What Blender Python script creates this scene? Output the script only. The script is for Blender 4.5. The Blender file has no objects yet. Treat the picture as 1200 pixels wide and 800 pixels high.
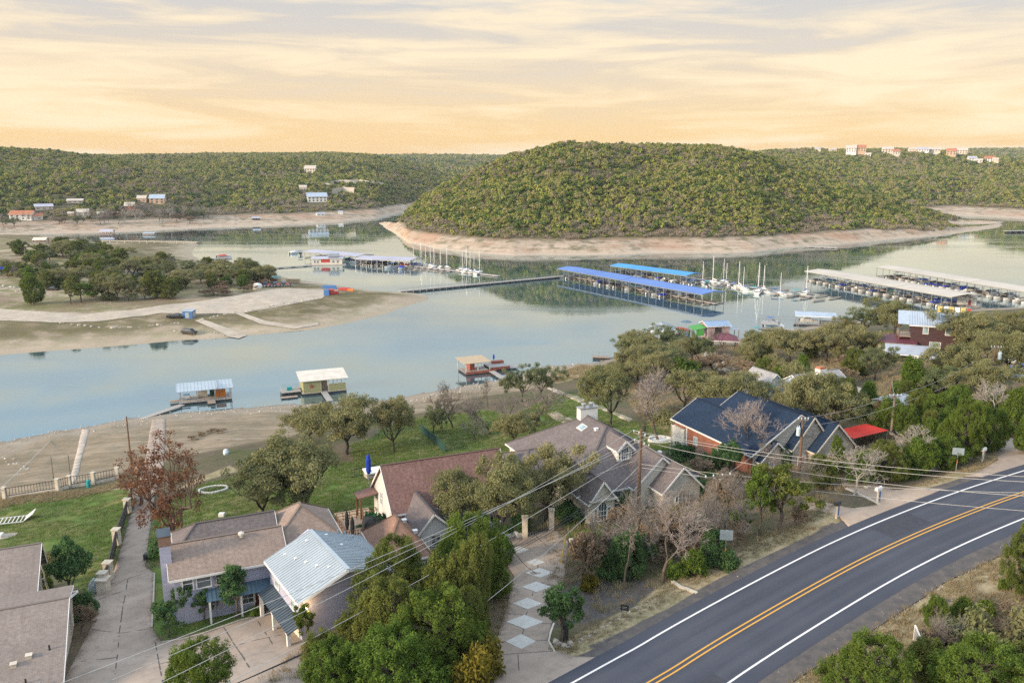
import bpy, math, random
import numpy as np
from mathutils import Vector, Matrix
random.seed(7); RNG = np.random.default_rng(7)
SC = bpy.context.scene
COL = SC.collection
# ---------------------------------------------------------------- camera
FPX = 970.0; HORIZON = 195.0; CZ = 56.0
PITCH = math.atan((400-HORIZON)/FPX); CP, SP = math.cos(PITCH), math.sin(PITCH)
cam = bpy.data.cameras.new('camera'); camo = bpy.data.objects.new('camera', cam); COL.objects.link(camo)
camo.location = (0, 0, CZ); camo.rotation_euler = (math.pi/2-PITCH, 0, 0)
cam.sensor_width = 36; cam.lens = 36*FPX/1200; cam.clip_start = 0.5; cam.clip_end = 20000
SC.camera = camo
# ---------------------------------------------------------------- sky
SUN_EL, SUN_AZ = 17.0, 240.0      # azimuth clockwise from +Y: low sun behind the camera, to its left
W = bpy.data.worlds.new('World'); SC.world = W; W.use_nodes = True
nt = W.node_tree; N = nt.nodes; L = nt.links; N.clear()
def nd(t, **k):
    n = N.new(t)
    for a, b in k.items(): setattr(n, a, b)
    return n
out = nd('ShaderNodeOutputWorld'); bg1 = nd('ShaderNodeBackground'); bg2 = nd('ShaderNodeBackground'); add = nd('ShaderNodeMixShader'); add.inputs[0].default_value = .85   # the thin overcast hides most of the clear sky
sky = nd('ShaderNodeTexSky', sky_type='NISHITA', sun_disc=False)
sky.sun_elevation = math.radians(SUN_EL); sky.sun_rotation = math.radians(SUN_AZ)
bg1.inputs['Strength'].default_value = 0.05
L.new(sky.outputs[0], bg1.inputs[0])
tc = nd('ShaderNodeTexCoord'); sep = nd('ShaderNodeSeparateXYZ'); L.new(tc.outputs['Generated'], sep.inputs[0])
ramp = nd('ShaderNodeValToRGB'); L.new(sep.outputs['Z'], ramp.inputs[0])
els = ramp.color_ramp.elements
stops = [(0.0, (0.660,0.413,0.150)), (0.035,(0.645,0.431,0.184)), (0.09,(0.578,0.443,0.281)), (0.135,(0.488,0.420,0.341)),
         (0.175,(0.413,0.398,0.383)), (0.205,(0.451,0.492,0.517)), (0.25,(0.462,0.563,0.638)), (0.32,(0.49,0.63,0.74)), (0.55,(0.74,0.86,0.99)), (1.0,(0.80,0.92,1.07))]
els[0].position, els[0].color = 0.0, (*stops[0][1],1)
els[1].position, els[1].color = 1.0, (*stops[-1][1],1)
for p_, c_ in stops[1:-1]:
    e_ = els.new(p_); e_.color = (*c_,1)
# streaky thin cloud: noise on a direction flattened in elevation
mp = nd('ShaderNodeMapping'); mp.inputs['Scale'].default_value = (2.3,3.2,23.0); mp.inputs['Rotation'].default_value = (0.05,-0.09,0.3)
L.new(tc.outputs['Generated'], mp.inputs[0])
nz = nd('ShaderNodeTexNoise'); nz.inputs['Scale'].default_value = 1.6; nz.inputs['Detail'].default_value = 7; nz.inputs['Roughness'].default_value = .58; nz.inputs['Distortion'].default_value = .5
L.new(mp.outputs[0], nz.inputs['Vector'])
cr = nd('ShaderNodeMapRange'); cr.inputs[1].default_value = .44; cr.inputs[2].default_value = .62; L.new(nz.outputs['Fac'], cr.inputs[0])
cl = nd('ShaderNodeMix', data_type='RGBA'); cl.inputs[7].default_value = (.71,0.575,0.385,1)
fm = nd('ShaderNodeMath', operation='MULTIPLY'); fm.inputs[1].default_value = .8
L.new(cr.outputs[0], fm.inputs[0]); L.new(fm.outputs[0], cl.inputs[0]); L.new(ramp.outputs[0], cl.inputs[6])
# greyer gaps
cr2 = nd('ShaderNodeMapRange'); cr2.inputs[1].default_value = .50; cr2.inputs[2].default_value = .36; L.new(nz.outputs['Fac'], cr2.inputs[0])
fm2 = nd('ShaderNodeMath', operation='MULTIPLY'); fm2.inputs[1].default_value = .5
zz = nd('ShaderNodeMapRange'); zz.inputs[1].default_value = .02; zz.inputs[2].default_value = .14; L.new(sep.outputs['Z'], zz.inputs[0])
fm3 = nd('ShaderNodeMath', operation='MULTIPLY'); L.new(cr2.outputs[0], fm2.inputs[0]); L.new(fm2.outputs[0], fm3.inputs[0]); L.new(zz.outputs[0], fm3.inputs[1])
cl2 = nd('ShaderNodeMix', data_type='RGBA'); cl2.inputs[7].default_value = (0.45,0.42,0.40,1)
L.new(fm3.outputs[0], cl2.inputs[0]); L.new(cl.outputs[2], cl2.inputs[6])
# clouds are only drawn in the lower sky; higher up the even overcast takes over
zc = nd('ShaderNodeMapRange'); zc.inputs[1].default_value = .22; zc.inputs[2].default_value = .40; L.new(sep.outputs['Z'], zc.inputs[0])
cl3 = nd('ShaderNodeMix', data_type='RGBA'); L.new(zc.outputs[0], cl3.inputs[0]); L.new(cl2.outputs[2], cl3.inputs[6]); L.new(ramp.outputs[0], cl3.inputs[7])
L.new(cl3.outputs[2], bg2.inputs[0]); bg2.inputs['Strength'].default_value = .97
L.new(bg1.outputs[0], add.inputs[1]); L.new(bg2.outputs[0], add.inputs[2]); L.new(add.outputs[0], out.inputs[0])
# ---------------------------------------------------------------- sun
sl = bpy.data.lights.new('sun', 'SUN'); sl.energy = 3.2; sl.angle = math.radians(12); sl.color = (1.0,0.79,0.56)
so = bpy.data.objects.new('sun', sl); COL.objects.link(so)
_a, _e = math.radians(SUN_AZ), math.radians(SUN_EL)
so.rotation_euler = Vector((math.sin(_a)*math.cos(_e), math.cos(_a)*math.cos(_e), math.sin(_e))).to_track_quat('Z','Y').to_euler()
# ---------------------------------------------------------------- output
SC.view_settings.view_transform = 'Standard'; SC.view_settings.look = 'None'
SC.view_settings.exposure = 0.88; SC.view_settings.gamma = 1.0
SC.render.engine = 'CYCLES'
SC.cycles.max_bounces = 5; SC.cycles.diffuse_bounces = 2; SC.cycles.glossy_bounces = 3; SC.cycles.transmission_bounces = 3; SC.cycles.transparent_max_bounces = 8
SC.cycles.use_denoising = False; SC.cycles.use_adaptive_sampling = False; SC.cycles.sample_clamp_indirect = 4.0
# ---------------------------------------------------------------- mesh helpers
def tag(o, label=None, cat=None, group=None, kind=None):
    if label: o['label'] = label
    if cat: o['category'] = cat
    if group: o['group'] = group
    if kind: o['kind'] = kind
    return o
def link(name, mesh, parent=None):
    o = bpy.data.objects.new(name, mesh); COL.objects.link(o)
    if parent is not None: o.parent = parent
    return o
def empty(name, loc=(0,0,0), rz=0.0, label=None, cat=None, group=None, parent=None):
    o = bpy.data.objects.new(name, None); COL.objects.link(o); o.location = loc; o.rotation_euler = (0,0,rz); o.empty_display_size = .3
    if parent is not None: o.parent = parent
    return tag(o, label, cat, group)
def copy_tree(o, parent=None):
    c = o.copy(); COL.objects.link(c)
    if parent is not None: c.parent = parent
    for ch in o.children: copy_tree(ch, c)
    return c
def fast_mesh(name, V, Fc, mats, mat_idx=None, attrs=None, smooth=False):
    """V (n,3); Fc (m,k) ints with k = 3 or 4"""
    V = np.asarray(V, np.float32); Fc = np.asarray(Fc, np.int32); m, k = Fc.shape
    me = bpy.data.meshes.new(name); me.vertices.add(len(V)); me.vertices.foreach_set('co', V.ravel())
    me.loops.add(m*k); me.loops.foreach_set('vertex_index', Fc.ravel())
    me.polygons.add(m); me.polygons.foreach_set('loop_start', np.arange(0, m*k, k, dtype=np.int32)); me.polygons.foreach_set('loop_total', np.full(m, k, np.int32))
    for mt in (mats if isinstance(mats, (list, tuple)) else [mats]): me.materials.append(mt)
    if mat_idx is not None: me.polygons.foreach_set('material_index', np.asarray(mat_idx, np.int32))
    me.polygons.foreach_set('use_smooth', np.full(m, bool(smooth)))
    me.update(calc_edges=True)
    for an, dat in (attrs or {}).items():
        dat = np.asarray(dat, np.float32)
        if dat.ndim == 1:
            a = me.attributes.new(an, 'FLOAT', 'POINT'); a.data.foreach_set('value', dat)
        else:
            a = me.attributes.new(an, 'FLOAT_COLOR', 'POINT'); a.data.foreach_set('color', dat.ravel())
    return me
class MB:
    """collects faces; build() makes ONE object"""
    def __init__(s): s.v = []; s.f = []; s.uv = {}
    def poly(s, pts, uv=None):
        b = len(s.v); s.v += [tuple(p) for p in pts]; s.f.append(tuple(range(b, b+len(pts))))
        if uv: s.uv[len(s.f)-1] = uv
        return s
    def box(s, x0, y0, z0, x1, y1, z1):
        return s.hexa([(x0,y0,z0),(x1,y0,z0),(x1,y1,z0),(x0,y1,z0),(x0,y0,z1),(x1,y0,z1),(x1,y1,z1),(x0,y1,z1)])
    def hexa(s, p):
        b = len(s.v); s.v += [tuple(q) for q in p]
        for q in ((0,3,2,1),(4,5,6,7),(0,1,5,4),(1,2,6,5),(2,3,7,6),(3,0,4,7)): s.f.append(tuple(b+i for i in q))
        return s
    def beam(s, a, b_, w, h=None, up=(0,0,1)):
        """square bar between two points"""
        a = Vector(a); b_ = Vector(b_); h = h or w; d = (b_-a).normalized(); upv = Vector(up)
        if abs(d.dot(upv)) > .98: upv = Vector((0,1,0))
        r = d.cross(upv).normalized()*(w/2); u = r.cross(d).normalized()*(h/2)
        return s.hexa([a-r-u, a+r-u, b_+r-u, b_-r-u, a-r+u, a+r+u, b_+r+u, b_-r+u])
    def tube(s, a, b_, r0, r1=None, n=8, cap=True):
        a = Vector(a); b_ = Vector(b_); r1 = r0 if r1 is None else r1; d = (b_-a).normalized()
        x = d.orthogonal().normalized(); y = d.cross(x); base = len(s.v)
        for c_, r in ((a, r0), (b_, r1)):
            for i in range(n):
                t = 2*math.pi*i/n; s.v.append(tuple(c_+(x*math.cos(t)+y*math.sin(t))*r))
        for i in range(n):
            j = (i+1) % n; s.f.append((base+i, base+j, base+n+j, base+n+i))
        if cap: s.f.append(tuple(base+n+i for i in range(n))); s.f.append(tuple(base+n-1-i for i in range(n)))
        return s
    def chain(s, pts, r, n=5):
        for i in range(len(pts)-1): s.tube(pts[i], pts[i+1], r, r, n, cap=(i == 0 or i == len(pts)-2))
        return s
    def lathe(s, prof, n=12, c=(0,0,0)):
        b = len(s.v)
        for r, z in prof:
            for i in range(n):
                t = 2*math.pi*i/n; s.v.append((c[0]+r*math.cos(t), c[1]+r*math.sin(t), c[2]+z))
        for k in range(len(prof)-1):
            for i in range(n):
                j = (i+1) % n; s.f.append((b+k*n+i, b+k*n+j, b+(k+1)*n+j, b+(k+1)*n+i))
        s.f.append(tuple(b+n-1-i for i in range(n))); s.f.append(tuple(b+(len(prof)-1)*n+i for i in range(n)))
        return s
    def slab(s, pts, th, uv=None):
        """a sheet of thickness th hung below the polygon pts (counter-clockwise from above)"""
        n = len(pts); P_ = [Vector(p) for p in pts]; nrm = (P_[1]-P_[0]).cross(P_[2]-P_[0]).normalized()
        if nrm.z < 0: P_.reverse(); nrm = -nrm; uv = list(reversed(uv)) if uv else None
        Q = [p-nrm*th for p in P_]
        s.poly(P_, uv); s.poly(list(reversed(Q)))
        for i in range(n):
            j = (i+1) % n; s.poly([P_[i], Q[i], Q[j], P_[j]])
        return s
    def prism(s, pts2, z0, z1):
        n = len(pts2); a = sum(pts2[i][0]*pts2[(i+1)%n][1]-pts2[(i+1)%n][0]*pts2[i][1] for i in range(n))
        if a < 0: pts2 = list(reversed(pts2))
        b = len(s.v); s.v += [(x,y,z0) for x,y in pts2]+[(x,y,z1) for x,y in pts2]
        s.f.append(tuple(b+n-1-i for i in range(n))); s.f.append(tuple(b+n+i for i in range(n)))
        for i in range(n):
            j = (i+1) % n; s.f.append((b+i, b+j, b+n+j, b+n+i))
        return s
    def build(s, name, m, parent=None, smooth=False):
        me = bpy.data.meshes.new(name); me.from_pydata(s.v, [], s.f); me.materials.append(m)
        if s.uv:
            ul = me.uv_layers.new(name='UVMap')
            for fi, uvs in s.uv.items():
                p = me.polygons[fi]
                for li, q in zip(p.loop_indices, uvs): ul.data[li].uv = q
        if smooth: me.polygons.foreach_set('use_smooth', [True]*len(me.polygons))
        me.update()
        return link(name, me, parent)
# ---------------------------------------------------------------- numpy noise and polygons
def _hash(ix, iy, seed):
    h = (ix.astype(np.int64)*374761393 + iy.astype(np.int64)*668265263 + seed*974711) & 0x7fffffff
    h = ((h ^ (h >> 13))*1274126177) & 0x7fffffff
    return ((h ^ (h >> 16)) & 0xffff)/65535.0
def vnoise(x, y, seed=0):
    x = np.asarray(x, float); y = np.asarray(y, float); ix = np.floor(x); iy = np.floor(y); fx = x-ix; fy = y-iy
    fx = fx*fx*(3-2*fx); fy = fy*fy*(3-2*fy)
    a = _hash(ix,iy,seed); b = _hash(ix+1,iy,seed); c_ = _hash(ix,iy+1,seed); d = _hash(ix+1,iy+1,seed)
    return (a*(1-fx)+b*fx)*(1-fy)+(c_*(1-fx)+d*fx)*fy
def fbm(x, y, seed=0, oct=4):
    s = 0; a = .5; t = 0
    for k in range(oct):
        s = s+a*vnoise(x, y, seed+k*17); t += a; x = x*2.03+7.1; y = y*2.03+3.3; a *= .5
    return s/t
def seg_dist(x, y, P_, closed=False):
    """distance to a polyline and the x of the nearest point"""
    P_ = np.asarray(P_, float); n = len(P_); best = np.full(np.shape(x), 1e9); bx = np.zeros(np.shape(x))
    for i in range(n if closed else n-1):
        a = P_[i]; b = P_[(i+1) % n]; d = b-a; l2 = (d**2).sum()+1e-9
        t = np.clip(((x-a[0])*d[0]+(y-a[1])*d[1])/l2, 0, 1); qx = a[0]+t*d[0]; qy = a[1]+t*d[1]
        r = np.hypot(x-qx, y-qy); m = r < best; best = np.where(m, r, best); bx = np.where(m, qx, bx)
    return best, bx
def in_poly(x, y, P_):
    P_ = np.asarray(P_, float); x = np.asarray(x, float); y = np.asarray(y, float); ins = np.zeros(np.shape(x), bool); n = len(P_); j = n-1
    for i in range(n):
        xi, yi = P_[i][:2]; xj, yj = P_[j][:2]
        if yi != yj:
            ins ^= ((yi > y) != (yj > y)) & (x < (xj-xi)*(y-yi)/(yj-yi)+xi)
        j = i
    return ins
def signed(x, y, P_):
    d, _ = seg_dist(x, y, P_, True); return np.where(in_poly(x, y, P_), d, -d)
# ---------------------------------------------------------------- from a direction of the camera to a place in the world
def ray(px, py):
    u = (px-600)/FPX; v = (py-400)/FPX
    return np.array([u, CP-v*SP, -SP-v*CP])
def at(px, py, z=0.0):
    d = ray(px, py); t = (z-CZ)/d[2]; return np.array([d[0]*t, d[1]*t, z])
# ---------------------------------------------------------------- the lie of the land: every height comes from land(x, y)
SHORE = [(-600,-80),(-300,60),(-200,118),(-150,142),(-106,164),(-100,171),(-91,179),(-80,186),(-67,189),(-56,192),(-42,195),(-30,197),(-18,206),(-9,211),(0,220),(10,232),(25,236),(38,255),(54,268),(70,265),(81,276),(98,287),(124,303),(158,318),(183,328),(215,336),(300,352),(420,375),(700,430)]
SHX, SHY = [p[0] for p in SHORE], [p[1] for p in SHORE]
def road_z(x): return 20+3.4*np.clip((np.asarray(x, float)-12)/48, 0, 2.2)-0.02*np.clip(10-np.asarray(x, float), 0, 60)
def at_road(px, py):
    z = 20.0
    for _ in range(8): p = at(px, py, z); z = float(road_z(p[0]))
    return at(px, py, z)
def smooth_line(P_, step=2.0, it=3):
    P_ = [np.array(p[:2], float) for p in P_]
    for _ in range(it):
        Q = [P_[0]]
        for i in range(len(P_)-1): Q += [P_[i]*.75+P_[i+1]*.25, P_[i]*.25+P_[i+1]*.75]
        Q.append(P_[-1]); P_ = Q
    return P_
_rc = [at_road(*p) for p in ((762,800),(840,751),(980,671),(1050,636),(1120,606),(1200,576))]
_d = (_rc[0]-_rc[1])[:2]; _d /= np.hypot(*_d); _e = (_rc[-1]-_rc[-2])[:2]; _e /= np.hypot(*_e)
def _rot(v, a): a = math.radians(a); return np.array([v[0]*math.cos(a)-v[1]*math.sin(a), v[0]*math.sin(a)+v[1]*math.cos(a)])
ROAD = [_rc[0][:2]+_d*120, _rc[0][:2]+_d*60, _rc[0][:2]+_d*25]+[p[:2] for p in _rc]
_q = ROAD[-1]
for k in range(8):
    _e = _rot(_e, -4.0); _q = _q+_e*22; ROAD.append(_q)
ROAD = smooth_line(ROAD, it=3)
ROADX = [p[0] for p in ROAD]; ROADY = [p[1] for p in ROAD]
def near_h(x, y):
    x = np.asarray(x, float); y = np.asarray(y, float)
    ds, _ = seg_dist(x, y, SHORE); dr, rx = seg_dist(x, y, ROAD[::3]); zr = road_z(rx)
    inland = y < np.interp(x, SHX, SHY); north = y > np.interp(x, ROADX, ROADY)
    drr = np.maximum(dr-6.8, 0); t = ds/(ds+drr+1e-6)
    bump = (fbm(x*.16, y*.16, 3, 3)-.5)*.9*np.clip(drr/10, 0, 1)*np.clip(ds/10, 0, 1)
    h = zr*t**1.08+bump-np.where(drr > 0, .02, 0)
    hs = zr+np.minimum(drr, 60)*.035+(fbm(x*.2, y*.2, 9, 3)-.5)*.8*np.clip(drr/5, 0, 1)
    h = np.where(north, h, hs)-.10
    wob = (fbm(x*.12, y*.12, 5, 3)-.5)*.35
    return np.where(inland, np.where(ds < 12, h+wob*np.clip(1-ds/12, 0, 1), h), np.maximum(-.16*ds, -5)+wob)
# peninsula and mud flat on the left
PEN = [at(*p)[:2] for p in ((-330,430),(-120,423),(0,416),(60,411),(100,408),(150,404),(210,399),(250,397),(290,393),(360,387),(410,378),(450,368),(485,356),(503,350),(500,346),(482,343),(440,341),(410,337),(370,331),(338,326),(322,321),(310,316),(265,312),(240,307),(226,300),(224,294),(232,287),(228,283),(190,283),(130,285),(95,285),(88,281),(60,277),(0,276),(-150,284),(-330,300))]
def pen_h(x, y):
    d = signed(x, y, PEN)
    h = 5.2*(1-np.exp(-np.maximum(d, 0)/30))+(fbm(x*.06, y*.06, 21, 3)-.5)*1.2*np.clip(d/25, 0, 1)
    return np.where(d > 0, h, np.maximum(.12*d, -4))+(fbm(x*.15, y*.15, 22, 2)-.5)*.25
class Hill:
    """foot: (px, py) of its waterline; crest: (px, py) of its skyline; depth of the crest at given px"""
    def __init__(s, foot, crest, depth, beach=38, tree=4.0, seed=0, rough=1.0, power=1.0):
        f = [at(*p) for p in foot]; s.fu = np.array([p[0]/p[1] for p in f]); s.fy = np.array([p[1] for p in f])
        cu, cz, cy = [], [], []
        for px, py in crest:
            d = ray(px, py); y = np.interp(px, [q[0] for q in depth], [q[1] for q in depth]); cu.append(d[0]/d[1]); cy.append(y); cz.append(max(CZ+d[2]/d[1]*y-tree, 1.5))
        s.cu, s.cz, s.cy = map(np.array, (cu, cz, cy)); s.beach = beach; s.seed = seed; s.rough = rough; s.power = power
    def h(s, x, y):
        x = np.asarray(x, float); y = np.maximum(np.asarray(y, float), 50); u = x/y
        wig = (fbm(x*.02, y*.02, s.seed+5, 3)-.5)*18
        y0 = np.interp(u, s.fu, s.fy)+wig; y1 = np.maximum(np.interp(u, s.cu, s.cy), y0+s.beach+40); z1 = np.interp(u, s.cu, s.cz)
        d = y-y0; b = s.beach; tt = np.clip((d-b)/(y1-y0-b), 0, 1); zb = np.minimum(7.0, z1*.7)
        S = np.sin(tt*math.pi/2)**s.power
        step = np.clip(d/b, 0, 1); step = step+.05*np.sin(step*22)*(1-step)
        z = np.where(d < 0, np.maximum(d*.2, -5), np.where(d < b, zb*step, zb+(z1-zb)*S))
        gul = ((fbm(x*.006, y*.006, s.seed, 4)-.5)*26+(fbm(x*.02, y*.02, s.seed+3, 3)-.5)*7)*s.rough
        z = z+gul*np.clip((d-b)/120, 0, 1)*np.clip((1-tt)*3, .06, 1)
        z = z-np.maximum(y-y1, 0)*.12
        out = np.maximum(s.cu[0]-u, 0)+np.maximum(u-s.cu[-1], 0)
        return np.maximum(z-out*y*.35, -6)
HILLS = {
 'center': Hill([(440,266),(452,268),(465,275),(478,284),(486,286),(518,292),(560,297),(602,300),(704,298),(800,297),(884,295),(948,288),(1036,281),(1104,276),(1150,270),(1175,266)],
   [(452,263),(465,252),(480,239),(500,223),(530,208),(560,197),(590,188),(612,184),(640,174),(660,169),(700,167),(760,168),(820,171),(870,173),(895,178),(930,189),(970,203),(1010,215),(1050,230),(1090,240),(1130,249),(1172,261)],
   [(452,760),(500,800),(620,860),(760,880),(900,860),(1060,860),(1172,850)], beach=34, seed=31, tree=7.0, rough=1.9),
 'left': Hill([(-400,292),(-100,283),(0,277),(60,274),(130,272),(200,269),(260,266),(330,264),(400,261)],
   [(-400,168),(-100,172),(0,174),(60,175),(100,179),(150,187),(200,200),(250,222),(290,246),(320,260)], [(-400,1100),(0,1150),(320,1050)], beach=60, seed=41, tree=5),
 'left_back': Hill([(0,272),(200,268),(260,266),(330,264),(400,260),(440,256),(470,249),(520,243),(640,240)],
   [(60,182),(130,182),(180,180),(260,178),(350,178),(380,177),(430,180),(470,186),(500,194),(520,201),(560,213),(600,226),(640,238)], [(60,1750),(380,1750),(640,1500)], beach=70, seed=51, tree=6),
 'right_back': Hill([(820,262),(900,258),(1000,255),(1080,253),(1126,251),(1200,254),(1300,258),(1500,262)],
   [(820,190),(880,179),(900,176),(928,175),(956,174),(1000,175),(1041,174),(1075,174),(1109,177),(1135,180),(1200,186),(1300,190),(1500,195)], [(820,1800),(1500,1800)], beach=60, seed=61, tree=6),
 'right': Hill([(1100,252),(1126,252),(1200,256),(1300,262),(1500,272)],
   [(1105,246),(1126,226),(1150,203),(1172,190),(1200,184),(1260,177),(1500,165)], [(1100,1250),(1500,1250)], beach=60, seed=71, tree=6),
 'far': Hill([(300,232),(900,232)], [(300,186),(420,183),(470,182),(560,182.5),(620,184),(760,186),(900,190)], [(300,3300),(900,3300)], beach=60, seed=81, rough=.6, tree=6),
 'far_right': Hill([(1000,230),(1500,232)], [(1000,182),(1090,179),(1135,176),(1200,176),(1300,175),(1500,178)], [(1000,3600),(1500,3600)], beach=60, seed=91, rough=.6, tree=6),
}
def land(x, y):
    x = np.asarray(x, float); y = np.asarray(y, float); h = np.maximum(near_h(x, y), pen_h(x, y))
    for k in HILLS: h = np.maximum(h, HILLS[k].h(x, y))
    return h
def near_land(x, y): return np.maximum(near_h(x, y), 0.0)
_T = np.concatenate([np.arange(40, 420, .4), np.arange(420, 4200, 3.0)])
def G(px, py, far=True, lift=0.0):
    """the point of the land (or water) seen in that direction"""
    d = ray(px, py); X, Y, Z = d[0]*_T, d[1]*_T, CZ+d[2]*_T
    hh = np.maximum(land(X, Y) if far else near_h(X, Y), 0)+lift; k = np.argmax(Z <= hh)
    if Z[k] > hh[k]: k = len(_T)-1
    if k > 0:
        a = Z[k-1]-hh[k-1]; b = hh[k]-Z[k]; t = _T[k-1]+(_T[k]-_T[k-1])*a/(a+b+1e-9)
    else: t = _T[0]
    return Vector((d[0]*t, d[1]*t, CZ+d[2]*t))
def NH(x, y): return float(near_h(np.array([x]), np.array([y]))[0])
def mpp(p):
    """metres per picture unit at a point (sizes things read off the photograph)"""
    return (p[1]*CP-(p[2]-CZ)*SP)/FPX
# ---------------------------------------------------------------- materials (all procedural)
class NT:
    def __init__(s, name):
        s.m = bpy.data.materials.new(name); s.m.use_nodes = True; s.t = s.m.node_tree; s.t.nodes.clear()
        s.o = s.n('ShaderNodeOutputMaterial')
    def n(s, t, **k):
        x = s.t.nodes.new(t)
        for a, b in k.items():
            if a.startswith('i_'): x.inputs[int(a[2:])].default_value = b
            else: setattr(x, a, b)
        return x
    def l(s, a, b): s.t.links.new(a, b)
    def coord(s, kind='Object', scale=(1,1,1), rot=(0,0,0)):
        mp_ = s.n('ShaderNodeMapping'); mp_.inputs['Scale'].default_value = scale; mp_.inputs['Rotation'].default_value = rot
        if kind == 'World': s.l(s.n('ShaderNodeNewGeometry').outputs['Position'], mp_.inputs[0])
        else: s.l(s.n('ShaderNodeTexCoord').outputs[kind], mp_.inputs[0])
        return mp_.outputs[0]
    def noise(s, vec, scale, detail=4, rough=.55, dist=0):
        x = s.n('ShaderNodeTexNoise'); x.inputs['Scale'].default_value = scale; x.inputs['Detail'].default_value = detail; x.inputs['Roughness'].default_value = rough; x.inputs['Distortion'].default_value = dist
        s.l(vec, x.inputs['Vector']); return x.outputs['Fac']
    def rng(s, v, a, b, c=0., d=1.):
        x = s.n('ShaderNodeMapRange'); s.l(v, x.inputs[0])
        for i, q in enumerate((a, b, c, d)): x.inputs[i+1].default_value = q
        return x.outputs[0]
    def math(s, op, a, b=None):
        x = s.n('ShaderNodeMath', operation=op)
        for i, q in enumerate((a, b)):
            if q is None: continue
            if isinstance(q, (int, float)): x.inputs[i].default_value = q
            else: s.l(q, x.inputs[i])
        return x.outputs[0]
    def mix(s, f, a, b, mode='MIX'):
        x = s.n('ShaderNodeMix', data_type='RGBA', blend_type=mode)
        for i, q in ((0, f), (6, a), (7, b)):
            if isinstance(q, tuple): x.inputs[i].default_value = (*q[:3], 1)
            elif isinstance(q, (int, float)): x.inputs[i].default_value = q
            else: s.l(q, x.inputs[i])
        return x.outputs[2]
    def pbr(s, col, rough=.8, metal=0., spec=.3, bump=None, bstr=.3, bdist=.05):
        p = s.n('ShaderNodeBsdfPrincipled')
        if isinstance(col, tuple): p.inputs['Base Color'].default_value = (*col[:3], 1)
        else: s.l(col, p.inputs['Base Color'])
        if isinstance(rough, (int, float)): p.inputs['Roughness'].default_value = rough
        else: s.l(rough, p.inputs['Roughness'])
        p.inputs['Metallic'].default_value = metal; p.inputs['Specular IOR Level'].default_value = spec
        if bump is not None:
            b = s.n('ShaderNodeBump'); b.inputs['Strength'].default_value = bstr; b.inputs['Distance'].default_value = bdist
            s.l(bump, b.inputs['Height']); s.l(b.outputs[0], p.inputs['Normal'])
        s.l(p.outputs[0], s.o.inputs[0]); return s.m
def plain(name, c, rough=.7, c2=None, scale=3., metal=0., spec=.3, det=5, lo=.35, hi=.65, bstr=.0, kind='Object', stretch=(1,1,1)):
    """base colour with blotchy wear"""
    t = NT(name); v = t.coord(kind, stretch); c2 = c2 or tuple(x*.78 for x in c)
    f = t.noise(v, scale, det, .6); f2 = t.noise(v, scale*9, 3, .6)
    k = t.math('ADD', t.math('MULTIPLY', f, .75), t.math('MULTIPLY', f2, .25))
    return t.pbr(t.mix(t.rng(k, lo, hi), c, c2), t.rng(f2, .3, .7, rough*.85, min(rough*1.12, 1)), metal, spec, f2 if bstr else None, bstr, .02)
def shingle(name, c1, c2, c3):
    t = NT(name); v = t.coord('UV')
    b = t.n('ShaderNodeTexBrick'); t.l(v, b.inputs['Vector'])
    b.inputs['Scale'].default_value = 1; b.inputs['Brick Width'].default_value = .34; b.inputs['Row Height'].default_value = .15; b.inputs['Mortar Size'].default_value = .012
    b.inputs['Color1'].default_value = (*c1,1); b.inputs['Color2'].default_value = (*c2,1); b.inputs['Mortar'].default_value = (*[x*.45 for x in c1],1); b.inputs['Mortar Smooth'].default_value = .3
    n1 = t.noise(v, 3.2, 4, .7); n2 = t.noise(v, .35, 5, .6)
    col = t.mix(t.rng(n1, .42, .66), b.outputs['Color'], c3)
    n3 = t.noise(t.coord('UV', (2.6,.22,1)), 1.0, 4, .6)
    col = t.mix(t.rng(n2, .35, .7, 0, .6), col, tuple(x*.6 for x in c2)); col = t.mix(t.rng(n3, .5, .75, 0, .45), col, tuple(x*.62 for x in c1))
    return t.pbr(col, .9, 0, .2, b.outputs['Fac'], .5, .03)
def stone(name, cs, scale=3.2, mortar=(.42,.38,.32)):
    t = NT(name); v = t.coord('Object', (1,1,1.7))
    vo = t.n('ShaderNodeTexVoronoi', feature='F1'); vo.inputs['Scale'].default_value = scale; t.l(v, vo.inputs['Vector'])
    ve = t.n('ShaderNodeTexVoronoi', feature='DISTANCE_TO_EDGE'); ve.inputs['Scale'].default_value = scale; t.l(v, ve.inputs['Vector'])
    r = t.n('ShaderNodeValToRGB'); e = r.color_ramp.elements; e[0].color = (*cs[0],1); e[1].color = (*cs[-1],1)
    for i, c in enumerate(cs[1:-1]): q = e.new((i+1)/(len(cs)-1)); q.color = (*c,1)
    sp = t.n('ShaderNodeSeparateColor'); t.l(vo.outputs['Color'], sp.inputs[0]); t.l(sp.outputs[0], r.inputs[0])
    edge = t.rng(ve.outputs['Distance'], .02, .07)
    col = t.mix(edge, mortar, r.outputs[0]); col = t.mix(t.rng(t.noise(v, 1.2), .4, .7, 0, .35), col, tuple(x*.55 for x in cs[0]))
    return t.pbr(col, .9, 0, .2, edge, .5, .04)
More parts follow.
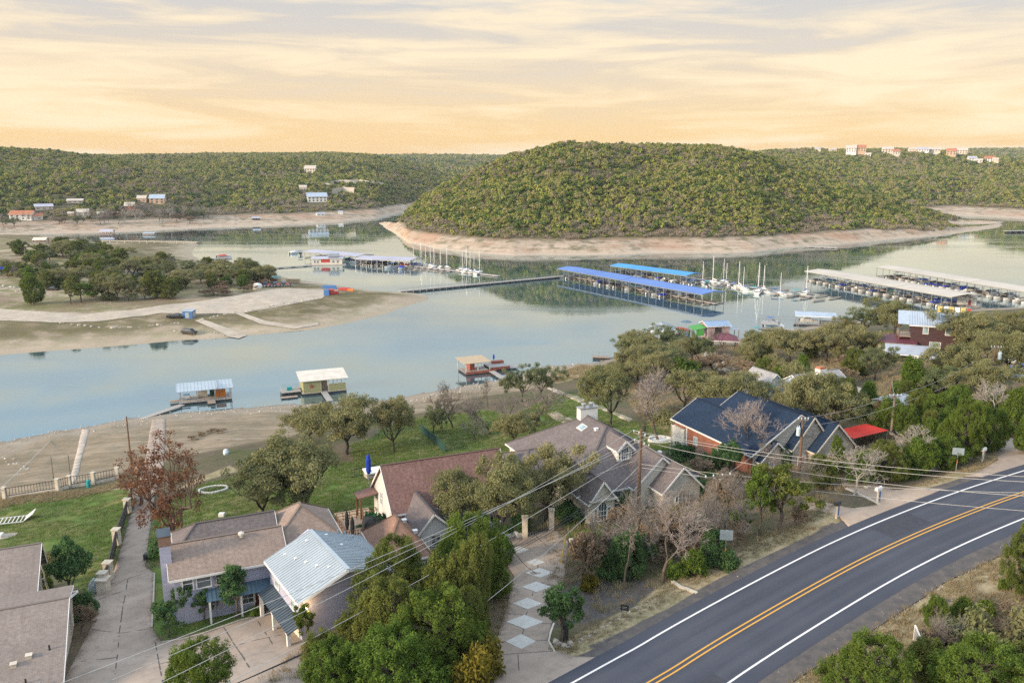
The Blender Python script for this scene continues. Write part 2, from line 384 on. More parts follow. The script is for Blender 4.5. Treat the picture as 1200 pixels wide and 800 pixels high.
def boards(name, c, c2, w=.16, axis=2, rough=.7, depth=.5):
    """lap siding or deck boards: narrow courses"""
    t = NT(name); v = t.coord('Object'); sx = t.n('ShaderNodeSeparateXYZ'); t.l(v, sx.inputs[0])
    u = t.math('FRACT', t.math('DIVIDE', sx.outputs[axis], w)); row = t.math('FLOOR', t.math('DIVIDE', sx.outputs[axis], w))
    wn = t.n('ShaderNodeTexWhiteNoise', noise_dimensions='1D'); t.l(row, wn.inputs['W'])
    col = t.mix(t.math('MULTIPLY', wn.outputs['Value'], .7), c, c2)
    st = (1,1,1); st = tuple(.25 if i != axis else 3 for i in range(3))
    col = t.mix(t.rng(t.noise(t.coord('Object', st), 2.2, 4), .45, .75, 0, .45), col, tuple(x*.62 for x in c))
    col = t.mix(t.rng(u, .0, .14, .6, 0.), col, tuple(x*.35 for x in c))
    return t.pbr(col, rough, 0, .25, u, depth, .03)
def bricks(name, c1, c2, mortar):
    t = NT(name); sx = t.n('ShaderNodeSeparateXYZ'); t.l(t.coord('Object'), sx.inputs[0])
    cb = t.n('ShaderNodeCombineXYZ'); t.l(t.math('ADD', sx.outputs[0], sx.outputs[1]), cb.inputs[0]); t.l(sx.outputs[2], cb.inputs[1])
    b = t.n('ShaderNodeTexBrick'); t.l(cb.outputs[0], b.inputs['Vector']); b.inputs['Scale'].default_value = 1; b.inputs['Brick Width'].default_value = .24; b.inputs['Row Height'].default_value = .085; b.inputs['Mortar Size'].default_value = .012
    b.inputs['Color1'].default_value = (*c1,1); b.inputs['Color2'].default_value = (*c2,1); b.inputs['Mortar'].default_value = (*mortar,1)
    col = t.mix(t.rng(t.noise(t.coord('Object'), 1.1), .4, .75, 0, .5), b.outputs['Color'], tuple(x*.6 for x in c1))
    return t.pbr(col, .85, 0, .25, b.outputs['Fac'], .4, .02)
def leafy(name, ca, cb, cc, trans=.28, rnd=.25):
    """ca..cb by the clump's own tint, shifted towards cc tree by tree"""
    t = NT(name); a = t.n('ShaderNodeAttribute', attribute_name='tint'); oi = t.n('ShaderNodeObjectInfo')
    col = t.mix(a.outputs['Fac'], ca, cb); col = t.mix(t.math('MULTIPLY', oi.outputs['Random'], rnd), col, cc)
    d = t.n('ShaderNodeBsdfDiffuse'); tr = t.n('ShaderNodeBsdfTranslucent'); mx = t.n('ShaderNodeMixShader'); mx.inputs[0].default_value = trans
    t.l(col, d.inputs[0]); t.l(col, tr.inputs[0]); t.l(d.outputs[0], mx.inputs[1]); t.l(tr.outputs[0], mx.inputs[2]); t.l(mx.outputs[0], t.o.inputs[0])
    return t.m
def glassy(name, c, rough=.06):
    t = NT(name); v = t.coord('Object'); return t.pbr(t.mix(t.rng(t.noise(v, .9, 2), .4, .65), c, tuple(x*.45 for x in c)), rough, 0, .8)
M_ = {}
M_['oak'] = leafy('oak leaves', (0.162,0.162,0.079), (0.360,0.330,0.162), (0.150,0.180,0.078), .28, .5)
M_['oak_dark'] = leafy('dark oak leaves', (0.078,0.117,0.058), (0.221,0.247,0.117), (0.169,0.176,0.091), .25, .5)
M_['juniper'] = leafy('juniper sprays', (0.042,0.093,0.020), (0.174,0.262,0.049), (0.129,0.142,0.032), .32, .5)
M_['juniper_olive'] = leafy('olive juniper sprays', (0.067,0.088,0.022), (0.242,0.258,0.071), (0.080,0.124,0.032), .32, .5)
M_['evergreen'] = leafy('evergreen leaves', (0.034,0.090,0.038), (0.120,0.204,0.078), (0.084,0.132,0.048), .2, .4)
M_['rust'] = leafy('rusty needles', (.125,.055,.032), (.25,.125,.075), (.20,.11,.065), .25, .3)
M_['twig'] = leafy('grey twigs', (0.152,0.135,0.121), (0.266,0.245,0.226), (0.199,0.165,0.147), .0, .5)
M_['twig_dark'] = leafy('dark twigs', (.08,.065,.058), (.17,.14,.12), (.10,.09,.08), .0, .5)
M_['twig_pink'] = leafy('rosy twigs', (.205,.172,.158), (.33,.285,.265), (.25,.215,.20), .0, .3)
M_['twig_pale'] = leafy('bleached twigs', (0.246,0.226,0.203), (0.361,0.336,0.307), (0.279,0.254,0.232), .0, .3)
M_['far_green'] = leafy('far juniper wood', (0.085,0.134,0.028), (0.339,0.381,0.093), (0.339,0.299,0.087), .2, .75)
M_['far_dark'] = leafy('far dark juniper wood', (0.038,0.084,0.024), (0.140,0.205,0.053), (0.128,0.152,0.045), .2, .6)
M_['far_light'] = leafy('far light oak wood', (0.161,0.165,0.058), (0.387,0.364,0.146), (0.344,0.296,0.136), .2, .6)
M_['far_grey'] = leafy('far bare wood', (0.240,0.190,0.150), (0.420,0.340,0.270), (0.200,0.180,0.120), .1, .6)
M_['palm'] = leafy('fronds', (.02,.09,.04), (.05,.16,.07), (.04,.12,.05), .2, .2)
M_['yellow_bush'] = leafy('yellowing sprays', (.13,.12,.02), (.24,.19,.04), (.10,.11,.02), .3, .2)
M_['brush'] = leafy('dry brush', (.16,.115,.075), (.30,.22,.15), (.20,.16,.12), .1, .6)
M_['bark'] = plain('bark', (.15,.125,.10), .95, (.06,.05,.042), 2.5, stretch=(2,2,.5))
M_['bark_dark'] = plain('dark bark', (.065,.055,.05), .95, (.03,.026,.024), 2.5, stretch=(2,2,.5))
M_['bark_pale'] = plain('pale bark', (.50,.46,.40), .9, (.28,.25,.22), 2.5, stretch=(2,2,.5))
M_['bark_red'] = plain('reddish bark', (.24,.16,.12), .9, (.12,.08,.065), 2.5, stretch=(2,2,.5))
M_['white'] = plain('white paint', (.78,.77,.75), .5, (.62,.61,.59), .7)
M_['offwhite'] = plain('cream paint', (.66,.61,.53), .7, (.52,.47,.40), .6)
M_['cream'] = plain('cream stucco', (.62,.55,.46), .85, (.47,.41,.33), .5)
M_['wall_grey'] = plain('pale grey stucco', (.60,.59,.575), .85, (.47,.455,.44), .5)
M_['black'] = plain('black iron', (.022,.022,.024), .5, (.04,.04,.042), 2)
M_['blackcloth'] = plain('black cover', (.014,.016,.02), .75, (.03,.032,.036), 2)
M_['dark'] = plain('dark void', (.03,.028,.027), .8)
M_['metal_roof'] = plain('pale galvanised roof', (.45,.505,.55), .38, (.36,.41,.45), .45, .35, .5, stretch=(1,1,1))
M_['metal_grey'] = plain('weathered grey roof sheet', (.40,.44,.50), .45, (.30,.33,.38), .3, .3)
M_['metal_blue'] = plain('pale blue roof sheet', (.42,.49,.58), .45, (.33,.39,.47), .3, .3)
M_['roof_bluegrey'] = plain('blue grey roof sheet', (.27,.37,.52), .5, (.20,.28,.40), .3, .3)
M_['roof_tan'] = plain('tan roof sheet', (.56,.50,.42), .55, (.45,.40,.34), .07, .2)
M_['roof_lilac'] = plain('weathered lilac roof sheet', (.46,.45,.54), .5, (.36,.35,.42), .08, .2)
M_['roof_blue'] = plain('bright blue roof sheet', (.11,.22,.54), .5, (.08,.16,.43), .06, .1)
M_['roof_azure'] = plain('azure roof sheet', (.05,.32,.66), .5, (.04,.24,.56), .06, .1)
M_['roof_maroon'] = plain('maroon roof sheet', (.17,.055,.075), .5, (.12,.04,.055), .4, .2)
M_['awning_blue'] = plain('slate blue awning sheet', (.10,.165,.22), .4, (.07,.12,.17), .5, .3)
M_['awning_grey'] = plain('dark awning sheet', (.10,.125,.15), .4, (.06,.08,.10), .5, .3)
M_['sh_brown'] = shingle('brown shingles', (.245,.185,.155), (.31,.235,.195), (.36,.28,.235))
M_['sh_left'] = shingle('taupe shingles', (.235,.19,.17), (.285,.235,.21), (.31,.26,.23))
M_['sh_red'] = shingle('reddish shingles', (.165,.092,.080), (.225,.125,.108), (.28,.175,.15))
M_['sh_rust'] = shingle('rust brown shingles', (.23,.135,.10), (.30,.18,.13), (.34,.22,.165))
M_['sh_grey'] = shingle('grey brown shingles', (.132,.114,.116), (.172,.148,.148), (.21,.18,.175))
M_['sh_navy'] = shingle('navy shingles', (.012,.026,.054), (.017,.034,.068), (.024,.044,.084))
M_['sh_pale'] = shingle('pale grey shingles', (.30,.30,.31), (.36,.36,.37), (.42,.41,.41))
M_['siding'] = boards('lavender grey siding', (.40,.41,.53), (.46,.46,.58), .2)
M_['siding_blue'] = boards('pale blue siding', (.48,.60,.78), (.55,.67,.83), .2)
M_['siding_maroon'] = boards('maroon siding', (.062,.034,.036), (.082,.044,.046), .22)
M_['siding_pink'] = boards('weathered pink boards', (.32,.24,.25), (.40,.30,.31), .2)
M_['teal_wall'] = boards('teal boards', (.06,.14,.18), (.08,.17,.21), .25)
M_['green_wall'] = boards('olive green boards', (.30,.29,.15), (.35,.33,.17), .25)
M_['brick'] = bricks('red brick', (.30,.085,.045), (.36,.11,.06), (.33,.22,.17))
M_['stone_pale'] = stone('pale limestone', [(.64,.59,.50),(.57,.51,.43),(.70,.65,.57),(.52,.46,.39)], 2.2, (.52,.47,.40))
M_['stone_grey'] = stone('mixed grey stone', [(.50,.44,.37),(.36,.31,.265),(.58,.52,.45),(.44,.39,.335)], 2.0)
M_['stone_white'] = stone('white limestone', [(.72,.69,.62),(.60,.56,.49),(.76,.73,.67)], 1.6, (.5,.47,.42))
M_['limestone'] = plain('limestone block', (.64,.58,.48), .9, (.42,.37,.30), 1.6, bstr=.3)
M_['rock'] = plain('grey rock', (.48,.43,.37), .9, (.28,.25,.22), 2., bstr=.4)
M_['brickcap'] = bricks('brown brick', (.17,.085,.06), (.21,.11,.08), (.3,.25,.2))
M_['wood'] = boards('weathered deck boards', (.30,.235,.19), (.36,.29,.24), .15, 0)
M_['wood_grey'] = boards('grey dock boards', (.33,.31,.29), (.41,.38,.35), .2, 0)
M_['wood_red'] = plain('red stained wood', (.33,.10,.065), .7, (.23,.07,.05), 1.2)
M_['timber'] = plain('brown timber', (.20,.10,.055), .8, (.12,.06,.035), 1.5, stretch=(3,3,.4))
M_['pole'] = plain('weathered pole wood', (.20,.125,.085), .9, (.11,.07,.05), 1.5, stretch=(4,4,.3))
M_['pole_grey'] = plain('grey pole wood', (.24,.20,.17), .9, (.14,.12,.10), 1.5, stretch=(4,4,.3))
M_['tan'] = plain('tan planks', (.48,.37,.25), .8, (.38,.29,.19), 1.2)
M_['steel'] = plain('galvanised steel', (.42,.43,.44), .4, (.30,.31,.32), 2, .6)
M_['sign_back'] = plain('bare aluminium', (.38,.46,.50), .45, (.28,.35,.39), 1.5, .4)
M_['glass'] = glassy('window glass', (.10,.13,.16))
M_['glass_pale'] = glassy('reflecting window glass', (.30,.42,.46))
M_['red'] = plain('red fabric', (.62,.045,.030), .6, (.50,.03,.022), .6)
M_['red_paint'] = plain('red paint', (.50,.06,.05), .5)
M_['shutter'] = plain('dark red shutter', (.23,.035,.03), .6)
M_['blue_paint'] = plain('blue paint', (.06,.17,.42), .5)
M_['royal'] = plain('royal blue canvas', (.01,.05,.40), .7, (.008,.035,.3), 2)
M_['teal'] = plain('turquoise plastic', (.02,.32,.34), .5)
M_['green_tarp'] = plain('bright green tarp', (.07,.30,.06), .6)
M_['green_dark'] = plain('dark green mesh', (.012,.05,.04), .8, (.02,.065,.05), 1)
M_['yellow'] = plain('yellow plastic', (.62,.45,.10), .45)
M_['orange'] = plain('orange plastic', (.65,.20,.03), .5)
M_['gel'] = plain('white boat hull', (.74,.73,.70), .3, (.62,.61,.58), .8)
M_['wire'] = plain('pale cable', (.50,.49,.46), .5)
M_['wire_dark'] = plain('dark cable', (.05,.05,.055), .6)
M_['ceramic'] = plain('pale porcelain', (.55,.66,.74), .25)
M_['door'] = plain('dark red wooden door', (.13,.04,.022), .5, (.08,.025,.015), 2)
M_['concrete_pale'] = plain('pale concrete tile', (.56,.55,.52), .8, (.45,.44,.41), 1.4, bstr=.15)
M_['curb'] = plain('concrete edging', (.42,.38,.33), .9, (.30,.27,.23), 1.0, bstr=.2)
M_['terracotta'] = plain('terracotta roof', (.42,.17,.09), .8, (.34,.13,.07), .3)
M_['cream_lit'] = plain('pale far walls', (.66,.56,.47), .8, (.55,.46,.38), .15)
M_['sand_far'] = plain('tan far walls', (.55,.39,.27), .8, (.46,.32,.22), .15)
M_['lamp'] = None
t = NT('lit lamp'); e_ = t.n('ShaderNodeEmission'); e_.inputs[0].default_value = (1,.62,.25,1); e_.inputs[1].default_value = 9; t.l(e_.outputs[0], t.o.inputs[0]); M_['lamp'] = t.m
# concrete drive, with stains, tyre wear and broad tonal drift
def concrete(name, c, c2, c3):
    t = NT(name); v = t.coord('World'); a = t.noise(v, .22, 5, .6, .4); b = t.noise(v, 1.3, 5, .65); d = t.noise(v, 14, 3, .6)
    col = t.mix(t.rng(a, .38, .62), c, c2); col = t.mix(t.rng(b, .5, .72, 0, .7), col, c3); col = t.mix(t.rng(d, .35, .7, 0, .3), col, tuple(x*.6 for x in c))
    return t.pbr(col, .9, 0, .2, d, .2, .01)
M_['drive'] = concrete('drive concrete', (.39,.32,.265), (.29,.235,.195), (.22,.18,.152))
M_['drive_tan'] = concrete('tan drive concrete', (.46,.36,.28), (.38,.29,.225), (.30,.235,.19))
M_['ramp'] = concrete('pale ramp concrete', (.47,.41,.35), (.40,.345,.29), (.33,.28,.23))
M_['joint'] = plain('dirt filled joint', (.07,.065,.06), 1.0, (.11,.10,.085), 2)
M_['marl'] = concrete('crushed limestone track', (.50,.43,.35), (.40,.34,.27), (.26,.21,.15))
# asphalt: blue-grey binder, tracks worn along the lanes (UV.x runs along the road, UV.y across)
t = NT('asphalt'); v = t.coord('World'); uv = t.coord('UV')
a = t.noise(v, .12, 5, .6); d = t.noise(v, 22, 3, .7); s_ = t.noise(t.coord('UV', (.035,1.6,1)), 1.0, 5, .65)
col = t.mix(t.rng(a, .38, .64), (.044,.050,.072), (.060,.066,.090)); col = t.mix(t.rng(s_, .42, .68, 0, .7), col, (.036,.040,.058))
sy = t.n('ShaderNodeSeparateXYZ'); t.l(uv, sy.inputs[0]); la = t.math('ABSOLUTE', t.math('SUBTRACT', t.math('ABSOLUTE', sy.outputs[1]), 1.85)); wp = t.math('ABSOLUTE', t.math('SUBTRACT', la, .8)); col = t.mix(t.rng(wp, .0, .5, .38, 0), col, (.080,.086,.105))
col = t.mix(t.rng(d, .45, .75, 0, .55), col, (.105,.105,.112))
M_['asphalt'] = t.pbr(col, .82, 0, .3, d, .25, .01)
M_['shoulder'] = plain('broken asphalt edge', (.065,.062,.066), .95, (.125,.11,.10), 1.2, kind='World')
def roadpaint(name, c):
    t = NT(name); v = t.coord('World'); n = t.noise(v, 9, 4, .7); n2 = t.noise(v, .5, 3, .5)
    return t.pbr(t.mix(t.math('MULTIPLY', t.rng(n, .52, .72, 0, .85), t.rng(n2, .3, .7, .4, 1)), c, (.16,.155,.15)), .7, 0, .3)
M_['paint_white'] = roadpaint('white road paint', (.74,.73,.71)); M_['paint_yellow'] = roadpaint('yellow road paint', (.66,.34,.045))
# near ground: lawn / dry grass / mulch by zone; bare earth and leaf litter elsewhere
def ground_mat():
    t = NT('ground cover'); v = t.coord('World'); z = t.n('ShaderNodeAttribute', attribute_name='zone'); sp = t.n('ShaderNodeSeparateColor'); t.l(z.outputs['Color'], sp.inputs[0])
    n1 = t.noise(v, .09, 5, .6, .6); n2 = t.noise(v, .55, 5, .62, .3); n3 = t.noise(v, 3.2, 4, .7); n4 = t.noise(v, 11, 3, .7)
    vs = t.coord('World', (.05,.30,.3), (0,0,math.radians(-14))); ns = t.noise(vs, 1.0, 5, .65, .6)   # weather lines that follow old water levels
    litter = t.mix(t.rng(n2, .35, .65), (.135,.10,.072), (.085,.080,.045)); litter = t.mix(t.rng(n1, .45, .65), litter, (.075,.085,.032)); litter = t.mix(t.rng(n3, .5, .72, 0, .65), litter, (.22,.175,.13))
    beach = t.mix(t.rng(ns, .36, .60), (.185,.148,.10), (.29,.23,.165)); beach = t.mix(t.rng(n2, .5, .68, 0, .75), beach, (.15,.14,.085)); beach = t.mix(t.rng(ns, .60, .72), beach, (.40,.345,.28)); beach = t.mix(t.rng(n3, .52, .75, 0, .5), beach, (.16,.13,.10))
    px = t.n('ShaderNodeSeparateXYZ'); t.l(t.n('ShaderNodeNewGeometry').outputs['Position'], px.inputs[0])
    zz = t.math('ADD', px.outputs[2], t.rng(n2, 0, 1, -.5, .5)); beach = t.mix(t.rng(zz, .15, 1.5, .85, 0), beach, (.30,.255,.205)); beach = t.mix(t.rng(zz, -.25, .22, .8, 0), beach, (.10,.085,.065))
    lawn = t.mix(t.rng(n2, .36, .64), (.066,.125,.026), (.105,.165,.036)); lawn = t.mix(t.rng(n1, .47, .66), lawn, (.19,.175,.065)); lawn = t.mix(t.rng(n3, .48, .75, 0, .5), lawn, (.035,.066,.016)); lawn = t.mix(t.rng(n4, .5, .75, 0, .45), lawn, (.15,.165,.06))
    dry = t.mix(t.rng(n2, .38, .62), (.33,.265,.165), (.20,.175,.09)); dry = t.mix(t.rng(n3, .45, .7, 0, .7), dry, (.46,.38,.26)); dry = t.mix(t.rng(n4, .5, .78, 0, .5), dry, (.12,.095,.06))
    mul = t.mix(t.rng(n3, .4, .65), (.075,.07,.068), (.13,.115,.105)); mul = t.mix(t.rng(n1, .5, .62, 0, .7), mul, (.075,.09,.035))
    edge = t.rng(n2, .2, .8, -.22, .22)
    def m(ch, a_, b_): return t.mix(t.rng(t.math('ADD', sp.outputs[ch], edge), .40, .60), a_, b_)
    al = t.math('ADD', z.outputs['Alpha'], edge)
    col = t.mix(t.rng(al, .35, .65), litter, beach); col = m(1, col, dry); col = m(2, col, mul); col = m(0, col, lawn)
    hh = t.math('ADD', t.math('MULTIPLY', n3, .6), t.math('MULTIPLY', n4, .4))
    return t.pbr(col, .95, 0, .15, hh, .55, .12)
M_['ground'] = ground_mat()
def far_ground(name, beach_top, under, sand, sand2, green=(.10,.10,.04), rosy=(.40,.25,.175), band=None, gr=(.47,.65)):
    t = NT(name); v = t.coord('World'); px = t.n('ShaderNodeSeparateXYZ'); t.l(t.n('ShaderNodeNewGeometry').outputs['Position'], px.inputs[0])
    n1 = t.noise(v, .02, 5, .6); n2 = t.noise(v, .12, 5, .62); n3 = t.noise(v, .7, 4, .7); nb = t.noise(t.coord('World', (.02,.02,1.1)), 1.0, 5, .65)
    s = t.mix(t.rng(nb, .38, .60), sand, sand2); s = t.mix(t.rng(n2, gr[0], gr[1], 0, .8), s, green); s = t.mix(t.rng(n1, .5, .62, 0, .7), s, rosy); s = t.mix(t.rng(n3, .5, .75, 0, .6), s, tuple(x*.55 for x in sand))
    zz = t.math('ADD', px.outputs[2], t.rng(n2, 0, 1, -.8, .8))
    if band:
        k = t.math('MULTIPLY', t.rng(zz, band[0], band[0]+.8), t.rng(zz, band[1]+.9, band[1])); k = t.math('MULTIPLY', k, t.rng(n2, .34, .56, .25, .95)); s = t.mix(k, s, t.mix(t.rng(n3, .4, .65), (.13,.10,.065), (.135,.13,.05)))
    s = t.mix(t.rng(zz, -.5, .45, .75, 0), s, (.12,.095,.07)); s = t.mix(t.rng(zz, .5, 2.6, .75, 0), s, tuple(x*.96 for x in sand2))
    col = t.mix(t.rng(zz, beach_top-1.2, beach_top+1.2), s, t.mix(t.rng(n2, .4, .65), under, tuple(x*1.7 for x in under)))
    return t.pbr(col, .95, 0, .1, n3, .4, .5)
M_['far_ground'] = far_ground('hillside', 7.0, (.075,.065,.035), (.36,.275,.20), (.47,.38,.295), (.10,.095,.045), (.36,.215,.145))
M_['pen_ground'] = far_ground('lake shore flat', 40, (.1,.09,.05), (.24,.185,.12), (.42,.345,.26), (.14,.15,.055), (.20,.145,.10), (1.3,3.6), (.41,.58))
# lake water
def water_mat():
    t = NT('lake water'); v = t.coord('World'); n1 = t.noise(t.coord('World', (1,.55,1), (0,0,.2)), .9, 4, .6, .4); n2 = t.noise(v, .055, 4, .6); nl = t.noise(t.coord('World', (.006,.035,1), (0,0,-.35)), 1.0, 4, .55, .7)
    n0 = t.noise(t.coord('World', (1,.5,1)), .11, 3, .5)
    hgt = t.math('ADD', t.math('MULTIPLY', n1, t.rng(nl, .40, .62, .35, 1.2)), t.math('MULTIPLY', n0, .5))
    b = t.n('ShaderNodeBump'); b.inputs['Strength'].default_value = .12; b.inputs['Distance'].default_value = .10; t.l(hgt, b.inputs['Height'])
    d = t.n('ShaderNodeBsdfDiffuse'); t.l(t.mix(t.rng(n2, .4, .65), (.045,.085,.105), (.055,.098,.118)), d.inputs[0])
    g = t.n('ShaderNodeBsdfGlossy'); t.l(t.rng(nl, .46, .66, .012, .11), g.inputs['Roughness']); g.inputs[0].default_value = (.87,.97,1,1); t.l(b.outputs[0], g.inputs['Normal'])
    fr = t.n('ShaderNodeFresnel'); fr.inputs[0].default_value = 1.45
    mx = t.n('ShaderNodeMixShader'); t.l(t.rng(fr.outputs[0], 0, .75, .22, 1.0), mx.inputs[0]); t.l(d.outputs[0], mx.inputs[1]); t.l(g.outputs[0], mx.inputs[2]); t.l(mx.outputs[0], t.o.inputs[0])
    return t.m
M_['water'] = water_mat()
# ---------------------------------------------------------------- setting: lake, ground, hills
def grid_mesh(name, xs, ys, hf, mat, attrs=None, polar=False, smooth=True):
    X, Y = np.meshgrid(xs, ys)
    if polar: X = X*Y
    Z = hf(X, Y); ny, nx = X.shape; V = np.stack([X, Y, Z], -1).reshape(-1, 3); i = np.arange(ny*nx).reshape(ny, nx)
    Fc = np.stack([i[:-1,:-1], i[:-1,1:], i[1:,1:], i[1:,:-1]], -1).reshape(-1, 4)
    keep = (V[Fc, 2].max(1) > -2.5); Fc = Fc[keep]
    at_ = {k: f(X.ravel(), Y.ravel(), Z.ravel()) for k, f in (attrs or {}).items()}
    return tag(link(name, fast_mesh(name, V, Fc, mat, attrs=at_, smooth=smooth)), kind='structure')
w_ = MB(); w_.poly([(-9000,-400,0),(9000,-400,0),(9000,12000,0),(-9000,12000,0)]); tag(w_.build('water', M_['water']), kind='structure')
def spaced(a, b, c, d, fine, coarse):
    """fine between b and c, stretching to coarse at a and d"""
    out = list(np.arange(b, c, fine)); s = fine; q = out[-1]
    while q < d: s = min(s*1.06, coarse); q += s; out.append(q)
    s = fine; q = b; left = []
    while q > a: s = min(s*1.06, coarse); q -= s; left.append(q)
    return np.array(left[::-1]+out)
def WP(pts): return [tuple(G(*p, far=False)[:2]) for p in pts]
LAWN = [[(0,592),(60,583),(140,573),(159,577),(140,640),(124,690),(104,698),(60,668),(30,668),(0,660)],
        [(183,600),(200,588),(215,578),(240,566),(300,552),(330,548),(420,540),(440,560),(440,605),(400,612),(310,604),(255,612),(200,640),(178,668),(172,640)],
        [(176,668),(196,660),(200,735),(186,747),(178,735),(181,700)],
        [(410,520),(436,512),(450,500),(480,490),(545,484),(568,480),(600,488),(640,470),(652,500),(600,540),(560,548),(500,560),(440,570),(420,556)],
        [(648,462),(660,458),(700,468),(745,494),(780,498),(800,480),(830,500),(790,520),(760,525),(690,512),(640,500),(600,500),(615,480)],
        [(652,602),(700,605),(770,600),(790,590),(780,625),(700,632),(668,630)],
        [(735,505),(790,500),(790,528),(745,532)], [(800,520),(850,560),(900,568),(905,590),(860,590),(800,560)],
        [(185,735),(240,725),(300,700),(330,690),(300,722),(240,738),(190,750)], [(1000,395),(1045,385),(1060,410),(1020,420)], [(1060,440),(1100,430),(1120,445),(1080,465)]]
DRY = [[(640,760),(660,770),(700,765),(760,732),(830,690),(900,652),(985,612),(975,598),(900,630),(820,668),(770,688),(720,720),(680,740)],
       [(880,820),(960,760),(1040,712),(1120,662),(1200,626),(1260,600),(1260,820)], [(1040,580),(1110,568),(1160,552),(1172,530),(1150,535),(1100,560)],
       [(300,562),(330,545),(290,548),(250,560),(215,572),(190,582),(230,560),(270,545)], [(100,575),(140,565),(150,572),(60,588),(0,596),(0,582)],
       [(640,450),(700,440),(720,430),(680,428),(650,440)], [(1060,430),(1110,425),(1140,450),(1090,470)]]
MULCH = [[(640,700),(690,672),(735,672),(770,690),(740,712),(690,728),(650,735)], [(190,745),(250,725),(330,690),(345,700),(300,722),(240,738)],
         [(838,812),(900,772),(1010,710),(1100,655),(1200,612),(1200,628),(1110,676),(1020,730),(930,790),(890,820)], [(690,756),(790,710),(900,652),(975,612),(992,618),(900,664),(800,722),(716,770)]]
def zones(x, y, z):
    out = np.zeros((len(x), 4), np.float32)
    for ch, polys, soft in ((0, LAWN, 1.0), (1, DRY, .8), (2, MULCH, .8)):
        for P_ in polys:
            s = signed(x, y, WP(P_)); out[:, ch] = np.maximum(out[:, ch], np.clip(.5+s/(2*soft), 0, 1))
    ds, _ = seg_dist(x, y, SHORE); lim = np.interp(x, [-200,-60,-30,-10,10,40,80,150,300], [58,52,34,20,20,16,10,8,8])
    out[:, 3] = np.clip(.5+(lim-ds)/8, 0, 1)
    return out
grid_mesh('ground', spaced(-220,-75,80,420,.65,5), spaced(20,46,150,400,.55,4), near_h, M_['ground'], {'zone': zones})
grid_mesh('peninsula', np.arange(-420,-28,2.4), np.arange(225,720,2.6), pen_h, M_['pen_ground'])
for k, (u0, u1, n, ya, yb, m_) in {'center': (-.20,.66,420,470,1050,220), 'left': (-1.1,-.22,330,480,1350,150), 'left_back': (-.62,.12,330,600,1950,150),
      'right_back': (.2,1.0,300,780,2050,150), 'right': (.48,1.0,220,700,1450,120), 'far': (-.35,.35,140,1450,3500,60), 'far_right': (.4,1.0,140,1450,3800,60)}.items():
    grid_mesh('hill', np.linspace(u0,u1,n), ya*(yb/ya)**np.linspace(0,1,m_), HILLS[k].h, M_['far_ground'], polar=True)
# ---------------------------------------------------------------- road and its paint: sheets draped on the road's own grade
def ribbon(name, line, off0, off1, lift, m, parent=None, zf=None, ns=3, trim=None):
    """a strip between two offsets of a centre line, a few millimetres above the sheet below"""
    P_ = np.array(line); d = np.gradient(P_, axis=0); d /= np.hypot(d[:,0], d[:,1])[:,None]; nrm = np.stack([-d[:,1], d[:,0]], 1)
    arc = np.concatenate([[0], np.cumsum(np.hypot(*np.diff(P_, axis=0).T))]); mb = MB(); rows = []
    for i in range(len(P_)):
        r = []
        for k in range(ns+1):
            o0 = off0(i) if callable(off0) else off0; o1 = off1(i) if callable(off1) else off1
            o = o0+(o1-o0)*k/ns; x, y = P_[i]+nrm[i]*o; z = float(road_z(P_[i][0])) if zf is None else zf(x, y); r.append((x, y, z+lift, arc[i], o))
        rows.append(r)
    for i in range(len(rows)-1):
        for k in range(ns):
            q = [rows[i][k+1], rows[i][k], rows[i+1][k], rows[i+1][k+1]]; mb.poly([p[:3] for p in q], [p[3:] for p in q])
    return mb.build(name, m, parent, smooth=True)
_wob = lambda s, a: (lambda i: s+(vnoise(np.array([i*.31]), np.array([a*9.]), 4)[0]-.5)*.5)
tag(ribbon('road_shoulder', ROAD, _wob(-6.5,1), _wob(5.75,2), .010, M_['shoulder'], ns=6), kind='structure')
tag(ribbon('road', ROAD, -4.95, 4.75, .022, M_['asphalt'], ns=8), kind='structure')
for o_, w2, mm in ((3.62,.16,'paint_white'), (-3.62,.16,'paint_white'), (.15,.13,'paint_yellow'), (-.15-.12,.13,'paint_yellow')):
    tag(ribbon('road_marking', ROAD, o_-w2/2, o_+w2/2, .028, M_[mm], ns=1), kind='structure')
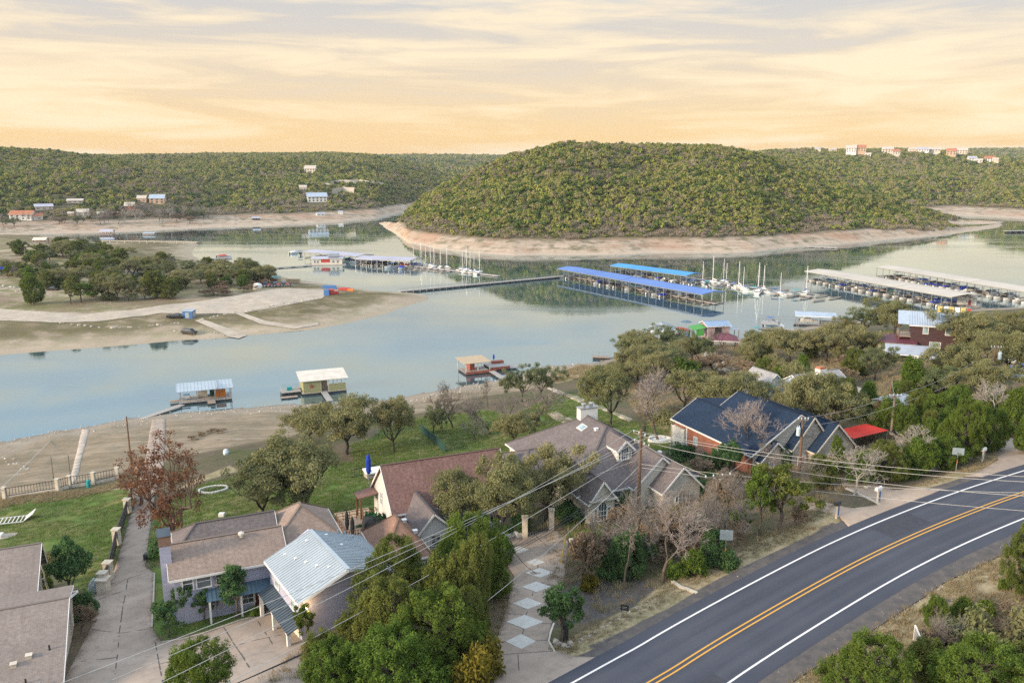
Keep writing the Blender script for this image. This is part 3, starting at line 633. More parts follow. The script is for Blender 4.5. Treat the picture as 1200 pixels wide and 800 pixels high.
# ---------------------------------------------------------------- drives, ramps and paths: draped sheets with their own edges
def drape(name, px, m, lift=.05, step=1.0, parent=None, kind='structure', skirt=.25, zf=None):
    """a triangulated sheet filling a region of the ground, lying just above it, with a thin edge"""
    import bmesh
    W_ = [Vector((*p, 0)) for p in (WP(px) if zf is None else px)]; ring = []
    for i in range(len(W_)):
        a, b_ = W_[i], W_[(i+1) % len(W_)]; n = max(1, int((b_-a).length/step))
        ring += [a.lerp(b_, k/n) for k in range(n)]
    bm = bmesh.new(); vs = [bm.verts.new(p) for p in ring]; f = bm.faces.new(vs); bm.normal_update()
    if f.normal.z < 0: f.normal_flip()
    bmesh.ops.triangulate(bm, faces=[f]); xs = [p.x for p in ring]; ys = [p.y for p in ring]
    for ax, lo, hi in ((0, min(xs), max(xs)), (1, min(ys), max(ys))):
        q = lo+step
        while q < hi:
            co = Vector((q,0,0)) if ax == 0 else Vector((0,q,0)); no = Vector((1,0,0)) if ax == 0 else Vector((0,1,0))
            bmesh.ops.bisect_plane(bm, geom=bm.verts[:]+bm.edges[:]+bm.faces[:], plane_co=co, plane_no=no); q += step
    edge = [e for e in bm.edges if e.is_boundary]; r = bmesh.ops.extrude_edge_only(bm, edges=edge); low = {v for v in r['geom'] if isinstance(v, bmesh.types.BMVert)}
    bm.verts.ensure_lookup_table(); P_ = np.array([v.co[:2] for v in bm.verts]); H_ = near_h(P_[:,0], P_[:,1]); dr, rx = seg_dist(P_[:,0], P_[:,1], ROAD[::3]); rz = road_z(rx); H_ = np.where(dr < 7.2, np.maximum(H_, rz-.033), H_)
    for v, h in zip(bm.verts, H_): v.co.z = max(h, -.6)+lift-(skirt if v in low else 0)
    me = bpy.data.meshes.new(name); bm.to_mesh(me); bm.free(); me.materials.append(m); me.polygons.foreach_set('use_smooth', [True]*len(me.polygons))
    return tag(link(name, me, parent), kind=kind)
# ---------------------------------------------------------------- trees: a few grown once, each with trunk and crown, then copied
def limb_mesh(segs, n=6):
    """segs: (a, b, ra, rb) -> vertices, quads"""
    A = np.array([s[0] for s in segs], float); B = np.array([s[1] for s in segs], float); ra = np.array([s[2] for s in segs]); rb = np.array([s[3] for s in segs])
    D = B-A; D /= np.linalg.norm(D, axis=1)[:,None]+1e-9; ref = np.where(np.abs(D[:,2:3]) > .9, np.array([[1.,0,0]]), np.array([[0,0,1.]]))
    X = np.cross(D, ref); X /= np.linalg.norm(X, axis=1)[:,None]; Y = np.cross(D, X); t = np.arange(n)*2*math.pi/n
    c_ = np.cos(t)[None,:,None]; s_ = np.sin(t)[None,:,None]; ring = X[:,None]*c_+Y[:,None]*s_
    V = np.concatenate([A[:,None]+ring*ra[:,None,None], B[:,None]+ring*rb[:,None,None]], 1).reshape(-1, 3)
    base = (np.arange(len(A))*2*n)[:,None]; i = np.arange(n); j = (i+1) % n
    F_ = np.stack([base+i, base+j, base+n+j, base+n+i], -1).reshape(-1, 4)
    return V, F_
def curve_limb(rng, a, b, r0, r1, n=4, wob=.12):
    a = np.array(a, float); b = np.array(b, float); L_ = np.linalg.norm(b-a); pts = [a]
    for k in range(1, n+1):
        t = k/n; p = a+(b-a)*t
        if k < n: p = p+rng.normal(0, wob*L_/n*1.2, 3)+np.array([0,0,math.sin(t*math.pi)*L_*.06])
        pts.append(p)
    return [(pts[k], pts[k+1], r0+(r1-r0)*k/n, r0+(r1-r0)*(k+1)/n) for k in range(n)], pts
def leaves(rng, centers, radii, per, size, aspect=.55, flat=.75, up=.0, outward=.6, middle=None):
    """small leaf-cluster faces spread through clumps; each face leans outwards from the middle of its clump"""
    n = len(centers); C_ = np.repeat(centers, per, 0); R_ = np.repeat(radii, per); m = n*per
    d = rng.normal(size=(m,3)); d /= np.linalg.norm(d, axis=1)[:,None]; rr = rng.random(m)**.45
    P_ = C_+d*np.array([1,1,flat])*(R_*rr)[:,None]
    nv = d*outward+rng.normal(size=(m,3))*(1-outward*.6)+np.array([0,0,up]); nv /= np.linalg.norm(nv, axis=1)[:,None]
    a = np.cross(nv, rng.normal(size=(m,3))); a /= np.linalg.norm(a, axis=1)[:,None]+1e-9; b = np.cross(nv, a)
    s = size*(.6+.8*rng.random(m)); a = a*s[:,None]; b = b*(s*aspect)[:,None]
    V = np.stack([P_-a, P_-b*.9+a*.1, P_+a, P_+b*.9+a*.1], 1).reshape(-1, 3); F_ = np.arange(m*4).reshape(m, 4)
    tc_ = np.repeat(rng.random(n), per)*.65+rng.random(m)*.35
    return V, F_, np.repeat(tc_, 4)
def make_tree_mesh(name, trunk_segs, cl, leafmat, bark, sides=6, tips=None):
    V, F_ = limb_mesh(trunk_segs, sides); t_me = fast_mesh(name+'_trunk', V, F_, M_[bark], smooth=True, attrs={'tint': np.full(len(V), .3)}); c_me = None
    if cl is not None: c_me = fast_mesh(name+'_crown', cl[0], cl[1], M_[leafmat], attrs={'tint': cl[2]})
    return t_me, c_me
def grow_oak(seed, nc=125, per=170, size=.12, w=10., h=8., leaf='oak', bark='bark_dark', multi=3, cr=(.65,1.15), low=-.25, trunk=.22, lean=0.):
    rng = np.random.default_rng(seed); zc = h*.58; cs = []
    lob = [(rng.normal(0, 1, 3)*np.array([.34*w/2,.34*w/2,.22*h*.42]), .62+.3*rng.random()) for _ in range(7)]
    while len(cs) < nc:
        c0, s0 = lob[rng.integers(len(lob))]; d = rng.normal(size=3); d /= np.linalg.norm(d)
        if d[2] < low-.2*rng.random(): continue
        r = (.55+.45*rng.random()**.5)*s0; cs.append(c0+d*r*np.array([w/2*.82, w/2*.82, h*.40]))
    cs = np.array(cs)+np.array([lean*h*.25, 0, zc]); cs[:,2] = np.maximum(cs[:,2], h*.22)
    segs = []; fork = np.array([lean*h*.12, 0, h*trunk]); s, _ = curve_limb(rng, (0,0,-.4), fork, .05*h*.62, .042*h*.62, 3, .08); segs += s
    mains = []
    for k in range(multi+3):
        a = 2*math.pi*(k+rng.random()*.6)/(multi+3); rad = w*.27*(.7+.5*rng.random()); e = fork+np.array([math.cos(a)*rad+lean*h*.15, math.sin(a)*rad, h*(.24+.18*rng.random())])
        s, pts = curve_limb(rng, fork, e, .026*h*.6, .012*h*.6, 5, .25); segs += s; mains += pts[2:]
    mains = np.array(mains)
    for c_ in cs[::2]:
        m0 = mains[np.argmin(np.linalg.norm(mains-c_, axis=1))]; s, _ = curve_limb(rng, m0, c_, .006*h, .0022*h, 2, .2); segs += s
    return make_tree_mesh('oak', segs, leaves(rng, cs, cr[0]+(cr[1]-cr[0])*rng.random(nc), per, size, .6, .7, .15), leaf, bark)
def grow_juniper(seed, nc=165, per=120, w=5.5, h=6.5, leaf='juniper', bark='bark', size=.125, shape='ovoid', cr=(.35,.62), bare=.12):
    rng = np.random.default_rng(seed); cs = []
    lob = [(2*math.pi*rng.random(), .45+.4*rng.random(), .15+.75*rng.random()) for _ in range(9)]
    while len(cs) < nc:
        z = bare+(1-bare)*rng.random(); a = 2*math.pi*rng.random()
        prof = {'ovoid': math.sin(min(1, (z-bare+.08)/(1-bare+.08))**.8*math.pi*.93)**.6, 'cone': max(.1, 1-z)**.65*min(1, (z-bare)/.12+.35), 'mound': math.sqrt(max(.02, 1-(z)**2.2))}[shape]
        bump = 1+sum(.24*math.cos(a-la)*math.exp(-((z-lz)/.2)**2) for la, _, lz in lob); r = (.45+.55*rng.random()**.4)*prof*bump
        cs.append((math.cos(a)*r*w/2*.84, math.sin(a)*r*w/2*.84, z*h*(.9+.1*rng.random())))
    cs = np.array(cs); segs, pts = curve_limb(rng, (0,0,-.4), (rng.normal()*.2, rng.normal()*.2, h*.8), .028*h, .008*h, 6, .1)
    pts = np.array(pts)
    for c_ in cs[::3]:
        m0 = pts[np.argmin(np.abs(pts[:,2]-c_[2]*.75))]; segs.append((m0, c_, .007*h, .002*h))
    rad = cr[0]+(cr[1]-cr[0])*rng.random(nc); V, F_, T_ = leaves(rng, cs, rad, per, size, .42, 1.25, .35, .55)
    return make_tree_mesh('juniper', segs, (V, F_, T_), leaf, bark, 5)
def grow_bare(seed, h=8., w=7., twig='twig', bark='bark', depth=6, r0=.16, up=.35, kids=(2,3), split=.25, thick=.013, droop=0., gnarl=.18):
    """trunk = trunk and boughs, crown = the fine branches"""
    rng = np.random.default_rng(seed); heavy, fine = [], []
    def rec(p, d, L_, r, lv):
        n = 3 if lv < 3 else 2; q = p; dd = d.copy()
        for k in range(n):
            dd = dd+rng.normal(0, gnarl, 3)+np.array([0,0,up*.12-droop*.1*lv]); dd /= np.linalg.norm(dd); e = q+dd*L_/n; ra = max(r*(1-.22*k/n), thick); rb = max(r*(1-.22*(k+1)/n), thick)
            (heavy if lv < 3 else fine).append((q, e, ra, rb)); q = e
            if lv >= 2 and k < n-1 and rng.random() < .8 and lv < depth:
                sd = dd+rng.normal(0, .65, 3); sd /= np.linalg.norm(sd); rec(q, sd, L_*.62, rb*.55, lv+1)
        if lv >= depth: return
        for _ in range(rng.integers(kids[0], kids[1]+1)):
            sp = rng.normal(0, .52+.03*lv, 3); sp[2] *= .6; nd_ = dd+sp*np.array([w/h*1.25, w/h*1.25, 1])+np.array([0,0,up*.3]); nd_ /= np.linalg.norm(nd_); rec(q, nd_, L_*(.66+.18*rng.random()), rb*.68, lv+1)
    rec(np.array([0,0,-.3]), np.array([rng.normal()*.1, rng.normal()*.1, 1.]), h*split+.3, r0, 0)
    V, F_ = limb_mesh(heavy, 6); V2, F2 = limb_mesh(fine, 3); top = np.percentile(V2[:,2], 99.5); wid = np.percentile(np.abs(V2[:,:2]), 98)*2; k = np.array([w/wid, w/wid, h/top])
    V[:,2] = np.where(V[:,2] > 0, V[:,2]*k[2], V[:,2]); V2 = V2*k; f_ = min(1, k[0]); V[:,:2] *= k[0]
    return (fast_mesh('bare_trunk', V, F_, M_[bark], smooth=True, attrs={'tint': np.full(len(V), .25)}), fast_mesh('bare_crown', V2, F2, M_[twig], attrs={'tint': np.repeat(rng.random(len(fine)), 6)}))
def grow_bush(seed, w=3., h=2., nc=40, per=110, leaf='juniper', size=.12, bark='bark', up=.2):
    rng = np.random.default_rng(seed); cs = []
    while len(cs) < nc:
        d = rng.normal(size=3); d /= np.linalg.norm(d)
        if d[2] < -.15: continue
        cs.append(d*(.5+.5*rng.random())*np.array([w/2*.85, w/2*.85, h*.8])+np.array([0,0,h*.12]))
    cs = np.array(cs); segs = [((0,0,-.3), c_*.9, .03, .012) for c_ in cs[::3]]
    return make_tree_mesh('bush', segs, leaves(rng, cs, .28*w/2+.2*rng.random(nc), per, size, .5, .8, up), leaf, bark, 4)
KINDS = {}
def kind(key, name, cat, meshes, w, h): KINDS.setdefault(key, []).append((name, cat, meshes, w, h))
for s in (1, 2, 3, 4): kind('oak', 'live_oak', 'tree', grow_oak(100+s, multi=3+s % 2), 10, 8)
for s in (1, 2): kind('oak_dark', 'live_oak', 'tree', grow_oak(110+s, leaf='oak_dark', nc=95, per=150, cr=(.55,1.0)), 9, 8)
kind('oak_lean', 'live_oak', 'tree', grow_oak(121, nc=150, w=11, h=9, lean=1.1, multi=4), 11, 9)
for s in (1, 2, 3): kind('juniper', 'juniper_tree', 'tree', grow_juniper(200+s, shape=('ovoid','cone','ovoid')[s-1]), 5.5, 6.5)
for s in (1, 2): kind('juniper_olive', 'juniper_tree', 'tree', grow_juniper(210+s, leaf='juniper_olive', shape='ovoid'), 5.5, 6.5)
kind('juniper_big', 'juniper_tree', 'tree', grow_juniper(221, nc=360, per=135, w=9, h=9, size=.115, cr=(.34,.62)), 9, 9)
kind('juniper_big', 'juniper_tree', 'tree', grow_juniper(222, nc=360, per=135, w=9, h=9, size=.115, cr=(.34,.62), leaf='juniper_olive'), 9, 9)
kind('evergreen', 'evergreen_tree', 'tree', grow_juniper(231, leaf='evergreen', w=4.5, h=5, nc=110, size=.15), 4.5, 5)
kind('evergreen', 'evergreen_tree', 'tree', grow_oak(232, leaf='evergreen', w=4.5, h=5, nc=60, per=100, size=.13, cr=(.4,.7)), 4.5, 5)
for s in (1, 2): kind('open_juniper', 'juniper_tree', 'tree', grow_oak(240+s, nc=62, per=120, w=6, h=7, leaf=('juniper','juniper_olive')[s-1], bark='bark', multi=2, cr=(.42,.75), trunk=.34, size=.13), 6, 7)
for s in (1, 2): kind('topiary', 'evergreen_tree', 'tree', grow_oak(250+s, nc=40, per=130, w=4, h=5, leaf='evergreen', bark='bark', multi=2, cr=(.35,.6), trunk=.3, size=.12), 4, 5)
for s in (1, 2, 3): kind('bare', 'bare_tree', 'tree', grow_bare(300+s), 7, 8)
for s in (1, 2): kind('bare_dark', 'bare_tree', 'tree', grow_bare(310+s, twig='twig_dark', bark='bark_dark', w=8, kids=(2,3), depth=6), 8, 8)
for s in (1, 2): kind('bare_pink', 'bare_tree', 'tree', grow_bare(320+s, twig='twig_pink', bark='bark', w=7, up=.5, kids=(2,3), depth=6, thick=.013), 7, 8)
for s in (1, 2): kind('bare_pale', 'bare_tree', 'tree', grow_bare(330+s, twig='twig_pale', bark='bark_pale', w=7, depth=6, thick=.018, gnarl=.2, kids=(2,3)), 7, 8)
kind('dead', 'dead_tree', 'tree', grow_bare(341, twig='twig_pale', bark='bark_pale', w=5, h=6, depth=3, thick=.05, gnarl=.35, split=.35, r0=.2), 5, 6)
kind('cypress', 'bald_cypress', 'tree', grow_oak(401, nc=130, per=60, w=9, h=13, leaf='rust', bark='bark_red', size=.12, cr=(.5,.9), low=-.8, trunk=.16), 9, 13)
for s in (1, 2): kind('bush', 'shrub', 'shrub', grow_bush(500+s), 3, 2)
kind('bush_dark', 'shrub', 'shrub', grow_bush(511, leaf='evergreen'), 3, 2)
kind('bush_grey', 'shrub', 'shrub', grow_bush(521, leaf='oak'), 3, 2)
kind('bush_yellow', 'shrub', 'shrub', grow_bush(531, leaf='yellow_bush', up=.5, h=2.6), 3, 2.6)
kind('bush_palm', 'shrub', 'shrub', grow_bush(541, leaf='palm', size=.3, per=40, nc=30), 3, 2)
for s in (1, 2): kind('brush', 'bare_shrub', 'shrub', grow_bare(550+s, h=2.6, w=3.4, twig='brush', bark='bark', depth=5, r0=.05, split=.12, kids=(3,4), thick=.014), 3.4, 2.6)
kind('brush_fan', 'bare_shrub', 'shrub', grow_bare(561, h=4.5, w=4.5, twig='brush', bark='bark', depth=5, r0=.07, split=.08, kids=(4,4), up=1.1, thick=.02), 4.5, 4.5)
_turn = [0]
def plant(k, loc, w, h, label, group=None, rz=None, var=None, depth=None):
    """one plant: an empty at its foot > trunk, crown (mesh data shared by its kind)"""
    v = KINDS[k]; _turn[0] += 1; name, cat, (tm, cm), w0, h0 = v[(var if var is not None else _turn[0]) % len(v)]
    r = empty(name, loc, rz if rz is not None else (_turn[0]*2.399) % 6.283, label, cat, group); r.scale = (w/w0, (depth or w)/w0, h/h0)
    link('trunk', tm, r)
    if cm: link('crown', cm, r)
    return r
def plant_px(k, bx, by, top, wpx, label, group=None, far=False, var=None, rz=None, depth=None):
    """read off the photograph: foot of the trunk, top of the crown, breadth"""
    p = G(bx, by, far=far); m = mpp(p); h = (by-top)*m/math.cos(math.atan2(CZ-p[2], math.hypot(p[0], p[1])))
    if p.z < .05: p.z = .05
    return plant(k, p, wpx*m, max(h, .5), label, group, rz, var, depth*wpx*m if depth else None)
# ---------------------------------------------------------------- far houses: base point in the photograph, breadth, height, wall, roof
FARH = [((24,258,26,11,'white','terracotta','white villa with red tiled roof under the left hill')), (42,258,16,8,'offwhite','terracotta','low cream house attached beside the white villa'),
 (52,246,20,7,'cream_lit','roof_lilac','wide pale roofed house above the white villa'), (88,238,18,5,'cream_lit','roof_tan','long tan roofed house high behind bare trees on the left'),
 (83,253,7,5,'sand_far','roof_tan','tiny tan cabin right of the white villa'), (97,254,14,9,'offwhite','roof_tan','pale two storey house above the rosy shore'), (118,254,8,6,'sand_far','roof_tan','small square tan house above the lake arm'),
 (134,252,8,4,'terracotta','terracotta','small rust red cabin among bare trees'), (152,247,12,10,'terracotta','roof_tan','red brown tall house in the trees'), (160,246,6,5,'sand_far','terracotta','small red annex beside the tall red brown house'),
 (166,237,11,8,'sand_far','roof_tan','orange walled small house left of the blue grey roof'), (184,239,18,11,'sand_far','metal_blue','orange walled house with blue grey gable roof on the left hillside'),
 (372,237,24,11,'white','metal_blue','pale house with blue grey roof by the tan bluff'), (363,203,14,9,'offwhite','roof_tan','lone white villa high on the left back hill'), (300,258,9,4,'dark','metal_grey','dark boathouse on the far beach'),
 (376,253,10,4,'white','metal_grey','grey roofed shed at the back of the bay'), (399,251,6,4,'white','metal_grey','tiny white shed beside the far beach path'), (355,222,9,5,'cream_lit','roof_tan','tan house below the white villa'), (340,219,7,4,'cream_lit','roof_tan','small pale house among trees left of the tan house')]
FARH += [(x,181,w,3.2,m,rf,'pale ridge house on the skyline of the left hill') for x, w, m, rf in ((196,8,'offwhite','roof_lilac'),(204,6,'cream_lit','roof_tan'),(230,7,'offwhite','roof_lilac'),(268,8,'sand_far','terracotta'),(276,7,'cream_lit','roof_tan'),(283,7,'offwhite','roof_tan'),(298,6,'sand_far','roof_tan'),(316,6,'cream_lit','roof_lilac'),(334,9,'offwhite','roof_lilac'),(348,9,'white','roof_lilac'),(358,6,'cream_lit','roof_tan'))]
FARH += [(997,182,12,9,'white','roof_tan','large white ridge villa, left end of the right ridge town'),(1008,181,13,8,'sand_far','terracotta','orange glowing ridge villa next to the large white one'),(1017,184,7,5,'white','roof_tan','small white house just below the orange villa'),
 (1040,182,13,7,'cream_lit','roof_tan','cream ridge house in the middle of the right ridge town'),(1050,184,9,6,'offwhite','terracotta','cream house with red roof beside the mid ridge house'),(1070,180,10,4,'cream_lit','roof_tan','low ridge house left of the long white row'),(1082,181,12,5,'white','roof_lilac','long white row house on the right ridge'),(1095,181,13,5,'offwhite','roof_tan','long cream row house on the right ridge'),
 (1114,185,11,8,'sand_far','terracotta','tall tan house at the right part of the ridge'),(1127,183,12,7,'cream_lit','roof_tan','block of flats on the right ridge'),(1140,189,10,6,'white','roof_lilac','white house stepping down the slope'),(1147,191,8,5,'offwhite','roof_tan','lower white house on the slope'),(1160,190,12,7,'white','terracotta','white house with red roof, last to the right'),(1166,192,7,4,'cream_lit','roof_tan','low cream house under the last ridge house'),(976,180,9,3.5,'cream_lit','roof_tan','small ridge house left of the villas'),(958,179,7,3,'offwhite','roof_lilac','tiny pale house at the left of the right ridge')]
FARP = [G(h[0], h[1]) for h in FARH]
for p_, h_ in zip(FARP, FARH):
    if 'ridge' in h_[6]: p_.z += 4.5
# ---------------------------------------------------------------- hillside woods: uncountable, one object per hill, scattered with geometry nodes
def far_crown(seed, mat, kind_):
    rng = np.random.default_rng(seed); n = 9; cs = rng.normal(size=(n,3)); cs /= np.linalg.norm(cs, axis=1)[:,None]; cs[:,2] = np.abs(cs[:,2])*.8
    cs = cs*np.array([.30,.30,.36])*(.7+.5*rng.random(n))[:,None]+np.array([0,0,.42]); V, F_, T_ = leaves(rng, cs, .17+.10*rng.random(n), 22, .095, .85, .9, .25, .85)
    if kind_ == 'bare': V, F_, T_ = leaves(rng, cs, .22+.1*rng.random(n), 16, .085, .3, 1.1, .2, .3)
    o = bpy.data.objects.new('wood_piece', fast_mesh('wood_piece', V, F_, mat, attrs={'tint': T_})); return o
def collection_of(name, objs):
    c = bpy.data.collections.new(name)
    for o in objs: c.objects.link(o)
    return c
WOOD = collection_of('wood_pieces', [far_crown(900+i, M_[('far_green','far_green','far_dark','far_green','far_light','far_dark')[i]], 'g') for i in range(6)]+[far_crown(930+i, M_['far_grey'], 'bare') for i in range(2)])
def scatter(name, pts, scl, idx, coll, flat=None):
    n = len(pts); me = bpy.data.meshes.new(name); me.vertices.add(n); me.vertices.foreach_set('co', np.asarray(pts, np.float32).ravel())
    for an, ty, da in (('scl','FLOAT_VECTOR',scl), ('rot','FLOAT',RNG.random(n)*6.28), ('pick','INT',idx)):
        a = me.attributes.new(an, ty, 'POINT'); a.data.foreach_set('vector' if ty == 'FLOAT_VECTOR' else 'value', np.asarray(da, np.int32 if ty == 'INT' else np.float32).ravel())
    me.update(); o = link(name, me); g = bpy.data.node_groups.new(name, 'GeometryNodeTree')
    g.interface.new_socket('Geometry', in_out='INPUT', socket_type='NodeSocketGeometry'); g.interface.new_socket('Geometry', in_out='OUTPUT', socket_type='NodeSocketGeometry')
    a = g.nodes.new; gi, go, mp_, io, ci = a('NodeGroupInput'), a('NodeGroupOutput'), a('GeometryNodeMeshToPoints'), a('GeometryNodeInstanceOnPoints'), a('GeometryNodeCollectionInfo')
    ci.inputs['Collection'].default_value = coll; ci.inputs['Separate Children'].default_value = True; ci.inputs['Reset Children'].default_value = True; io.inputs['Pick Instance'].default_value = True
    def attr(nm, ty): x = a('GeometryNodeInputNamedAttribute'); x.data_type = ty; x.inputs['Name'].default_value = nm; return x.outputs['Attribute']
    k = g.links.new; cx = a('ShaderNodeCombineXYZ'); k(attr('rot','FLOAT'), cx.inputs[2])
    k(gi.outputs[0], mp_.inputs[0]); k(mp_.outputs[0], io.inputs['Points']); k(ci.outputs[0], io.inputs['Instance']); k(attr('scl','FLOAT_VECTOR'), io.inputs['Scale']); k(attr('pick','INT'), io.inputs['Instance Index'])
    k(cx.outputs[0], io.inputs['Rotation']); k(io.outputs[0], go.inputs[0])
    md = o.modifiers.new('scatter', 'NODES'); md.node_group = g
    return tag(o, kind='stuff')
def wood(hk, u0, u1, ya, yb, n, size, thin=(.35,.2), top=8.2, seed=1):
    H_ = HILLS[hk]; rng = np.random.default_rng(seed); y = np.sqrt(ya**2+(yb**2-ya**2)*rng.random(n)); u = u0+(u1-u0)*rng.random(n); x = u*y
    z = H_.h(x, y); other = np.max([HILLS[k].h(x, y) for k in HILLS if k != hk], axis=0)
    gap = fbm(x*.018, y*.018, seed, 3); tp = np.where(u > .40, np.maximum(top-(u-.40)*42, 3.4), top) if hk == 'center' else top; keep = (z > tp-1.7+2.5*fbm(x*.05, y*.05, seed+2, 3)) & (z > other-1) & (rng.random(n) > np.clip((.36-gap)*4, 0, .55))
    y1 = np.interp(u, H_.cu, H_.cy); keep &= y < y1+60
    for p_, h_ in zip(FARP, FARH):      # gardens and lanes in front of the houses stay open
        w_ = h_[2]*mpp(p_); dx = x-p_.x; dy = y-p_.y; keep &= ~((np.abs(dx) < w_*.62) & (dy > -w_*1.8) & (dy < w_*.9))
    x, y, z, u = x[keep], y[keep], z[keep], u[keep]; m = len(x); s = size*(.5+.8*rng.random(m)**1.3); low = np.clip((z-top)/9, 0, 1) if hk != 'center' else np.clip((z-np.where(u > .40, 3.4, top))/9, 0, 1)
    grey = fbm(x*.012, y*.012, seed+9, 3); idx = rng.integers(0, 6, m); b = rng.random(m) < np.clip(.09+.6*(1-low)+(grey-.5)*1.2, .05, .8); idx[b] = 6+rng.integers(0, 2, b.sum())
    sc = np.stack([s*1.05, s*1.05, s*(.8+.4*rng.random(m))*np.where(low < .5, .75, 1)], 1)
    return scatter('forest', np.stack([x, y, z-.25*s], 1), sc, idx, WOOD)
wood('center', -.20, .66, 490, 960, 46000, 5.3, seed=3)
wood('left', -1.0, -.2, 540, 1300, 50000, 6.0, seed=4)
wood('left_back', -.6, .1, 600, 1830, 60000, 6.8, seed=5)
wood('right_back', .2, .95, 850, 1900, 54000, 7.2, seed=6)
wood('right', .48, .95, 800, 1330, 24000, 6.8, seed=7)
wood('far', -.35, .35, 1560, 3400, 34000, 13, seed=8)
wood('far_right', .4, .95, 1900, 3700, 26000, 14, seed=9)
# ---------------------------------------------------------------- building helpers; a building is an empty with walls, roofs, windows, doors as parts
A24 = math.radians(24)
def uvq(pts, e):
    """metres along the eave direction e, and up the slope"""
    e = Vector(e).normalized(); P_ = [Vector(p) for p in pts]; n = (P_[1]-P_[0]).cross(P_[2]-P_[0]).normalized(); s = n.cross(e)
    return [((p-P_[0]).dot(e), (p-P_[0]).dot(s)) for p in P_]
def roof_slabs(root, polys, mat, th=.14, name='roof'):
    mb = MB()
    for pts, e in polys: mb.slab(pts, th, uvq(pts, e))
    return mb.build(name, M_[mat], root)
def fascia(root, edges, mat='white', w=.05, h=.2, drop=.1):
    mb = MB()
    for a, b in edges:
        a = Vector(a)-Vector((0,0,drop)); b = Vector(b)-Vector((0,0,drop)); mb.beam(a, b, w, h)
    return mb.build('fascia', M_[mat], root)
def window(root, x, y, z, w, h, face='-y', arch=False, frame='white', glass='glass', bars=(1,1), fw=.09, shutters=None):
    """a window standing on a wall face; z is the sill height; frame > pane"""
    def P(u, v, d):
        return {'-y': (x+u, y-d, z+v), '+y': (x-u, y+d, z+v), '+x': (x+d, y+u, z+v), '-x': (x-d, y-u, z+v)}[face]
    def bx(mb, u0, v0, u1, v1, d0, d1): mb.hexa([P(u0,v0,d0),P(u1,v0,d0),P(u1,v0,d1),P(u0,v0,d1),P(u0,v1,d0),P(u1,v1,d0),P(u1,v1,d1),P(u0,v1,d1)])
    f = MB(); hw = w/2; hs_ = h-hw if arch else h
    bx(f, -hw-fw, 0, -hw, hs_, -.02, .07); bx(f, hw, 0, hw+fw, hs_, -.02, .07); bx(f, -hw-fw-.03, -fw, hw+fw+.03, 0, -.02, .11)
    if arch:
        N_ = 9
        for i in range(N_):
            t0, t1 = math.pi*i/N_, math.pi*(i+1)/N_; q = []
            for d in (-.02, .07):
                for r, t in ((hw,t0),(hw,t1),(hw+fw,t1),(hw+fw,t0)): q.append(P(r*math.cos(t), hs_+r*math.sin(t), d))
            f.hexa(q)
    else: bx(f, -hw-fw, h, hw+fw, h+fw, -.02, .07)
    nx, nz = bars
    for i in range(1, nx+1): u = -hw+w*i/(nx+1); bx(f, u-.025, 0, u+.025, h-.02 if not arch else hs_+math.sqrt(max(0, hw*hw-u*u)), .012, .04)
    for i in range(1, nz+1): v = hs_*i/(nz+1); bx(f, -hw, v-.03, hw, v+.03, .014, .042)
    fo = f.build('window', M_[frame], root); g = MB()
    if arch: g.poly([P(-hw,0,.006), P(hw,0,.006)]+[P(hw*math.cos(math.pi*i/10), hs_+hw*math.sin(math.pi*i/10), .006) for i in range(11)])
    else: bx(g, -hw, 0, hw, h, -.015, .008)
    g.build('pane', M_[glass], fo)
    if shutters:
        for sx in (-1, 1):
            s = MB(); bx(s, sx*(hw+fw+.22)-.19, -.02, sx*(hw+fw+.22)+.19, h+.02, 0, .05); s.build('shutter', M_[shutters], root)
    return fo
def door(root, x, y, z, w, h, face='-y', mat='door', frame='white'):
    def P(u, v, d): return {'-y': (x+u, y-d, z+v), '+y': (x-u, y+d, z+v), '+x': (x+d, y+u, z+v), '-x': (x-d, y-u, z+v)}[face]
    def bx(mb, u0, v0, u1, v1, d0, d1): mb.hexa([P(u0,v0,d0),P(u1,v0,d0),P(u1,v0,d1),P(u0,v0,d1),P(u0,v1,d0),P(u1,v1,d0),P(u1,v1,d1),P(u0,v1,d1)])
    d = MB(); bx(d, -w/2, 0, w/2, h, -.02, .03)
    for u0, u1, v0, v1 in ((-.4,-.06,.12,.42),(.06,.4,.12,.42),(-.4,-.06,.5,.92),(.06,.4,.5,.92)): bx(d, u0*w, v0*h, u1*w, v1*h, .03, .05)
    o = d.build('door', M_[mat], root); f = MB(); bx(f, -w/2-.1, 0, -w/2, h, -.02, .06); bx(f, w/2, 0, w/2+.1, h, -.02, .06); bx(f, -w/2-.1, h, w/2+.1, h+.1, -.02, .06); f.build('frame', M_[frame], o)
    k = MB(); bx(k, w*.34, h*.45, w*.40, h*.51, .05, .10); k.build('handle', M_['steel'], o); return o
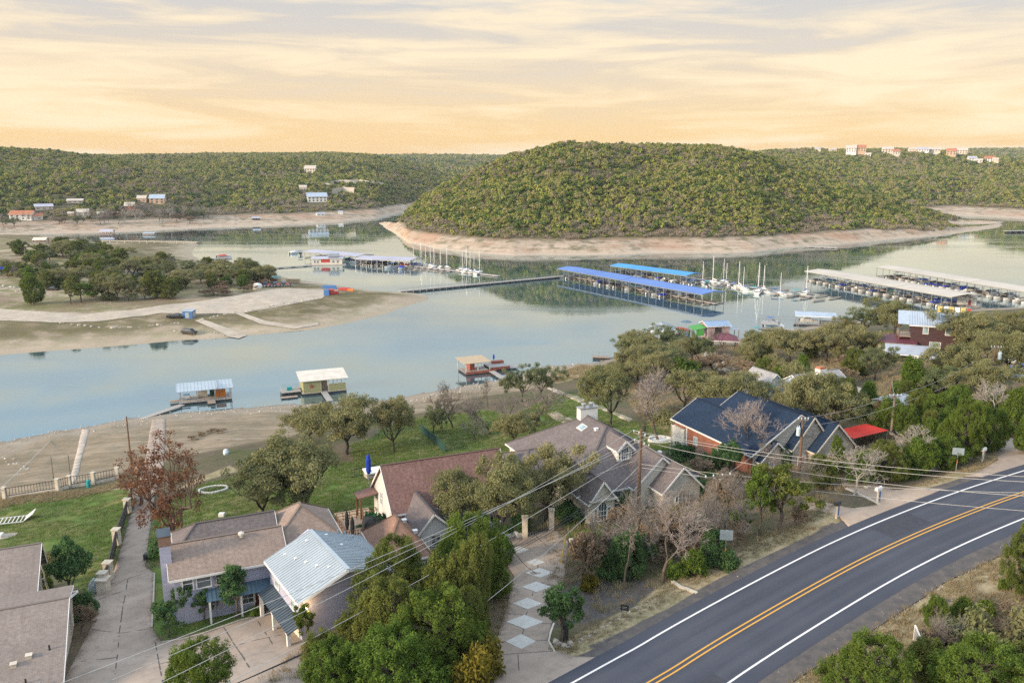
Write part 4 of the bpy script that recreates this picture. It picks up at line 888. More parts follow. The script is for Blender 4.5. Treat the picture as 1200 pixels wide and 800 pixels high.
def gable(root, x0, x1, y0, y1, zb, ze, zr, wall, roof, axis='y', over=.35, ridge=None, trim='white', ends=(1,1), hip=(0,0), th=.14, walls=True, rname='roof', skip=(), extra=()):
    """a block with a pitched roof whose ridge runs along axis; hip: run of each hipped end; ends: 0 leaves that gable's wall out"""
    if axis == 'y': T = lambda a, b, z: (a, b, z); a0, a1, b0, b1 = x0, x1, y0, y1          # a across, b along the ridge
    else: T = lambda a, b, z: (b, a, z); a0, a1, b0, b1 = y0, y1, x0, x1
    r = ridge if ridge is not None else (a0+a1)/2; t0 = (zr-ze)/(r-a0); t1 = (zr-ze)/(a1-r); out = []
    if walls:
        w = MB(); top = .10
        sec = [(a0,zb),(a1,zb),(a1,ze-top),(r,zr-top if not (hip[0] or hip[1]) else ze-top),(a0,ze-top)]
        if hip[0] or hip[1]: sec = [(a0,zb),(a1,zb),(a1,ze-top),(a0,ze-top)]
        n = len(sec); w.poly([T(a,b0,z) for a, z in sec]); w.poly([T(a,b1,z) for a, z in reversed(sec)])
        for i in range(n): (p, q) = (sec[i], sec[(i+1)%n]); w.poly([T(p[0],b0,p[1]), T(p[0],b1,p[1]), T(q[0],b1,q[1]), T(q[0],b0,q[1])])
        out.append(w.build('wall', M_[wall], root))
    o = over; h0, h1 = hip; ea, eb = ze-o*t0, ze-o*t1; B0, B1 = b0-o, b1+o; R0, R1 = (B0+h0 if h0 else B0), (B1-h1 if h1 else B1)
    polys = [([T(a0-o,B0,ea), T(a0-o,B1,ea), T(r,R1,zr), T(r,R0,zr)], Vector(T(0,1,0))), ([T(a1+o,B0,eb), T(r,R0,zr), T(r,R1,zr), T(a1+o,B1,eb)], Vector(T(0,1,0)))]
    ed = [(T(a0-o-.03,B0,ea), T(a0-o-.03,B1,ea)), (T(a1+o+.03,B0,eb), T(a1+o+.03,B1,eb))]
    if h0: polys.append(([T(a0-o,B0,ea), T(r,R0,zr), T(a1+o,B0,eb)], Vector(T(1,0,0)))); ed.append((T(a0-o,B0-.03,ea), T(a1+o,B0-.03,eb)))
    else: ed += [(T(a0-o,B0-.03,ea), T(r,B0-.03,zr)), (T(r,B0-.03,zr), T(a1+o,B0-.03,eb))]
    if h1: polys.append(([T(a0-o,B1,ea), T(a1+o,B1,eb), T(r,R1,zr)], Vector(T(1,0,0)))); ed.append((T(a0-o,B1+.03,ea), T(a1+o,B1+.03,eb)))
    else: ed += [(T(a0-o,B1+.03,ea), T(r,B1+.03,zr)), (T(r,B1+.03,zr), T(a1+o,B1+.03,eb))]
    ro = roof_slabs(root, polys, roof, th, rname); fo = fascia(root, [e for i, e in enumerate(ed) if i not in skip]+list(extra), trim)
    cap = MB()
    if R1-R0 > .2: cap.beam(T(r,R0,zr+.015), T(r,R1,zr+.015), .26, .05)
    for hh, B_, R_ in ((h0,B0,R0), (h1,B1,R1)):
        if hh: cap.beam(Vector(T(a0-o,B_,ea+.03)), Vector(T(r,R_,zr+.03)), .22, .05); cap.beam(Vector(T(a1+o,B_,eb+.03)), Vector(T(r,R_,zr+.03)), .22, .05)
    if cap.v: cap.build('ridge_cap', M_[roof], ro)
    return ro
def seams(roof, quads, n, mat, h=.05, w=.045):
    """raised ribs of a sheet roof, running down each slope: (eave a, eave b, ridge b, ridge a)"""
    mb = MB()
    for a, b, c_, d in quads:
        a, b, c_, d = map(Vector, (a, b, c_, d))
        for i in range(n+1):
            t = (i+.02)/(n+.04); mb.beam(a.lerp(b, t)+Vector((0,0,h*.5)), d.lerp(c_, t)+Vector((0,0,h*.5)), w, h)
    return tag(mb.build('roof_seams', M_[mat], roof), kind='stuff')
def vent(root, x, y, z, kind_='pipe', mat='steel'):
    m = MB()
    if kind_ == 'pipe': m.tube((x,y,z-.2),(x,y,z+.4),.07,.07,8); m.tube((x,y,z-.1),(x,y,z+.02),.14,.09,8)
    elif kind_ == 'box': m.box(x-.2,y-.2,z-.12,x+.2,y+.2,z+.16); m.box(x-.25,y-.25,z+.16,x+.25,y+.25,z+.22)
    else: m.lathe([(.16,-.15),(.16,.15),(.30,.18),(.28,.32),(.12,.42),(.01,.44)], 12, (x,y,z))
    return m.build('roof_vent', M_[mat], root)
def post(root, x, y, z0, z1, w=.16, mat='white', name='column'):
    m = MB(); m.box(x-w/2,y-w/2,z0,x+w/2,y+w/2,z1); m.box(x-w*.7,y-w*.7,z0,x+w*.7,y+w*.7,z0+.12); m.box(x-w*.7,y-w*.7,z1-.1,x+w*.7,y+w*.7,z1); return m.build(name, M_[mat], root)
# ---------------------------------------------------------------- drives and paths
DRV = [(60,830),(107,735),(106,696),(125,691),(140,647),(159,582),(170,540),(178,492),(194,490),(192,545),(181,582),(170,664),(181,672),(178,735),(189,752),(240,741),(298,722),(322,712),(352,700),(400,720),(420,790),(330,840)]
drv = drape('driveway', DRV, M_['drive'])
DRV2 = [(572,835),(578,760),(592,717),(603,675),(590,655),(575,645),(566,632),(585,627),(612,624),(650,620),(666,634),(661,682),(648,725),(642,748),(648,763),(672,770),(700,771),(664,801),(640,835)]
drv2 = drape('driveway', DRV2, M_['drive'])
drape('driveway', [(938,590),(965,588),(1000,597),(1031,592),(1018,584),(990,573),(984,562),(1010,559),(1030,567),(1047,574),(1106,573),(1052,598),(994,618),(984,606),(960,598),(938,598)], M_['drive_tan'])
drape('side_road', [(1130,559),(1150,551),(1170,540),(1164,525),(1180,513),(1210,514),(1230,560),(1200,552),(1160,560)], M_['drive'])
drape('boat_ramp', [(96,503),(104.5,503),(93,548),(91,558),(84,566),(83,556),(86,546)], M_['ramp'])
drape('garden_path', [(641,455),(645,453),(670,462),(700,473),(742,491),(738,494),(700,478),(668,466)], M_['marl'])
drape('garden_path', [(640,484),(652,482),(690,500),(702,508),(690,512),(672,505)], M_['drive_tan'])
drape('garden_path', [(820,398),(850,425),(880,440),(905,445),(905,450),(870,446),(835,428),(810,404)], M_['marl'])
drape('gravel_track', [(868,425),(905,412),(912,418),(880,432),(872,436)], M_['drive_tan'])
def joint(root, pts, w=.09, lift=.055):
    mb = MB(); P_ = []
    for a, b in zip(pts, pts[1:]):
        pa, pb = G(*a, far=False), G(*b, far=False); n = max(1, int((pb-pa).length/1.0)); P_ += [pa.lerp(pb, i/n) for i in range(n)]
    P_.append(G(*pts[-1], far=False))
    for i in range(len(P_)-1):
        a, b = P_[i], P_[i+1]; d = (b-a); s = Vector((-d.y, d.x, 0)).normalized()*w/2
        q = [a-s, b-s, b+s, a+s]; mb.poly([(p.x, p.y, max(NH(p.x, p.y), -.5)+lift) for p in q])
    return mb.build('joint', M_['joint'], root)
for pts in ([(135,790),(140,740),(148,690),(150,679)], [(126,692),(145,680),(172,671)], [(107,737),(140,742),(178,736)], [(182,752),(188,786),(192,806)], [(262,735),(276,757),(292,782)], [(187,778),(240,765),(330,744)], [(110,705),(148,692)], [(231,745),(250,790)], [(158,586),(180,590)], [(300,724),(322,760)], [(95,775),(138,770)]):
    joint(drv, pts)
for pts in ([(591,645),(602,640),(618,625)], [(623,623),(641,640)], [(603,648),(613,660),(628,672)], [(641,640),(662,652)], [(631,657),(630,668)], [(626,684),(624,698)], [(618,716),(615,725)], [(614,737),(611,746)], [(592,719),(612,720)], [(632,730),(648,731)], [(578,752),(600,752)], [(622,751),(644,750)], [(576,768),(648,763)], [(607,767),(609,804)], [(662,772),(612,800)], [(603,690),(617,690)], [(634,683),(660,690)]):
    joint(drv2, pts, .07)
for cx, cy, hw, hh in ((608.5,644.5,12,4),(627.5,659,11.5,4),(632.5,671.5,17,5.7),(628.5,688,17.5,6.2),(618,707.5,17.2,6.8),(615,729,22,8.2),(610.5,752,18,8.8)):
    w_ = [G(cx+a*hw, cy+b*hh, far=False) for a, b in ((-1,0),(0,1),(1,0),(0,-1))]; m_ = MB(); m_.slab([(p.x, p.y, NH(p.x, p.y)+.085) for p in w_], .06); m_.build('diamond_tile', M_['concrete_pale'], drv2)
def kerb(name, px, m, h=.14, w=.16, lab=None, cat='kerb', parent=None, closed=False):
    mb = MB(); P_ = [G(*p, far=False) for p in px]; Q = []
    for a, b in zip(P_, P_[1:]): n = max(1, int((b-a).length/1.2)); Q += [a.lerp(b, i/n) for i in range(n)]
    Q.append(P_[-1]); Q = [Vector((p.x, p.y, NH(p.x, p.y))) for p in Q]
    for a, b in zip(Q, Q[1:]): mb.beam(a+Vector((0,0,h/2-.1)), b+Vector((0,0,h/2-.1)), w, h+.2)
    return tag(mb.build(name, M_[m], parent), kind='structure') if lab is None else tag(mb.build(name, M_[m], parent), lab, cat)
kerb('kerb', [(190,753),(215,749),(240,742),(298,723)], 'curb'); kerb('kerb', [(178,735),(180,700),(181,672)], 'curb')
kerb('kerb', [(649,731),(645,742),(643,752),(650,764)], 'offwhite', .12, .14); kerb('kerb', [(992,573),(1012,582),(1031,592)], 'offwhite', .16, .18)
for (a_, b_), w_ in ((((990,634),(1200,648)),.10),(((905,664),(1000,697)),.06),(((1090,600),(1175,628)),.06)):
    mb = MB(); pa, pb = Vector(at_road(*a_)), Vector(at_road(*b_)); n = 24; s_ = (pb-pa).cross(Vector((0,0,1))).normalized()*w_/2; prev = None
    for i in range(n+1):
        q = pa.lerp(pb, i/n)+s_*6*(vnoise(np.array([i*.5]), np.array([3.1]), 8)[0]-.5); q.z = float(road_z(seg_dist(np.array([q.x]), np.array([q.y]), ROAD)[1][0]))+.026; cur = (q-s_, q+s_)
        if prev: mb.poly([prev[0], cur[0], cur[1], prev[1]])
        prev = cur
    tag(mb.build('road_dark_strip', M_['joint']), kind='structure')  # thin, slightly wavering dark strips laid across the asphalt
M_['asphalt_patch'] = plain('asphalt patch', (.040,.043,.056), .9, (.055,.058,.07), 1.5, kind='World')
for i0, i1, a_, b_ in ((52,58,.7,3.2),(96,100,-3.2,-1.0),(30,33,-3.3,-2.2)): tag(ribbon('road_patch', ROAD[i0:i1], a_, b_, .0245, M_['asphalt_patch'], ns=2), kind='structure')
# ================================================================ A: taupe roofed house at the lower left
r = empty('house', (-44.81,66.02,0), A24, 'taupe shingled house with cream side wall in the bottom left corner', 'house')
gable(r, -13, 5.3, -14.6, 8.2-8.2+3.0, 12.5, 17.1, 19.7, 'cream', 'sh_left', 'x', .45, -3.4)
gable(r, -13, 1.9, 3.4, 11.0, 12, 17.6, 19.7, 'cream', 'sh_left', 'x', .6, 9.6)
roof_slabs(r, [([(-6,-1.6,18.95),(5.6,-1.6,18.95),(5.6,1.9,18.3),(-6,1.9,18.3)], (1,0,0))], 'sh_left', .12, 'porch_roof'); fascia(r, [((5.63,-1.6,18.9),(5.63,1.9,18.25))])
post(r, 4.9, 1.6, 13.2, 18.2); post(r, 1.8, 11.3, 12.4, 17.3)
for x, y in ((2.2,-10.2),(3.2,-9.6)): vent(r, x, y, 17.1+(y+14.6)*2.6/11.2+.05, 'box', 'cream')
for x, y in ((4.6,-9.2),(3.2,-12.3)): vent(r, x, y, 17.1+(y+14.6)*2.6/11.2, 'pipe', 'black')
vent(r, 4.2, -12.9, 17.1+1.7*2.6/11.2, 'pipe')
window(r, 5.3, -6.5, 16.0, 1.0, 1.0, '+x'); m_ = MB(); m_.tube((5.42,-14.2,14.5),(5.42,-14.2,16.9),.05); m_.build('downpipe', M_['white'], r)
# ================================================================ B: lavender house with pale metal roofed garage wing
r = empty('house', (-30.05,67.51,0), A24, 'lavender grey house with brown shingles and a pale ribbed metal garage roof', 'house')
gable(r, 0, 9.6, .35, 6.6, 13.5, 20.3, 22.0, 'siding', 'sh_brown', 'x', .4, 3.5)
gable(r, .6, 9.4, 4.6, 9.2, 13.5, 20.8, 22.35, 'siding', 'sh_grey', 'x', .4, 6.6, hip=(2.2,0))
gable(r, 9.2, 15.2, 2.6, 9.0, 14, 20.8, 23.0, 'siding', 'sh_brown', 'y', .4, 12.2, hip=(3.2,3.2))
vent(r, 6.2, 2.9, 21.9, 'cowl', 'offwhite')
for x, w_, g_ in ((1.15,.8,'glass'),(2.5,1.15,'glass'),(4.15,1.1,'glass')): window(r, x, .35, 18.75, w_, 1.15, '-y', glass=g_, bars=(0,1))
window(r, 6.2, .35, 16.35, 1.1, .9); door(r, 7.25, .33, 15.55, .95, 2.05)
ro = roof_slabs(r, [([(2.6,.37,18.45),(2.6,-1.15,17.95),(8.3,-1.15,17.95),(8.3,.37,18.45)], (1,0,0))], 'awning_blue', .07, 'awning'); seams(ro, [((2.6,-1.15,17.95),(8.3,-1.15,17.95),(8.3,.37,18.45),(2.6,.37,18.45))], 15, 'awning_blue', .04, .04)
for x in (2.8, 5.5, 8.0): post(r, x, -1.0, 15.2, 17.95, .17)
m_ = MB(); m_.box(2.4,-1.3,15.1,8.4,.3,15.52); m_.build('porch_floor', M_['ramp'], r)
ch = MB(); ch.box(-.95,1.6,13.5,0.0,2.7,22.7); ch.build('chimney', M_['siding'], r); c2 = MB(); c2.box(-1.0,1.55,22.7,.05,2.75,23.5); cc = c2.build('chimney_top', M_['brickcap'], r)
c3 = MB()
for sx in (-.98, .03):
    for sy in (1.57, 2.73): c3.tube((sx,sy,23.5),(sx,sy,23.75),.03)
c3.slab([(-1.05,1.5,23.68),(.1,1.5,23.68),(.1,2.15,24.25),(-1.05,2.15,24.25)], .04); c3.slab([(-1.05,2.8,23.68),(-1.05,2.15,24.25),(.1,2.15,24.25),(.1,2.8,23.68)], .04); c3.build('hood', M_['awning_grey'], cc)
# garage wing, turned a little
w = empty('garage_wing', (7.72,-.66,0), math.radians(9.2), parent=r); W0, W1, WR, WB, WF, ZE, ZR = .35, 9.2, 4.15, -.4, -9.0, 20.8, 23.05
wl = MB(); sec = [(W0,14.5),(W1,14.5),(W1,ZE-.1),(WR,ZR-.12),(W0,ZE-.1)]
wl.poly([(a,WF,z) for a, z in sec]); wl.poly([(a,WB,z) for a, z in reversed(sec)])
for i in range(5): p, q = sec[i], sec[(i+1)%5]; wl.poly([(p[0],WF,p[1]),(p[0],WB,p[1]),(q[0],WB,q[1]),(q[0],WF,q[1])])
wl.build('wall', M_['siding'], w)
L_ = [(0,WF-.35,ZE-.1),(WR,WF-1.2,ZR),(WR,WB-.6,ZR),(0,WB+.3,ZE-.1)]; R_ = [(WR,WF-1.2,ZR),(W1+.35,WF+1.0,ZE-.12),(W1+.35,WB+.3,ZE-.12),(WR,WB-.6,ZR)]
ro = roof_slabs(w, [(L_, (0,1,0)), (R_, (0,1,0))], 'metal_roof', .08)
seams(ro, [(L_[0], L_[3], L_[2], L_[1]), (R_[1], R_[2], R_[3], R_[0])], 24, 'metal_roof', .06, .05)
m_ = MB(); m_.beam((WR,WF-1.2,ZR+.04),(WR,WB-.6,ZR+.04),.34,.07); m_.build('ridge_cap', M_['metal_roof'], ro)
fascia(w, [((-.03,WF-.35,ZE-.1),(-.03,WB+.3,ZE-.1)), ((0,WF-.38,ZE-.1),(WR,WF-1.23,ZR)), ((WR,WF-1.23,ZR),(W1+.35,WF+.97,ZE-.12))])
for i, (a, b) in enumerate(((1.5,-1.6),(1.9,-3.4),(2.3,-5.0),(2.7,-6.6),(3.4,-2.2),(3.3,-8.0))): m_ = MB(); z = ZE-.1+(ZR-ZE+.1)*a/WR; m_.box(a-.13,b-.12,z-.02,a+.13,b+.12,z+.1); m_.build('roof_vent', M_['white'], ro)
for a, b in ((5.4,-1.7),(6.0,-3.9)): m_ = MB(); z = ZR-(ZR-ZE)*(a-WR)/(W1-WR); m_.box(a-.13,b-.12,z-.02,a+.13,b+.12,z+.1); m_.build('roof_vent', M_['white'], ro)
for a, b in ((7.6,-.6),(8.2,-1.3),(7.0,-.5)): vent(ro, a, b, ZR-(ZR-ZE)*(a-WR)/(W1-WR), 'pipe', 'sign_back')
for y in (-2.6, -6.9): window(w, W0, y, 19.1, 1.0, 1.15, '-x', bars=(0,1), glass='glass_pale')
ro = roof_slabs(w, [([(W0,WB-.6,18.7),(W0,WF-.1,18.7),(-1.0,WF-.1,18.15),(-1.0,WB-.6,18.15)], (0,1,0))], 'awning_grey', .07, 'awning'); seams(ro, [((-1.0,WF-.1,18.15),(-1.0,WB-.6,18.15),(W0,WB-.6,18.7),(W0,WF-.1,18.7))], 21, 'awning_grey', .05, .06)
for y in (-1.2,-4.9,-8.8): post(w, -.8, y, 15.0, 18.15, .3)
for y in (-3.0,-6.8):
    g_ = MB()
    for k in range(4): g_.box(W0-.06+.004*(k%2), y-1.4, 15.75+k*.56, W0-.01, y+1.4, 15.75+k*.56+.53)
    g_.build('garage_door', M_['offwhite'], w)
lp = MB(); lp.box(-.16,-.28,-.14,.16,-.08,.14); lo = lp.build('wall_lamp', M_['white'], w); lo.location = (W0+.25, WF, ZE-.55); b_ = MB(); b_.lathe([(.02,-.15),(.13,-.11),(.13,.05),(.02,.08)], 8, (0,-.40,-.06)); b_.build('bulb', M_['lamp'], lo)
pl = bpy.data.lights.new('lamp_glow', 'POINT'); pl.energy = 45; pl.color = (1,.62,.28); pl.shadow_soft_size = .12; po = bpy.data.objects.new('lamp_glow', pl); COL.objects.link(po); po.parent = w; po.location = (W0+.25, WF-.75, ZE-.62)
# ================================================================ C: tall reddish roofed house with deck
r = empty('house', (-14.73,89.12,0), A24, 'cream house with a steep reddish brown roof, seen over the metal garage roof', 'house')
gable(r, .1, 14.3, -3.9, 4.8, 12.5, 18.7, 22.7, 'wall_grey', 'sh_red', 'x', .3, .3)
gable(r, 1.1, 5.3, -9.0, -2.0, 14.5, 18.0, 20.1, 'wall_grey', 'sh_grey', 'y', .35, 3.0)
gable(r, -3.6, 1.05, -13.4, -5.6, 14.5, 18.1, 20.6, 'wall_grey', 'sh_rust', 'y', .35, -1.2, hip=(3.6,3.6))
vent(r, -.2, -8.9, 19.7, 'box', 'white'); vent(r, .5, -10.4, 19.0, 'box', 'white')
window(r, .08, 1.2, 17.6, .8, 1.5, '-x', glass='glass_pale', bars=(0,1)); window(r, .08, -2.6, 16.6, .6, .9, '-x', glass='glass_pale')
window(r, 3.2, -9.02, 16.4, .9, 1.1, '-y', frame='offwhite')
roof_slabs(r, [([(-2.3,5.0,18.0),(-2.3,2.8,18.1),(.1,2.6,18.5),(.1,5.0,18.5)], (0,1,0))], 'sh_red', .12, 'porch_roof')
m_ = MB(); m_.box(.08-.22,-3.7,16.0,.08-.02,4.0,16.12); m_.build('trim_board', M_['offwhite'], r)
m_ = MB(); m_.box(-2.1,2.7,12.4,-1.9,2.9,18.0); m_.box(-2.1,4.7,12.2,-1.9,4.9,18.0); m_.build('porch_posts', M_['timber'], r)
# its raised deck, with rail, stair and posts
d = empty('deck', r.location, A24, 'raised timber deck with stairs beside the cream gable wall', 'deck'); zD = 15.5
for k in range(18): m_ = MB(); m_.box(-4.9, -2.1+k*.30, zD-.05, -.05, -2.1+k*.30+.275, zD+.0); m_.build('plank', M_['wood'], d)
m_ = MB(); m_.box(-4.85,-2.1,zD-.3,-.06,3.3,zD-.055); m_.build('joist_frame', M_['timber'], d)
for x, y in ((-4.7,-2.0),(-2.4,-2.0),(-4.7,3.1),(-2.4,3.1)): post(d, x, y, 12.6, zD-.3, .18, 'timber', 'post')
m_ = MB()
for a, b in (((-4.85,-2.05),(-4.85,3.25)), ((-4.85,3.25),(-.1,3.25)), ((-4.85,-2.05),(-2.9,-2.05))):
    for z in (.15,.55,.95): m_.beam((*a,zD+z),(*b,zD+z),.06)
    n_ = 6
    for i in range(n_+1): p = Vector((*a,zD)).lerp(Vector((*b,zD)), i/n_); m_.beam(p, p+Vector((0,0,1.0)), .07)
m_.build('railing', M_['timber'], d)
for k in range(7): m_ = MB(); m_.box(-2.8, -2.4-k*.29, zD-.25-k*.30, -1.6, -2.1-k*.29, zD-.19-k*.30); m_.build('step', M_['timber'], d)
for k in range(10): m_ = MB(); m_.box(-4.4+k*.42, 3.35, zD-.42, -4.0+k*.42, 6.6, zD-.36); m_.build('plank', M_['tan'], d)
# ================================================================ D: limestone house with the white dormer
r = empty('house', (7.95,85.21,0), A24, 'pale stone house with grey brown hipped roof, white dormer and three front gables', 'house')
gable(r, .1, 15.6, 1.6, 20.5, 14.0, 20.5, 25.0, 'stone_pale', 'sh_grey', 'y', .45, 8.0, hip=(8.0,7.0))
gable(r, -3.4, 4.2, 8.5, 18.5, 13.5, 19.9, 21.9, 'stone_pale', 'sh_grey', 'x', .4, 13.2, hip=(3.2,0))
gable(r, .25, 3.35, -.8, 5.5, 15.5, 20.45, 22.5, 'stone_pale', 'sh_grey', 'y', .32)
gable(r, 6.7, 13.6, .4, 7.5, 15.5, 20.6, 23.7, 'offwhite', 'sh_grey', 'y', .3)
gable(r, 8.9, 13.9, -2.0, 4.0, 16.0, 20.65, 23.1, 'stone_pale', 'sh_grey', 'y', .32)
dm = empty('dormer', (7.75,4.4,22.2), 0, parent=r); m_ = MB(); m_.prism([(-.95,0),(.95,0),(.95,3),(-.95,3)], -.3, 1.5); m_.poly([(-.95,-.001,1.5),(.95,-.001,1.5),(0,-.001,2.45)]); m_.build('dormer_wall', M_['white'], dm)
P_ = [([(-1.2,-.35,1.33),(0,-.35,2.55),(0,3.6,2.55),(-1.2,3.6,1.33)], (0,1,0)), ([(1.2,-.35,1.33),(1.2,3.6,1.33),(0,3.6,2.55),(0,-.35,2.55)], (0,1,0))]
roof_slabs(dm, P_, 'sh_grey', .1, 'dormer_roof'); fascia(dm, [((-1.25,-.37,1.28),(0,-.37,2.52)), ((0,-.37,2.52),(1.25,-.37,1.28)), ((-1.22,-.35,1.3),(-1.22,2.5,1.3))], h=.24)
window(dm, 0, 0, .15, .85, 1.6, '-y', arch=True, bars=(2,2), fw=.07, glass='glass'); 
for x in (-.72, .72): window(dm, x, 0, .25, .22, .85, '-y', bars=(0,1), fw=.05)
m_ = MB(); m_.box(-1.05,-.08,-.34,1.05,.0,-.14); m_.build('sill_board', M_['white'], dm)
ch = MB(); ch.box(7.0,13.9,23.2,9.5,14.9,25.9); co_ = ch.build('chimney', M_['white'], r); m_ = MB(); m_.box(6.9,13.8,25.9,9.6,15.0,26.0)
for x in (7.7,8.8): m_.lathe([(.22,26.0),(.22,26.35),(.36,26.4),(.34,26.5),(.05,26.56)], 10, (x,14.4,0))
m_.build('flue_cap', M_['steel'], co_)
sk = MB(); sk.slab([(5.9,11.6,23.92),(6.75,11.6,24.40),(6.75,13.0,24.40),(5.9,13.0,23.92)], .12); so_ = sk.build('skylight', M_['white'], r); m_ = MB(); m_.slab([(6.0,11.7,23.99),(6.66,11.7,24.37),(6.66,12.9,24.37),(6.0,12.9,23.99)], .02); m_.build('pane', M_['glass_pale'], so_)
vent(r, 6.9, 9.7, 24.5, 'box', 'white'); vent(r, 13.6, 5.8, 21.7, 'cowl', 'white')
window(r, 1.8, -.82, 17.9, 1.0, 2.1, '-y', True, bars=(2,2)); window(r, 4.9, 1.58, 17.9, 1.0, 1.8, '-y', bars=(1,2), frame='sign_back'); window(r, 11.5, -2.02, 18.2, .95, 2.0, '-y', True, bars=(1,2), glass='glass_pale')
for x in (10.75, 12.25): window(r, x, -2.02, 18.3, .3, 1.3, '-y', bars=(0,1))
for x in (.95, 2.65): window(r, x, -.82, 18.0, .3, 1.3, '-y', bars=(0,1))
m_ = MB(); m_.box(.1,-1.25,20.25,3.5,-.85,20.42); m_.build('gutter', M_['offwhite'], r)
# ================================================================ E: navy roofed brick house
r = empty('house', (22.51,112.03,0), A24, 'red brick house under a navy shingle roof with pale stone front gables', 'house')
gable(r, .35, 14.3, -16.6, -5.2, 14.0, 21.45, 25.6, 'brick', 'sh_navy', 'y', .4, 7.5, skip=(4,), extra=[((4.6,-4.77,23.92),(7.5,-4.77,25.6))])
gable(r, .352, 9.0, -5.6, -.3, 14.0, 21.44, 23.75, 'brick', 'sh_navy', 'y', .4, 4.33, skip=(2,3))
roof_slabs(r, [([(4.4,-5.2,23.70),(4.4,.1,23.70),(11.8,.1,22.9),(11.8,-5.2,22.9)], (0,1,0))], 'sh_navy', .12, 'rear_roof')
gable(r, 5.6, 11.6, -17.9, -10, 15.5, 21.9, 25.45, 'stone_grey', 'sh_navy', 'y', .3, trim='offwhite'); gable(r, 8.2, 14.4, -19.2, -12, 16.0, 21.5, 24.6, 'stone_grey', 'sh_navy', 'y', .3, trim='offwhite')
gable(r, 1.1, 5.7, -17.4, -12, 15.5, 20.7, 22.75, 'stone_pale', 'sh_navy', 'y', .32)
m_ = MB(); m_.poly([(.5,-16.66,14),(14.2,-16.66,14),(14.2,-16.66,21.3),(7.5,-16.66,25.3),(.5,-16.66,21.3)]); m_.build('stone_front', M_['stone_pale'], r)
for y, w_ in ((-5.3,.7),(-10.6,1.0)): window(r, .35, y, 19.0, w_, 1.0, '-x', bars=(1,0), glass='glass_pale')
m_ = MB(); m_.box(.18,-16.4,14.0,.37,-3.2,17.9); m_.build('stone_plinth', M_['stone_pale'], r)
m_ = MB(); m_.box(.0,-3.0,14.0,.42,.0,20.4); m_.box(.0,-.32,14.0,3.5,.02,20.4); m_.build('porch_wall', M_['stone_white'], r); m_ = MB(); m_.box(.3,-3.35,14.0,.46,-3.1,21.3); m_.build('corner_board', M_['white'], r)
for x in (2.75, 4.15): window(r, x, -17.42, 18.75, .75, 1.35, '-y', bars=(1,1), glass='glass_pale')
for x in (1.95, 5.0): m_ = MB(); m_.box(x-.25,-17.52,18.6,x+.25,-17.44,20.2); m_.build('shutter', M_['shutter'], r)
m_ = MB(); m_.box(8.0-2.4,-18.02,16.5,8.0+.3,-17.93,19.8); m_.build('entry_recess', M_['stone_grey'], r); m_ = MB(); m_.box(9.5,-19.27,17.0,13.2,-19.21,20.6); m_.build('garage_door', M_['timber'], r)
door(r, 7.0, -18.04, 18.4, 1.0, 2.1, '-y', 'shutter')
# ================================================================ F: pale blue house in the trees
r = empty('house', (49.88,154.52,-2.7), A24, 'pale blue sided house with grey roofs half hidden by trees', 'house')
gable(r, -5.6, -1.2, -5.0, 1.0, 12, 19.3, 21.2, 'siding_blue', 'sh_pale', 'y', .35); gable(r, -1.5, 9.0, -11.5, -3.5, 13, 19.2, 21.4, 'siding_blue', 'sh_pale', 'x', .35); gable(r, 3.0, 8.6, -17.5, -8, 13.5, 18.2, 20.3, 'siding_blue', 'sh_pale', 'y', .35)
ch = MB(); ch.box(.8,-11.6,19,2.3,-10.3,23.0); co_ = ch.build('chimney', M_['white'], r); m_ = MB(); m_.box(.9,-11.5,23.0,2.2,-10.4,23.35); m_.build('chimney_top', M_['terracotta'], co_)
window(r, -3.4, -5.02, 16.4, 1.2, 1.9, '-y', bars=(1,1)); window(r, -5.62, -2.6, 16.4, 1.0, 1.6, '-x'); m_ = MB(); m_.box(-5.75,-5.1,12,-5.5,-4.85,19.1); m_.build('corner_board', M_['white'], r); vent(r, 2.6, -9.0, 20.6, 'box', 'white')
m_ = MB(); m_.box(-6.0,-5.5,19.0,-4.4,-4.9,19.5); m_.build('gutter_box', M_['teal'], r)
# ================================================================ G: tall maroon house with carport
r = empty('house', (92.2,187.5,0), math.radians(-22), 'tall dark maroon house with pale metal roof near the marina', 'house')
ro = gable(r, .0, 9.3, .3, 6.6, 11, 20.6, 23.0, 'siding_maroon', 'metal_blue', 'x', .5, 3.6, trim='white', th=.08)
seams(ro, [((-.5,-.2,20.45),(9.8,-.2,20.45),(9.8,3.6,23),(-.5,3.6,23))], 20, 'metal_blue', .05, .05)
for x in (3.0, 7.6): window(r, x, .3, 18.4, .95, 1.7, '-y', glass='glass_pale', bars=(0,0), fw=.12)
m_ = MB(); m_.box(-2.6,.4,17.3,-.01,6.4,17.5); m_.build('balcony_floor', M_['wood'], r); m_ = MB()
for a, b in (((-2.55,.45),(-.1,.45)), ((-2.55,.45),(-2.55,6.3))):
    for z in (17.75,18.1,18.45): m_.beam((*a,z),(*b,z),.07)
m_.build('railing', M_['wood_grey'], r)
for y in (.5, 6.3): m_ = MB(); m_.box(-2.6,y-.1,11,-2.4,y+.1,20.4); m_.build('post', M_['timber'], r)
roof_slabs(r, [([(-2.9,-.1,20.4),(.0,-.1,20.4),(.0,3.6,23),(-2.9,3.6,23)], (1,0,0)), ([(-2.9,3.6,23),(0,3.6,23),(0,7.1,20.6),(-2.9,7.1,20.6)], (1,0,0))], 'metal_blue', .08, 'porch_roof')
